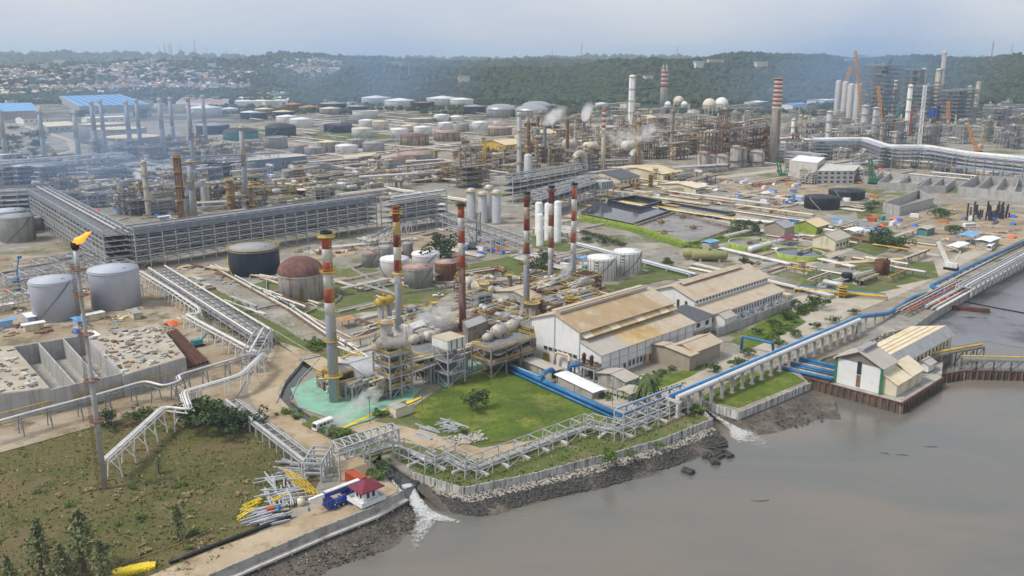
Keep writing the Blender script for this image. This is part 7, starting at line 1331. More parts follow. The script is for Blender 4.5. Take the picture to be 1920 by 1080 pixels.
# pipe supports, blue tarps, huts and containers on the building sites
def clutter(reg, n, seed, where, kinds=None):
    r = random.Random(seed)
    for i in range(n):
        px, py = r.uniform(reg[0], reg[2]), r.uniform(reg[1], reg[3]); p = gp_(px, py); k = r.choice(kinds or ['hut', 'container', 'tarp', 'pile', 'pile', 'spool'])
        a = GA + r.choice((0, math.pi / 2)) + r.uniform(-.1, .1)
        if k == 'hut':
            m1 = r.choice(['wall_white', 'wall_cream', 'blue_pale']); t = thing('site_hut', f'small site hut with flat roof {where}', 'hut', p, f'site huts {where}'); b = MB(); b.box(p + Vector((0, 0, 1.5)), (r.uniform(5, 9), 3, 3), a); b.obj('wall', m1, t); b = MB(); b.box(p + Vector((0, 0, 3.1)), (9, 3.8, .2), a); b.obj('roof', r.choice(['roof_white', 'roof_grey', 'blue_roof']), t)
        elif k == 'container':
            col = r.choice(['blue_paint', 'container_red', 'white_paint', 'white_paint', 'white_paint', 'teal_paint', 'orange']); nm = {'blue_paint': 'blue', 'container_red': 'red', 'white_paint': 'white', 'teal_paint': 'teal', 'orange': 'orange'}[col]; b = MB(); b.box(p + Vector((0, 0, 1.3)), (6, 2.5, 2.6), a); o = solo('shipping_container', b, col, f'{nm} shipping container {where}', 'container', p, f'{nm} containers {where}'); b = MB(); b.box(p + Vector((0, 0, 2.66)), (5.8, 2.3, .1), a); b.obj('roof', col, o)
        elif k == 'tarp':
            b = MB(); n_ = 7; L_ = r.uniform(3, 7)
            for u in range(n_):
                for v in range(n_): x, y = (u / (n_ - 1) - .5) * L_, (v / (n_ - 1) - .5) * L_ * .7; b.v.append((p.x + x * math.cos(a) - y * math.sin(a), p.y + x * math.sin(a) + y * math.cos(a), .15 + 1.7 * max(0, 1 - (2 * x / L_) ** 2) * max(0, 1 - (2 * y / L_) ** 2) + .3 * r.random()))
            for u in range(n_ - 1):
                for v in range(n_ - 1): b.face((u * n_ + v, u * n_ + v + 1, (u + 1) * n_ + v + 1, (u + 1) * n_ + v))
            solo('tarpaulin', b, r.choice(['blue_tarp', 'blue_tarp', 'blue_pale', 'safety_orange']) if r.random() < .9 else 'white_paint', f'crumpled tarpaulin over a heap {where}', 'tarpaulin', p, f'tarpaulins {where}')
        elif k == 'spool':
            b = MB(); d = Vector((math.cos(a), math.sin(a), 0)); ln_ = r.uniform(6, 12)
            for q in range(r.randint(3, 6)): o_ = Vector((-d.y, d.x, 0)) * q * .7; b.tube([p + o_ + Vector((0, 0, .5)), p + o_ + d * ln_ + Vector((0, 0, .5))], .3, 6)
            solo('pipe_stack', b, r.choice(['pipe_grey', 'pipe_tan', 'rust', 'galv']), f'stack of loose pipes lying {where}', 'pipe stack', p, f'pipe stacks {where}')
        else:
            b = MB()
            for q in range(6): b.box(p + Vector((r.uniform(-2.5, 2.5), r.uniform(-2.5, 2.5), r.uniform(.2, .6))), (r.uniform(.6, 3.5), r.uniform(.4, 1.5), r.uniform(.4, 1.2)), r.random() * 3)
            solo('material_heap', b, r.choice(['timber', 'concrete', 'rust', 'roof_cream', 'steel', 'concrete_pale']), f'heap of scrap and formwork {where}', 'heap', p, f'scrap heaps {where}')
clutter((0, 575, 330, 640), 34, 11, 'on the dirt round the blue grey tanks', ['pile', 'pile', 'tarp', 'hut', 'pile', 'spool']); clutter((0, 520, 180, 560), 22, 12, 'under the white steel frame'); clutter((830, 450, 970, 480), 26, 13, 'beside the row of silos', ['tarp', 'tarp', 'container', 'pile', 'spool'])
clutter((1330, 338, 1500, 385), 70, 14, 'on the bare site beyond the ponds', ['pile', 'pile', 'container', 'hut', 'tarp', 'spool']); clutter((1640, 405, 1900, 450), 44, 15, 'on the earthworks beyond the clarifiers', ['pile', 'pile', 'container', 'spool', 'tarp']); clutter((1560, 310, 1915, 345), 70, 16, 'below the long white duct', ['hut', 'container', 'pile', 'pile', 'spool', 'tarp']); clutter((480, 320, 600, 345), 34, 17, 'beside the pale roofed substation', ['tarp', 'hut', 'pile', 'container', 'tarp'])
clutter((90, 360, 330, 440), 60, 18, 'inside the rack corner'); clutter((560, 462, 760, 482), 26, 19, 'before the tall rack', ['pile', 'spool', 'pile', 'pile']); clutter((1480, 415, 1640, 445), 26, 20, 'beside the black tanks', ['container', 'hut', 'pile', 'spool']); clutter((980, 490, 1110, 520), 18, 21, 'behind the lettered white tanks', ['hut', 'tarp', 'pile', 'container']); clutter((1440, 370, 1640, 400), 26, 22, 'in front of the scaffolded block', ['pile', 'pile', 'spool', 'container']); clutter((700, 428, 880, 450), 20, 23, 'under the tall rack', ['pile', 'spool']); clutter((1110, 340, 1330, 372), 30, 24, 'behind the settling ponds', ['pile', 'container', 'pile', 'spool', 'hut']); clutter((340, 500, 430, 545), 12, 25, 'by the broad pipe way', ['pile', 'spool'])
b = MB(); p = gp_(372, 650); t = thing('excavator', 'teal excavator working beside the rusty bundles', 'excavator', p)
for s in (-1, 1): bar('track', p + BX * s * 1.2 - AX * 2 + Vector((0, 0, .5)), p + BX * s * 1.2 + AX * 2 + Vector((0, 0, .5)), .7, 'rubber', t, 1.0)
b = MB(); b.box(p + Vector((-.4, 0, 2)), (3.6, 2.8, 1.9), GA); b.obj('cab', 'teal_paint', t); b = MB(); b.bar(p + AX * 1.2 + Vector((0, 0, 2.4)), p + AX * 4.4 + Vector((0, 0, 4.8)), .5); b.bar(p + AX * 4.4 + Vector((0, 0, 4.8)), p + AX * 6.8 + Vector((0, 0, 2.6)), .4); b.obj('arm', 'teal_paint', t); b = MB(); b.box(p + AX * 6.9 + Vector((0, 0, 2.0)), (1, 1.1, 1.1), GA); b.obj('bucket', 'rust', t)
p = gp_(38, 545); t = thing('boom_lift', 'blue boom lift among the white steel frames', 'boom lift', p); b = MB(); b.box(p + Vector((0, 0, 1)), (3, 2.2, 1.2), GA); b.obj('base', 'blue_paint', t); b = MB(); b.bar(p + Vector((0, 0, 1.5)), p + Vector((-1, 1, 9)), .5); b.bar(p + Vector((-1, 1, 9)), p + Vector((1.5, 0, 16)), .4); b.obj('arm', 'blue_paint', t); b = MB(); b.box(p + Vector((1.8, 0, 16.4)), (1.6, 1.2, 1.1), 0); b.obj('basket', 'blue_paint', t)
tree(G(840, 492), 14, 'dark', 'round dark tree beside the rust brown tank', wide=1.25)
for i, (px, py, h) in enumerate([(1395, 432, 8), (1412, 440, 7), (1375, 440, 6), (1020, 505, 9), (1010, 515, 6), (1660, 460, 9), (1672, 468, 8), (1570, 490, 3), (1765, 412, 9), (1645, 462, 7), (1640, 390, 6), (1625, 398, 5), (1790, 440, 7), (1400, 500, 5), (1250, 500, 5), (1130, 460, 4), (1100, 455, 4)]): tree(G(px, py), h, 'dark' if i % 2 else 'broad', 'leafy tree among the pipes of the water works', 'trees among the water works', wide=1.3)
for i in range(9): tree(G(1095 + i * 9, 440 + i * 3), 3.5, 'broad', 'clipped tree in the row before the lime green wall', 'tree row before the lime green wall', wide=1.2)
for i in range(24): tree(G(rs.uniform(0, 92), rs.uniform(240, 298)), rs.uniform(5, 10), 'dark' if i % 2 else 'broad', 'dense green tree on the bank below the first heater stacks', 'trees on the bank below the heater stacks', wide=1.4)
# ================================================================ far process units
def far_frame(p, wx, wy, H, lv, m, label, group, seed, deckm='deck_grating', vess=True, rail='yellow', nx=3):
    r = random.Random(seed); t = thing('unfinished_structure' if any(q in label for q in ('unfinished', 'new units', 'four pale', 'white clad')) else 'process_structure', label, 'structure', p, group); b = MB(); dk = MB(); P = lambda x, y, z: p + AX * x + BX * y + Vector((0, 0, z)); pb = MB(); rb = MB()
    xs = [(-.5 + i / nx) * wx for i in range(nx + 1)]; ys = (-wy / 2, 0, wy / 2)
    for x in xs:
        for y in ys: b.bar(P(x, y, 0), P(x, y, H * r.choice((1, 1, 1, 1.08))), .55)
    for k in range(1, lv + 1):
        z = H * k / lv
        for y in ys: b.bar(P(xs[0], y, z), P(xs[-1], y, z), .5, .7)
        for x in xs: b.bar(P(x, ys[0], z - .03), P(x, ys[-1], z - .03), .45, .6)
        dk.box(P(0, 0, z + .45), (wx * .97, wy * .97, .15), GA)
        for s in (-1, 1): rb.bar(P(xs[0], s * wy / 2, z + 1.5), P(xs[-1], s * wy / 2, z + 1.5), .24); rb.bar(P(s * wx / 2, ys[0], z + 1.5), P(s * wx / 2, ys[-1], z + 1.5), .24)
        for q in range(r.randint(2, 4)):
            y = r.uniform(-wy / 2, wy / 2); rr = r.uniform(.25, .6); pb.tube([P(xs[0] - r.uniform(0, 4), y, z + .9), P(xs[-1] + r.uniform(0, 4), y, z + .9)], rr, 6)
        if r.random() < .8: i = r.randrange(nx); b.bar(P(xs[i], ys[0], z - H / lv), P(xs[i + 1], ys[0], z), .3); b.bar(P(xs[0], ys[0], z - H / lv), P(xs[0], ys[1], z), .3)
        for q in range(r.randint(1, 3)):
            c = P(r.uniform(-wx * .35, wx * .35), r.uniform(-wy * .3, wy * .3), z + .5)
            if r.random() < .5: rr = r.uniform(.6, 1.3); pb.lathe(c, [(rr, 0), (rr, H / lv * .6), (rr * .3, H / lv * .7)], 10)
            else: rr = r.uniform(.6, 1.2); d = AX if r.random() < .5 else BX; pb.tube([c - d * 2.5 + Vector((0, 0, rr)), c + d * 2.5 + Vector((0, 0, rr))], rr, 8)
    if m == 'steel_blue': deckm = 'steel_dark'
    for o, nm, mm in ((b, 'steelwork', m), (dk, 'decks', deckm), (pb, 'pipework', r.choice(['insul', 'dirty_steel', 'pipe_grey', 'rust', 'galv']) if m != 'galv' else 'pipe_grey')): q = o.obj(nm, mm, t); q['kind'] = 'stuff'
    if rail: q = rb.obj('handrails', rail, t); q['kind'] = 'stuff'
    return t
def far_rack(a, b_, w, H, lv, m, label, group, seed, cols):
    A_, B_ = gp_(*a), gp_(*b_); d = (B_ - A_).normalized(); n_ = Vector((-d.y, d.x, 0)); L_ = (B_ - A_).length; r = random.Random(seed); t = thing('pipe_rack', label, 'pipe rack', A_, group); b = MB()
    for i in range(int(L_ / 9) + 1):
        p = A_ + d * (9 * i)
        for s in (-.5, .5): b.bar(p + n_ * w * s, p + n_ * w * s + Vector((0, 0, H)), .5)
        for k in range(lv): b.bar(p - n_ * w / 2 + Vector((0, 0, H - k * 3.5)), p + n_ * w / 2 + Vector((0, 0, H - k * 3.5)), .4)
    for k in range(lv):
        for s in (-.5, .5): b.bar(A_ + n_ * w * s + Vector((0, 0, H - k * 3.5)), B_ + n_ * w * s + Vector((0, 0, H - k * 3.5)), .4)
    q = b.obj('steelwork', m, t); q['kind'] = 'stuff'
    for k in range(lv):
        for j in range(int(w / 1.6)): z = H - k * 3.5 + .6; o = n_ * (-w / 2 + .8 + j * 1.55); rod('pipe', A_ + o + Vector((0, 0, z)), B_ + o + Vector((0, 0, z)), r.uniform(.25, .55), r.choice(cols), t)
def area(reg, nf, nc, nd, where, seed, fm=('dirty_steel', 'rust', 'steel'), cm=('insul', 'dirty_steel', 'galv', 'rust'), hf=(8, 20), hc=(14, 34), rail='yellow', nr=0, wmax=22):
    r = random.Random(seed); x0, y0, x1, y1 = reg; nm = {'dirty_steel': 'weathered', 'rust': 'rusty', 'steel': 'grey', 'galv': 'pale grey', 'steel_blue': 'blue grey', 'insul': 'pale', 'white_paint': 'white', 'orange_rust': 'orange brown'}
    for i in range(nf):
        m_ = r.choice(fm); far_frame(gp_(r.uniform(x0, x1), y0 + (y1 - y0) * r.random() ** .8), r.uniform(10, wmax), r.uniform(7, 14), r.uniform(*hf), r.randint(2, 4), m_, f'{nm[m_]} open steel process frame {where}', f'{nm[m_]} process frames {where}', seed * 100 + i, rail=rail)
    for i in range(nc):
        m_ = r.choice(cm); px, py = r.uniform(x0, x1), y0 + (y1 - y0) * r.random() ** .8; column(gp_(px, py), r.uniform(.8, 2.4), r.uniform(*hc), m_, r.randint(2, 4), f'{nm[m_]} process column with platforms {where}', f'{nm[m_]} process columns {where}', rail=rail or 'steel')
    for i in range(nd):
        m_ = r.choice(cm); drum(gp_(r.uniform(x0, x1), r.uniform(y0, y1)), r.choice((AX, BX)), r.uniform(1.2, 2.4), r.uniform(5, 12), m_, f'{nm[m_]} horizontal vessel {where}', f'{nm[m_]} horizontal vessels {where}', zc=r.choice((3, 3, 7)), sad='concrete')
    for i in range(nr):
        py = r.uniform(y0, y1); px = r.uniform(x0, x1 - 40); far_rack((px, py), (px + r.uniform(50, 110), py - r.uniform(4, 14)), r.uniform(6, 10), r.uniform(6, 10), 2, r.choice(fm), f'pipe rack with many pale pipes {where}', f'pipe racks {where}', seed + i, ['pipe_grey', 'pipe_white', 'pipe_tan', 'rust', 'insul'])
area((985, 245, 1190, 322), 42, 24, 26, 'in the old crude units', 1, nr=7)
area((1180, 238, 1440, 300), 42, 22, 24, 'in the coker and cracker units', 2, fm=('rust', 'dirty_steel', 'rust'), cm=('insul', 'rust', 'dirty_steel', 'orange_rust'), nr=6)
area((1000, 205, 1420, 245), 30, 20, 18, 'beyond the old crude units', 3, fm=('steel', 'dirty_steel'), nr=7, hf=(6, 14), hc=(10, 24))
area((100, 355, 230, 395), 9, 5, 12, 'behind the tall rack arm', 20, fm=('steel', 'steel_blue', 'galv'), hf=(6, 12), hc=(8, 16), nr=3)
area((480, 352, 760, 392), 9, 4, 16, 'behind the tall rack', 21, fm=('steel', 'dirty_steel'), hf=(4, 8), hc=(6, 12), nr=4)
area((1480, 320, 1640, 345), 4, 1, 8, 'beside the unfinished block', 22, fm=('galv', 'steel'), hf=(5, 9), hc=(6, 10))
area((870, 275, 985, 340), 18, 10, 16, 'behind the row of silos', 4, nr=4, hf=(6, 14), hc=(10, 24))
area((225, 355, 480, 402), 27, 14, 24, 'inside the great rack corner', 5, fm=('steel', 'dirty_steel', 'steel_blue'), nr=3, hf=(8, 16), hc=(12, 26))
area((160, 280, 480, 312), 20, 8, 20, 'under the heater stacks', 6, fm=('steel', 'steel_blue', 'dirty_steel'), hf=(10, 18), hc=(10, 20), nr=4)
area((0, 315, 480, 352), 30, 2, 6, 'in the hazy rack field', 7, fm=('steel_blue', 'galv'), hf=(10, 18), hc=(12, 20), rail=None, wmax=40)
area((1470, 245, 1640, 300), 30, 7, 10, 'in the unfinished lower units', 8, fm=('galv', 'steel', 'steel_blue'), cm=('galv', 'insul'), hf=(10, 20), hc=(14, 30), nr=4, rail='yellow')
area((1640, 210, 1920, 280), 66, 14, 24, 'in the new units under construction', 9, fm=('steel_blue', 'steel', 'steel_blue', 'galv'), cm=('galv', 'insul'), hf=(12, 28), hc=(16, 36), nr=5, wmax=34)
area((1480, 200, 1700, 245), 12, 6, 8, 'beside the four pale silos', 10, fm=('galv', 'steel'), cm=('galv', 'insul'), hf=(8, 18), hc=(12, 24), nr=3)
area((690, 300, 870, 345), 8, 6, 16, 'at the edge of the tank farm', 11, hf=(5, 9), hc=(8, 14), nr=4)
area((500, 315, 690, 350), 8, 3, 14, 'beside the green plot', 12, hf=(4, 8), hc=(6, 12), nr=3)
area((1010, 548, 1100, 602), 14, 9, 18, 'behind the white hall', 13, fm=('dirty_steel', 'rust', 'dirty_steel'), cm=('insul', 'insul', 'rust'), hf=(5, 10), hc=(6, 11), wmax=12)
area((770, 600, 1000, 650), 12, 9, 18, 'around the boiler decks', 14, fm=('dirty_steel', 'steel'), cm=('insul', 'dirty_steel'), hf=(5, 9), hc=(6, 11), wmax=12, nr=2)
area((640, 690, 730, 740), 2, 2, 3, 'on the turquoise pad', 15, fm=('dirty_steel', 'steel'), cm=('insul',), hf=(4, 7), hc=(4, 8), wmax=10)
area((860, 530, 960, 590), 3, 3, 7, 'beside the grey shed', 16, hf=(4, 7), hc=(5, 10), wmax=12, nr=2)
area((1490, 505, 1600, 560), 0, 2, 1, 'among the yellow pipes by the shore road', 17, fm=('yellow',) if False else ('dirty_steel', 'rust'), hf=(3, 4), hc=(4, 6), wmax=11, nr=0)
area((1090, 330, 1330, 362), 3, 4, 14, 'behind the oily pond', 18, hf=(4, 8), hc=(6, 12), nr=3)
area((1490, 300, 1640, 330), 7, 2, 8, 'round the white clad block', 19, fm=('galv', 'steel'), hf=(8, 14), hc=(8, 14), nr=2)
# long white ducted rack on the far side
dk_ = [(1520, 300), (1620, 298), (1664, 316), (1735, 316), (1800, 330), (1945, 348)]
for i, (a, b_) in enumerate(zip(dk_, dk_[1:])): far_rack(a, b_, 16, 20, 4, 'steel', 'tall grey rack carrying a fat white duct past the earthworks', 'ducted rack past the earthworks', 70 + i, ['steel_dark', 'pipe_grey', 'blue_pale', 'steel_dark', 'galv'])
pipeline([Z(gp_(*p), 21.6) for p in dk_], 2.0, 'pipe_white', 'fat white duct riding on the tall rack past the earthworks', world=True, support=0, rb=9)
pipeline([Z(gp_(*p), 19) for p in [(1440, 296), (1480, 290), (1545, 300)]], 1.5, 'pipe_white', 'white duct joining the rack beyond the tall banded stack', world=True, support=12, sup='steel')
for i, (a, b_) in enumerate([((1440, 300), (1545, 312)), ((1450, 285), (1560, 290)), ((1640, 300), (1920, 322)), ((1560, 262), (1700, 270)), ((1700, 250), (1920, 262))]): far_rack(a, b_, 14, 14 if i > 1 else 11, 3, 'galv', 'grey pipe rack crossing the unfinished units', 'racks crossing the unfinished units', 90 + i, ['pipe_grey', 'galv', 'steel_dark', 'pipe_white'])
# heater stacks on the far side of the racks
HS = [(14, 312, 206, 9), (86, 312, 206, 9), (150, 310, 208, 9), (183, 300, 189, 9), (200, 302, 186, 8), (247, 300, 188, 9), (266, 296, 185, 8), (309, 298, 184, 9), (328, 290, 182, 8), (366, 345, 182, 9), (388, 285, 178, 8), (463, 390, 236, 11), (365, 415, 300, 13)]
for i, (x, yb, yt, w) in enumerate(HS):
    stack(x, yb, yt, w * 1.0, w * .72, [(yt + (yb - yt) * .5, 'grey_band'), (yb, 'grey_band')], [(yt + 4, 1.6), (yt + (yb - yt) * .35, 1.4)], ladder='yellow', label='slim pale grey heater stack with yellow platforms' if i < 11 else ['grey stack with an orange streaked ladder', 'stout grey stack joined to a bent duct'][i - 11], group='row of pale heater stacks' if i < 11 else None, lip=None, name='heater_stack')
for x, yb in ((186, 300), (250, 300), (312, 294), (372, 292)): far_frame(gp_(x, yb), 14, 12, 20, 3, 'dirty_steel', 'yellow railed fired heater under a pair of grey stacks', 'fired heaters under the stacks', x)
for (x, yb, yt, w, m_, lab) in [(342, 412, 290, 13, 'rust', 'thick rusty process column beside the bent duct'), (279, 405, 300, 9, 'insul', 'slim pale column inside the great rack corner'), (434, 400, 335, 12, 'orange_rust', 'ochre column crowned with platforms behind the tall rack'), (1183, 240, 140, 12, 'white_paint', 'tall white tower far behind the crude units'), (1188, 300, 212, 7, 'dirty_steel', 'dark slender column beside the steam plumes'), (1195, 320, 225, 9, 'orange_rust', 'rusty column beside the steam plumes'), (1258, 292, 205, 7, 'dirty_steel', 'dark slender column before the far banded stack'), (1063, 305, 222, 6, 'rust', 'thin rusty column in the crude units'), (1118, 300, 235, 6, 'insul', 'thin pale column beside the small banded stack'), (973, 345, 210, 8, 'galv', 'tall grey column behind the far banded stacks'), (990, 330, 226, 6, 'rust', 'thin rusty column beside the tall grey one'), (1567, 222, 150, 10, 'pipe_grey', 'first of four pale silos under the orange crane'), (1580, 224, 152, 11, 'pipe_grey', 'second of four pale silos under the orange crane'), (1591, 226, 156, 12, 'pipe_grey', 'third of four pale silos under the orange crane'), (1604, 228, 156, 12, 'pipe_grey', 'fourth of four pale silos under the orange crane'), (1757, 225, 95, 7, 'galv', 'very tall thin column on the far construction site'), (1750, 225, 128, 9, 'insul', 'pale column beside the very tall thin one'), (1722, 230, 127, 7, 'galv', 'tall column topped with a wide platform'), (1672, 236, 150, 7, 'white_paint', 'slender white column beside the big frame'), (1697, 262, 158, 8, 'white_paint', 'white column with slender top near the masts'), (1812, 222, 160, 6, 'galv', 'short pale stack at the end of the new units'), (1827, 220, 153, 7, 'insul', 'scaffolded column at the end of the new units'), (1550, 285, 207, 11, 'galv', 'thick pale column in the lower units'), (1484, 282, 222, 7, 'white_paint', 'white vessel beside the tall banded stack'), (1497, 282, 215, 6, 'insul', 'slim column beside the white vessel'), (1617, 265, 196, 12, 'pipe_grey', 'round pale vessel before the big frame'), (1637, 268, 200, 10, 'pipe_grey', 'second round pale vessel before the big frame')]:
    p = gp_(x, yb); h = HZ(x, yb, yt); column(p, w / 2 / PXM(p + Vector((0, 0, h / 2))), h, m_, 4 if 'silo' not in lab else 0, lab, pipe='silo' not in lab, rail='yellow' if m_ != 'pipe_grey' else 'galv')
for x, yb, yt in ((1021, 305, 215), (1094, 300, 212)): p = gp_(x, yb); column(p, 3 / PXM(p), HZ(x, yb, yt), 'steel_dark', 1, 'dark smoking stack in the crude units', 'dark stacks of the crude units', name='chimney_stack', cat='chimney', rail='rust')
# far banded stacks
bb_ = lambda ys, first='r': [(y, 'red_band' if (i % 2 == 0) == (first == 'r') else 'white_band') for i, y in enumerate(ys)]
stack(1449, 306, 148, 19, 15, bb_([152, 156, 160, 164, 168, 172, 176, 180, 184, 188, 192, 196, 200, 205]) + [(306, 'tank_streak')], [], ladder=None, label='tall beige stack with many thin red and white bands', lip='concrete')
stack(1244, 205, 126, 14.5, 13, bb_([130, 134, 138, 142, 146, 150, 154, 158, 164]) + [(205, 'concrete')], [], ladder=None, label='distant stack with thin red and white bands and twin flues', lip='concrete')
stack(1130, 322, 205, 8.5, 7, bb_([210, 215, 220, 225, 230, 235, 240, 245, 250, 257]) + [(322, 'tank_cream')], [(248, 1.5)], ladder=None, label='slim cream stack with thin red and white bands', lip='concrete')
for x in (1241, 1247): p = gp_(x, 205); o = column(p + Vector((0, 0, 80)), 1.4, 8, 'galv', 0, 'flue tip on the distant banded stack', 'flue tips on the distant banded stack', name='flue_tip', cat='flue', pipe=False)
# coker drums and conveyor
for x, yb, yt, w in ((1317, 324, 283, 21), (1334, 322, 290, 15), (1352, 318, 288, 29), (1378, 314, 272, 20), (1392, 312, 276, 14), (1418, 311, 280, 28)): p = gp_(x, yb); column(p, w / 2 / PXM(p), HZ(x, yb, yt), 'tank_patch', 2, 'rust stained upright drum in the coker block', 'rust stained drums of the coker block', name='coke_drum', cat='drum', rail='rust')
for x, yb in ((1330, 312), (1362, 306), (1400, 302), (1432, 300)): far_frame(gp_(x, yb), 20, 16, 34, 5, 'rust', 'tall rusty coker frame wrapped round the drums', 'coker frames', x, rail='rust')
far_frame(gp_(1355, 285), 10, 10, 48, 6, 'orange_rust', 'tall rusty tower rising above the coker block', None, 5, rail='rust')
a_, b_2 = Z(gp_(1330, 300), 28), Z(gp_(1442, 292), 36); t = thing('conveyor_bridge', 'pale enclosed conveyor bridge above the coker block', 'conveyor', Z(a_, 0)); bar('gallery', a_, b_2, 5, 'concrete_pale', t, 4); q = MB(); lattice(q, a_ + Vector((0, 0, 4)), b_2 + Vector((0, 0, 4)), 3, 20, .4); q.obj('truss', 'rust', t)
for k in (.1, .4, .7, .95): p = a_.lerp(b_2, k); bar('leg', Z(p, 0), p, 1.2, 'rust', t)
p = gp_(1178, 310)
for i, (x, yb) in enumerate(((1178, 305), (1106, 308), (1068, 302))): p = gp_(x, yb); far_frame(p, 24, 16, 14, 2, 'dirty_steel', 'cream topped heater block in the crude units', 'heater blocks of the crude units', 40 + i); drum(p, AX, 5, 14, 'tank_cream', 'fat cream drum on top of a heater block', 'cream drums of the crude units', zc=18, sad='steel')
for i, (x, yb) in enumerate(((1200, 318), (1096, 322))): p = gp_(x, yb); pipeline([p, p + Vector((0, 0, 18)), p + AX * -14 + Vector((0, 0, 18)), p + AX * -14 + Vector((0, 0, 6))], 3, 'insul', 'fat bent flue duct beside a heater block', world=True, support=0, rb=7, group='bent flue ducts')
p = gp_(352, 412); pipeline([p, p + Vector((0, 0, 20)), p + AX * 12 + Vector((0, 0, 24))], 2.2, 'pipe_grey', 'bent grey duct leaning to the stout stack', world=True, support=0, rb=6)
# roofs in the middle distance
for (px, py, L_, W2, e_, rd, wl, rf, lab) in [(1262, 338, 30, 60, 7, 10, 'wall_cream', 'roof_sand', 'long cream hall with sandy roof and red doors behind the ponds'), (1180, 350, 26, 40, 8, 12, 'wall_cream', 'roof_slate', 'cream hall with dark panelled roof behind the ponds'), (1315, 362, 16, 34, 5, 7, 'wall_cream', 'roof_cream', 'low cream store behind the yellow pipes'), (965, 285, 30, 40, 9, 13, 'yellow', 'roof_sand', 'yellow roofed warehouse behind the silos'), (1020, 262, 50, 30, 8, 12, 'wall_cream', 'roof_sand', 'sandy roofed warehouse among the crude units'), (1280, 292, 24, 20, 6, 9, 'wall_cream', 'roof_sand', 'small sandy roofed house among rusty pipes'), (660, 302, 70, 14, 4, 5.5, 'dirty_steel', 'roof_sand', 'long low sandy roof among the tanks'), (330, 345, 60, 24, 14, 14.6, 'wall_white', 'concrete_pale', 'long pale substation under the rusty column'), (500, 322, 90, 24, 12, 12.6, 'steel_blue', 'concrete_pale', 'long blue grey substation with pale roof'), (118, 248, 40, 60, 9, 13, 'concrete', 'roof_cream', 'cream roofed shed beside the first big grey tank'), (70, 232, 40, 40, 9, 12, 'wall_white', 'roof_rust', 'white office with red roof at the edge of the works'), (1560, 200, 70, 40, 14, 15, 'wall_white', 'roof_white', 'pale office block below the wooded hill'), (1500, 205, 60, 30, 10, 12, 'wall_white', 'blue_roof', 'blue roofed office below the wooded hill'), (1430, 200, 50, 30, 10, 12, 'wall_white', 'roof_white', 'white store below the wooded hill'), (200, 232, 60, 24, 10, 11, 'wall_white', 'roof_white', 'white office behind the grey tanks'), (1210, 232, 60, 30, 9, 12, 'wall_cream', 'roof_sand', 'sandy roofed workshop before the spheres'), (1330, 240, 60, 24, 8, 10, 'wall_cream', 'roof_cream', 'cream roofed workshop under the spheres')]:
    gable(gp_(px, py) - AX * L_ * .5, L_, W2, e_, rd, wl, rf, lab, name='works_building', over=1.2, win=[('f', L_ * (k + .5) / 5, e_ * .4, 2.4, e_ * .25) for k in range(5)], doors=[('f', L_ * .3, 3, 5, 'red_paint')] if 'red doors' in lab else ())
for pts, H, lab, wl, rf in [([(150, 214), (285, 210), (225, 188), (112, 192)], 14, 'huge warehouse with blue ribbed roof beyond the works', 'concrete', 'blue_roof'), ([(-30, 226), (78, 222), (60, 205), (-30, 206)], 13, 'second warehouse with blue roof at the edge of the works', 'concrete', 'blue_roof'), ([(330, 200), (420, 204), (430, 194), (345, 190)], 9, 'long red roofed barracks behind the tanks', 'wall_white', 'roof_redgrey'), ([(440, 198), (540, 196), (545, 187), (450, 188)], 8, 'long white roofed barracks behind the tanks', 'wall_white', 'roof_white'), ([(480, 182), (545, 180), (548, 173), (486, 174)], 8, 'far white roofed store under the hill', 'wall_white', 'roof_white'), ([(580, 190), (620, 188), (618, 181), (582, 182)], 10, 'blue roofed store under the hill', 'concrete', 'blue_roof'), ([(655, 190), (690, 189), (688, 184), (658, 184)], 9, 'pale blue roofed store before the wooded hill', 'concrete', 'blue_pale'), ([(1140, 190), (1178, 190), (1176, 185), (1142, 185)], 22, 'long pale roof half hidden in the trees', 'wall_white', 'roof_white'), ([(250, 180), (330, 178), (330, 172), (255, 173)], 8, 'turquoise roofed store beside the far road', 'concrete', 'blue_pale'), ([(640, 168), (680, 167), (680, 163), (645, 164)], 8, 'white shed at the foot of the town hill', 'wall_white', 'roof_white')]:
    flatbox(pts, H, wl, rf, lab, name='warehouse', cat='warehouse', win=None, parapet=.8)
p0 = [gp_(*q) for q in [(150, 214), (285, 210), (225, 188), (112, 192)]]; wt = [o for o in bpy.data.objects if o.name == 'warehouse'][0]
for k in range(1, 9): bar('roof_rib', Z(p0[0].lerp(p0[1], k / 9), 14.6), Z(p0[3].lerp(p0[2], k / 9), 14.6), 2.0, 'blue_paint', wt, .8)
for i in range(46):
    p = gp_(rs.choice((rs.uniform(-20, 420), rs.uniform(420, 1920))), rs.uniform(186, 204)); w_, l_ = rs.uniform(10, 18), rs.uniform(18, 50); q = [p, p + AX * l_, p + AX * l_ + BX * w_, p + BX * w_]; k = rs.choice(['roof_white', 'roof_grey', 'roof_redgrey', 'roof_cream', 'blue_roof', 'roof_taupe'])
    flatbox([v[:] for v in q], rs.uniform(5, 10), 'wall_cream', k, f'low {k[5:] if k != "blue_roof" else "blue"} roofed store at the foot of the hills', name='store', cat='store', group=f'{k} stores at the foot of the hills'.replace('_', ' '))
fill((480, 214, 980, 266), 60, 'inside the far tank farm', pw, 31, ln=(30, 110), r_=.4); fill((1000, 205, 1440, 250), 40, 'beyond the crude units', pw, 32, ln=(30, 110), r_=.4)
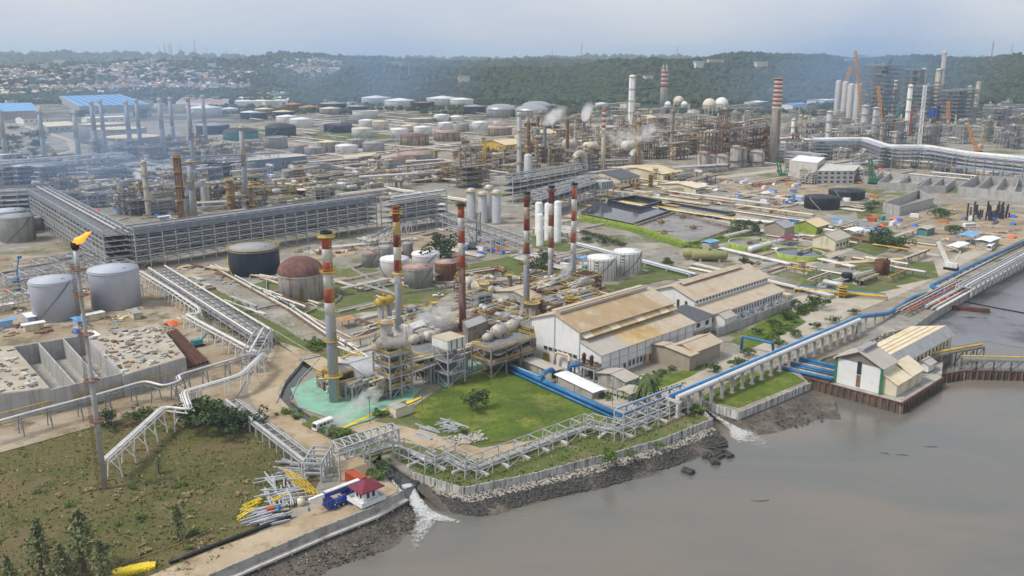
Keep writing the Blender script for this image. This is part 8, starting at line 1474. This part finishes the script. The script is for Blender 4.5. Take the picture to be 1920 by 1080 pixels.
# gas spheres
def sphere(x, yc, w, yb, m, label, group=None):
    g_ = gp_(x, yb); r = w / 2 / PXM(g_); zc = HZ(x, yb, yc); t = thing('gas_sphere', label, 'sphere tank', g_, group); MB().lathe(g_ + Vector((0, 0, zc)), [(r * math.cos(R(a)), r * math.sin(R(a))) for a in range(-88, 89, 11)], 28).obj('shell', m, t)
    for k in range(10): a = k * .628; o = Vector((math.cos(a), math.sin(a), 0)) * r * .96; bar('leg', g_ + o, g_ + o + Vector((0, 0, zc)), .9, m, t)
    MB().ring(g_ + Vector((0, 0, zc)), r, 0, 1, .3, 24).obj('walkway', 'yellow', t)
sphere(1272, 190, 19, 202, 'tank_cream', 'cream gas sphere before the wooded hill'); sphere(1329, 197, 24, 216, 'tank_cream', 'cream gas sphere beside the white one'); sphere(1352, 195, 24, 214, 'tank_white', 'white gas sphere beside the cream one'); sphere(1252, 196, 12, 206, 'tank_white', 'small white gas sphere by the distant banded stack'); sphere(1283, 196, 12, 206, 'tank_white', 'small white gas sphere half hidden by pipes')
# the great frames and cranes of the far construction site
for x, yb, wx, wy, H, lv, lab in ((1645, 240, 60, 34, 92, 15, 'great blue grey reactor frame with a dozen decks'), (1728, 240, 48, 30, 62, 11, 'blue grey frame hung with blue tarpaulins'), (1790, 240, 84, 30, 56, 10, 'long dark frame under a pale pipe deck'), (1705, 232, 20, 24, 84, 9, 'narrow frame topped with pale modules'), (1870, 248, 60, 26, 34, 4, 'low unfinished frame at the far end of the site'), (1530, 262, 60, 24, 24, 3, 'low frame with yellow decks before the silos'), (1600, 278, 50, 24, 26, 3, 'pale frame before the round vessels')):
    far_frame(gp_(x, yb), wx, wy, H, lv, 'steel_blue' if x > 1640 else 'galv', lab, None, x, nx=9, rail='galv' if x > 1640 else 'yellow')
p = gp_(1728, 242); b = MB()
for k in range(3): b.box(p - BX * 15.6 + AX * (k * 15 - 15) + Vector((0, 0, 24)), (13, .4, 14), GA)
solo('sheeting', b, 'blue_tarp', 'blue sheeting hung on the far frame', 'sheeting', p)
for (bx, by, tx, ty, m_, lab, g_) in [(1562, 222, 1596, 125, 'orange_crane', 'orange crawler crane leaning over the pale silos', None), (1618, 232, 1604, 95, 'orange_crane', 'tallest orange crawler crane beside the reactor frame', None), (1656, 252, 1647, 162, 'orange_crane', 'orange crane boom in front of the reactor frame', None), (1715, 314, 1735, 160, 'white_paint', 'white lattice crane rising before the ducted rack', None), (1672, 250, 1690, 190, 'teal_paint', 'green crane at the foot of the reactor frame', None), (1468, 335, 1459, 302, 'green_paint', 'dark green crane beside the white clad block', None), (1637, 345, 1632, 300, 'green_paint', 'dark green crane over the long low basins', None), (1834, 285, 1815, 235, 'orange_crane', 'small orange crane beyond the ducted rack', None), (1700, 255, 1710, 205, 'red_paint', 'red crane among the new units', None), (1775, 250, 1778, 190, 'orange_crane', 'small orange crane before the long dark frame', None), (896, 345, 912, 262, 'yellow', 'yellow tower crane behind the silos', None), (963, 345, 983, 305, 'steel_dark', 'dark crane jib beside the grey ducts', None), (890, 468, 897, 398, 'steel_dark', 'thin dark crane before the silos', None), (1870, 268, 1895, 200, 'steel_dark', 'dark crane at the edge of the wooded hill', None), (1655, 262, 1648, 232, 'steel_dark', 'small dark crane below the reactor frame', None), (1690, 160, 1672, 110, 'teal_paint', 'pale green crane jib above the reactor frame', None)]:
    p = gp_(bx, by) if by > 170 else Z(gp_(1650, 240), 80); py = p.y; v = (540 - ty) / F; zt = (v * py * CC - py * CS) / (CC + v * CS) + CH; dd = py * CC - (zt - CH) * CS; tip = Vector(((tx - 960) / F * dd, py, zt)); s_ = max(1.0, 1.6 / PXM(p)); crane(p, tip, math.atan2(0.01, tx - bx), m_, lab, g_, w=1.2 + s_ * 1.2, hook=True, t_=.3 + .2 * s_, body=(6 + s_, 5, 3.5))
p = gp_(880, 350); far_frame(p, 26, 22, 18, 4, 'steel_dark', 'scaffolded dark tower base behind the silos', None, 8)
for k in range(4): o = bar('slender_vent', p + AX * (k * 6 - 10) + Vector((0, 0, 18)), p + AX * (k * 6 - 10) + Vector((0, 0, 34)), .9, 'steel_dark', None); tag(o, 'thin black vent pipe above the scaffolded tower', 'vent pipe', 'vent pipes above the scaffolded tower')
# ================================================================ radio masts
for i, (x, yt, d) in enumerate([(302, 87, 3900), (312, 83, 3900), (320, 84, 3900), (324, 80, 3900), (342, 83, 3900), (368, 76, 3800), (390, 88, 3800), (277, 96, 3900), (428, 95, 3900), (1090, 81, 2750), (1268, 86, 2700), (1855, 78, 2650), (1891, 84, 2700), (1035, 96, 3000), (767, 125, 2300), (863, 140, 2100), (588, 105, 3900)]):
    xw = (x - 960) / F * (d * CC + 60 * CS); p = Vector((xw, d, terrain(xw, d))); h = zsky(yt, d) - p.z; t = thing('radio_mast', 'thin lattice radio mast on the skyline', 'mast', p, 'radio masts on the hills'); w_ = max(1.6, d * .0009); b = MB(); lattice(b, p, p + Vector((0, 0, h)), w_, 14, .35); b.obj('lattice', 'red_band' if i % 2 else 'galv', t); bar('antenna', p + Vector((0, 0, h)), p + Vector((0, 0, h + 8)), .4, 'galv', t)
# ================================================================ town on the slopes
def house_mesh(b, p, L_, W2, h, a, iw, ir):
    ca, sa = math.cos(a), math.sin(a); q = lambda x, y, z: (p[0] + x * ca - y * sa, p[1] + x * sa + y * ca, p[2] + z); x, y = L_ / 2, W2 / 2; rz = h + W2 * .32
    b.cur = iw; b.add([q(-x, -y, -2), q(x, -y, -2), q(x, y, -2), q(-x, y, -2), q(-x, -y, h), q(x, -y, h), q(x, y, h), q(-x, y, h), q(-x, 0, rz), q(x, 0, rz)], [(0, 1, 5, 4), (1, 2, 6, 9, 5), (2, 3, 7, 6), (3, 0, 4, 8, 7)])
    b.cur = ir; o = .6; b.add([q(-x - o, -y - o, h - .2), q(x + o, -y - o, h - .2), q(x + o, 0, rz + .2), q(-x - o, 0, rz + .2), q(x + o, y + o, h - .2), q(-x - o, y + o, h - .2)], [(0, 1, 2, 3), (3, 2, 4, 5)])
HM = ['wall_white', 'wall_cream', 'wall_taupe', 'concrete', 'roof_rust', 'roof_redgrey', 'roof_orange', 'roof_grey', 'roof_white', 'roof_taupe', 'blue_roof', 'roof_cream']; rw = ['rusty', 'reddish', 'orange', 'grey', 'white', 'taupe', 'blue', 'cream']
rh = random.Random(3); spots = []
while len(spots) < 4600:
    u = rh.uniform(-60, 640); d = rh.uniform(2500, 4350); x = (u - 960) / F * (d * CC + 70 * CS); n_ = mnoise.noise(Vector((x * .0022, d * .0022, 3)))
    lim = .16 if u < 330 else (.02 if u < 470 else -.02)
    if n_ > lim + .2: continue
    if u > 480 and not (3000 < d < 4000): continue
    spots.append((d, x))
spots.sort(); stuff = MB(); shared = {}
for i, (d, x) in enumerate(spots):
    z = terrain(x, d); a = rh.uniform(0, 3.14); L_ = rh.uniform(8, 15); W2 = rh.uniform(7, 11); h = rh.choice((4, 4.5, 5, 7)); a = round(mnoise.noise(Vector((x * .004, d * .004, 6))) * 6) * .4 + rh.choice((0, 1.57)); iw = rh.randrange(4); ir = rh.choice((4, 4, 4, 4, 5, 5, 5, 6, 6, 7, 7, 8, 9, 9, 9, 10, 11))
    if i < 300:
        k = (iw, ir, h)
        if k not in shared: b = MB(); house_mesh(b, (0, 0, 0), 11, 8.5, h, 0, 0, 1); me = bpy.data.meshes.new('house'); me.from_pydata(b.v, [], b.f); me.materials.append(M[HM[iw]]); me.materials.append(M[HM[ir]]); me.polygons.foreach_set('material_index', b.mi); shared[k] = me
        o = place('house', shared[k], None, (x, d, z), a, (L_ / 11, W2 / 8.5, 1)); tag(o, f'small house with {rw[ir - 4]} roof on the lower slope of the town', 'house', f'houses with {rw[ir - 4]} roofs in the town')
    else: house_mesh(stuff, (x, d, z), L_, W2, h, a, iw, ir)
o = stuff.obj('hillside_town', HM); tag(o, 'dense town of small roofs on the far slopes', 'town', kind='stuff')
for i, (u, py, d, w_, h_) in enumerate([(113, 112, 3900, 40, 20), (85, 122, 3700, 30, 14), (350, 108, 3800, 50, 10), (398, 148, 3300, 26, 18), (340, 112, 3800, 24, 10), (230, 122, 3600, 30, 12), (140, 138, 3500, 40, 10), (750, 143, 2450, 30, 12), (870, 160, 2250, 26, 12), (1310, 130, 2400, 26, 8), (1340, 132, 2400, 40, 7), (1425, 132, 2380, 30, 8), (1215, 148, 2250, 20, 8), (1590, 115, 2450, 26, 6), (1735, 100, 2600, 22, 5)]):
    x = (u - 960) / F * (d * CC + 60 * CS); z = terrain(x, d); p = Vector((x, d, z)); t = thing('public_building', 'larger pale building standing out among the trees and roofs of the hills', 'building', p, 'larger buildings on the hills'); b = MB(); b.box(p + Vector((0, 0, h_ / 2 + 3)), (w_, 18, h_ + 8), .2); b.obj('wall', 'wall_cream' if i % 3 else 'wall_white', t); b = MB(); b.box(p + Vector((0, 0, h_ + 7.6)), (w_ + 3, 21, 1.0), .2); b.obj('roof', 'roof_white' if i % 2 else 'roof_redgrey', t)
# ================================================================ woods
def woods(name, n, urange, drange, label, mats, seed, keep=lambda u, d, x: True, smin=5, smax=10, zoff=.35):
    r = np.random.default_rng(seed); b = MB()
    ico = np.array([(0, 0, 1), (.894, 0, .447), (.276, .851, .447), (-.724, .526, .447), (-.724, -.526, .447), (.276, -.851, .447), (.724, .526, -.447), (-.276, .851, -.447), (-.894, 0, -.447), (-.276, -.851, -.447), (.724, -.526, -.447), (0, 0, -1)])
    fc = np.array([(0, 1, 2), (0, 2, 3), (0, 3, 4), (0, 4, 5), (0, 5, 1), (1, 6, 2), (2, 7, 3), (3, 8, 4), (4, 9, 5), (5, 10, 1), (6, 7, 2), (7, 8, 3), (8, 9, 4), (9, 10, 5), (10, 6, 1)])
    V = []; Fc = []; MI = []; k = 0; tries = 0
    while k < n and tries < n * 6:
        tries += 1; u = r.uniform(*urange); d = drange[0] * (drange[1] / drange[0]) ** r.random(); x = (u - 960) / F * (d * CC + 60 * CS)
        if not keep(u, d, x): continue
        s = (smin + (smax - smin) * r.random() ** 1.5) * (1 + .12 * (d / 2500 - 1)); z = terrain(x, d); mi = int(r.random() * len(mats))
        for q in range(2):
            off = r.normal(size=3) * s * np.array([.45, .45, .25]); V.append(ico * (0.6 + 0.6 * r.random((12, 1))) * s * (1 if q == 0 else .65) * np.array([1, 1, .85]) + np.array([x, d, z + s * (zoff + .3)]) + off * (q > 0)); Fc.append(fc + 12 * (len(V) - 1)); MI.append(mi)
        k += 1
    V = np.concatenate(V); Fc = np.concatenate(Fc); me = bpy.data.meshes.new(name); me.vertices.add(len(V)); me.vertices.foreach_set('co', V.astype(np.float32).ravel()); me.loops.add(len(Fc) * 3); me.loops.foreach_set('vertex_index', Fc.astype(np.int32).ravel()); me.polygons.add(len(Fc)); me.polygons.foreach_set('loop_start', np.arange(0, len(Fc) * 3, 3, dtype=np.int32))
    for m_ in mats: me.materials.append(M[m_])
    me.polygons.foreach_set('material_index', np.repeat(np.array(MI, dtype=np.int32), 15)); me.update(calc_edges=True); me.validate(); o = bpy.data.objects.new(name, me); COL.objects.link(o); tag(o, label, 'woods', kind='stuff'); return o
defm('wood_a', (0.027, 0.046, 0.018), .9, var=.5, scale=.03); defm('wood_b', (0.040, 0.062, 0.021), .9, var=.45, scale=.04); defm('wood_c', (0.019, 0.034, 0.017), .9, var=.4, scale=.05); defm('wood_d', (0.056, 0.072, 0.027), .9, var=.4, scale=.05)
WM = ['wood_a', 'wood_b', 'wood_c', 'wood_a', 'wood_d']
def town_gap(u, d, x): return not (u < 640 and 2500 < d < 4350 and mnoise.noise(Vector((x * .0022, d * .0022, 3))) < (.10 if u < 330 else 0.0) and mnoise.noise(Vector((x * .012, d * .012, 8))) < .12 and not (u > 480 and not (3000 < d < 4000)))
woods('hill_forest', 17000, (960, 2000), (1980, 3100), 'thick dark forest covering the long hill behind the refinery', WM, 1, keep=lambda u, d, x: terrain(x, d) > 4)
woods('hill_forest', 9000, (560, 1150), (1950, 2900), 'thick forest on the low hill behind the white tanks', WM, 2, keep=lambda u, d, x: terrain(x, d) > 3)
woods('hill_forest', 9000, (-60, 1300), (2800, 5200), 'forest on the farther ridges and between the houses of the town', WM, 3, keep=lambda u, d, x: town_gap(u, d, x) and terrain(x, d) > 3, smin=6, smax=13)
woods('far_forest', 2500, (-60, 2000), (5200, 9000), 'hazy forest on the farthest ridges', WM, 5, keep=lambda u, d, x: terrain(x, d) > 3, smin=14, smax=30)
woods('tree_belt', 3800, (-60, 640), (2080, 2650), 'belt of trees between the warehouses and the town', WM, 4, keep=lambda u, d, x: mnoise.noise(Vector((x * .004, d * .006, 1))) > -.22, smin=5, smax=9)
woods('tree_belt', 1700, (380, 1900), (1680, 2080), 'scattered trees at the foot of the hills behind the tank farm', WM, 6, keep=lambda u, d, x: mnoise.noise(Vector((x * .006, d * .01, 5))) > .0, smin=3.5, smax=7.5)
for i in range(40):
    u, py = rs.choice([(rs.uniform(1000, 1060), rs.uniform(196, 204)), (rs.uniform(1285, 1420), rs.uniform(192, 200)), (rs.uniform(140, 300), rs.uniform(216, 226)), (rs.uniform(460, 620), rs.uniform(184, 196)), (rs.uniform(1540, 1560), rs.uniform(205, 212))]); tree(G(u, py), rs.uniform(10, 17), 'dark' if i % 2 else 'broad', 'tall leafy tree at the far edge of the works', 'tall trees at the far edge of the works', wide=1.2)
# ================================================================ steam and smoke
def vapour(name, col, dens, lo, nscale, aniso=.2):
    m = bpy.data.materials.new(name); m.use_nodes = True; t = m.node_tree; t.nodes.clear(); N = t.nodes.new; K = t.links.new
    o = N('ShaderNodeOutputMaterial'); v = N('ShaderNodeVolumePrincipled'); v.inputs['Color'].default_value = (*col, 1); v.inputs['Anisotropy'].default_value = aniso; tc_ = N('ShaderNodeTexCoord')
    ln_ = N('ShaderNodeVectorMath'); ln_.operation = 'LENGTH'; K(tc_.outputs['Object'], ln_.inputs[0]); fall = N('ShaderNodeMapRange'); fall.inputs[1].default_value = 1.0; fall.inputs[2].default_value = .15; K(ln_.outputs['Value'], fall.inputs[0])
    geo = N('ShaderNodeNewGeometry'); nz_ = N('ShaderNodeTexNoise'); nz_.inputs['Scale'].default_value = nscale; nz_.inputs['Detail'].default_value = 3; K(geo.outputs['Position'], nz_.inputs[0])
    mr = N('ShaderNodeMapRange'); mr.inputs[1].default_value = lo; mr.inputs[2].default_value = lo + .2; K(nz_.outputs[0], mr.inputs[0]); mu = N('ShaderNodeMath'); mu.operation = 'MULTIPLY'; K(fall.outputs[0], mu.inputs[0]); K(mr.outputs[0], mu.inputs[1])
    m2 = N('ShaderNodeMath'); m2.operation = 'MULTIPLY'; K(mu.outputs[0], m2.inputs[0]); m2.inputs[1].default_value = dens; K(m2.outputs[0], v.inputs['Density']); K(v.outputs[0], o.inputs['Volume']); return m
bs = MB(); bs.lathe((0, 0, 0), [(math.cos(R(a)), math.sin(R(a))) for a in range(-89, 90, 20)], 16); puff = bpy.data.meshes.new('puff'); puff.from_pydata(bs.v, [], bs.f)
vm = {'steam': vapour('steam', (1, 1, 1), .8, .44, .35), 'far_steam': vapour('far_steam', (1, 1, 1), .2, .5, .16), 'blue_smoke': vapour('blue_smoke', (.42, .64, 1.0), .0026, .30, .006)}
def plume(kind, a, b_, r, label):
    a = Vector(a); b_ = Vector(b_); d = b_ - a; me = puff.copy(); me.materials.append(vm[kind]); o = bpy.data.objects.new('steam_plume' if kind != 'blue_smoke' else 'smoke_haze', me); COL.objects.link(o); o.location = (a + b_) / 2; o.rotation_euler = d.to_track_quat('Z', 'Y').to_euler(); o.scale = (r, r, d.length / 2 + r * .5); tag(o, label, 'steam' if kind != 'blue_smoke' else 'smoke', kind='stuff')
def at_(px, py, z): return G(px, py, z)
plume('steam', at_(715, 728, 5), at_(650, 775, 4), 3.2, 'white steam drifting low over the turquoise pad'); plume('steam', at_(665, 765, 4), at_(612, 815, 2), 2.8, 'tail of steam trailing past the minibus')
plume('steam', at_(735, 632, 12), at_(800, 598, 16), 3, 'steam rising beside the amber stack'); plume('steam', at_(785, 600, 14), at_(850, 592, 13), 5.5, 'steam billowing over the rusty workshop roof')
plume('steam', at_(878, 590, 12), at_(893, 556, 18), 2.4, 'steam wisp beside the purple rusted stack'); plume('steam', at_(944, 598, 14), at_(952, 578, 18), 1.8, 'small steam wisp above the long deck'); plume('steam', at_(1052, 525, 10), at_(1070, 492, 20), 2.4, 'steam wisp climbing beside the clean banded stack'); plume('steam', at_(1005, 538, 9), at_(1020, 525, 12), 2, 'low steam wisp behind the white hall')
plume('far_steam', at_(1140, 264, 28), at_(1190, 250, 42), 10, 'white steam bank in the crude units'); plume('far_steam', at_(1188, 262, 30), at_(1240, 236, 52), 9, 'second white steam bank in the crude units'); plume('far_steam', at_(1020, 232, 62), at_(1062, 200, 92), 3.6, 'steam streaming from a dark stack'); plume('far_steam', at_(1094, 226, 60), at_(1108, 190, 95), 3, 'steam rising from the second dark stack'); plume('far_steam', at_(308, 352, 12), at_(332, 340, 20), 5, 'steam puff inside the great rack corner')
plume('blue_smoke', (-420, 760, 40), (-130, 820, 60), 110, 'bluish smoke hanging over the heater stacks'); plume('blue_smoke', (-360, 600, 25), (-220, 640, 40), 70, 'bluish smoke over the tall rack arms')
plume('blue_smoke', (420, 1700, 90), (900, 1900, 110), 190, 'blue smoke drifting before the wooded hill'); plume('blue_smoke', (-500, 1900, 60), (-100, 2050, 80), 150, 'blue smoke drifting before the low hill')
# ================================================================ the air
hm = bpy.data.materials.new('haze_air'); hm.use_nodes = True; t = hm.node_tree; t.nodes.clear()
o_ = t.nodes.new('ShaderNodeOutputMaterial'); pv = t.nodes.new('ShaderNodeVolumePrincipled')
pv.inputs['Color'].default_value = (0.68, 0.82, 1.0, 1); pv.inputs['Density'].default_value = 0.000095; pv.inputs['Anisotropy'].default_value = 0.1
t.links.new(pv.outputs[0], o_.inputs['Volume'])
hz_b = MB(); hz_b.box((0, 28500, 122), (128000, 64000, 256)); hz_o = hz_b.obj('haze', hm); hz_o['kind'] = 'stuff'
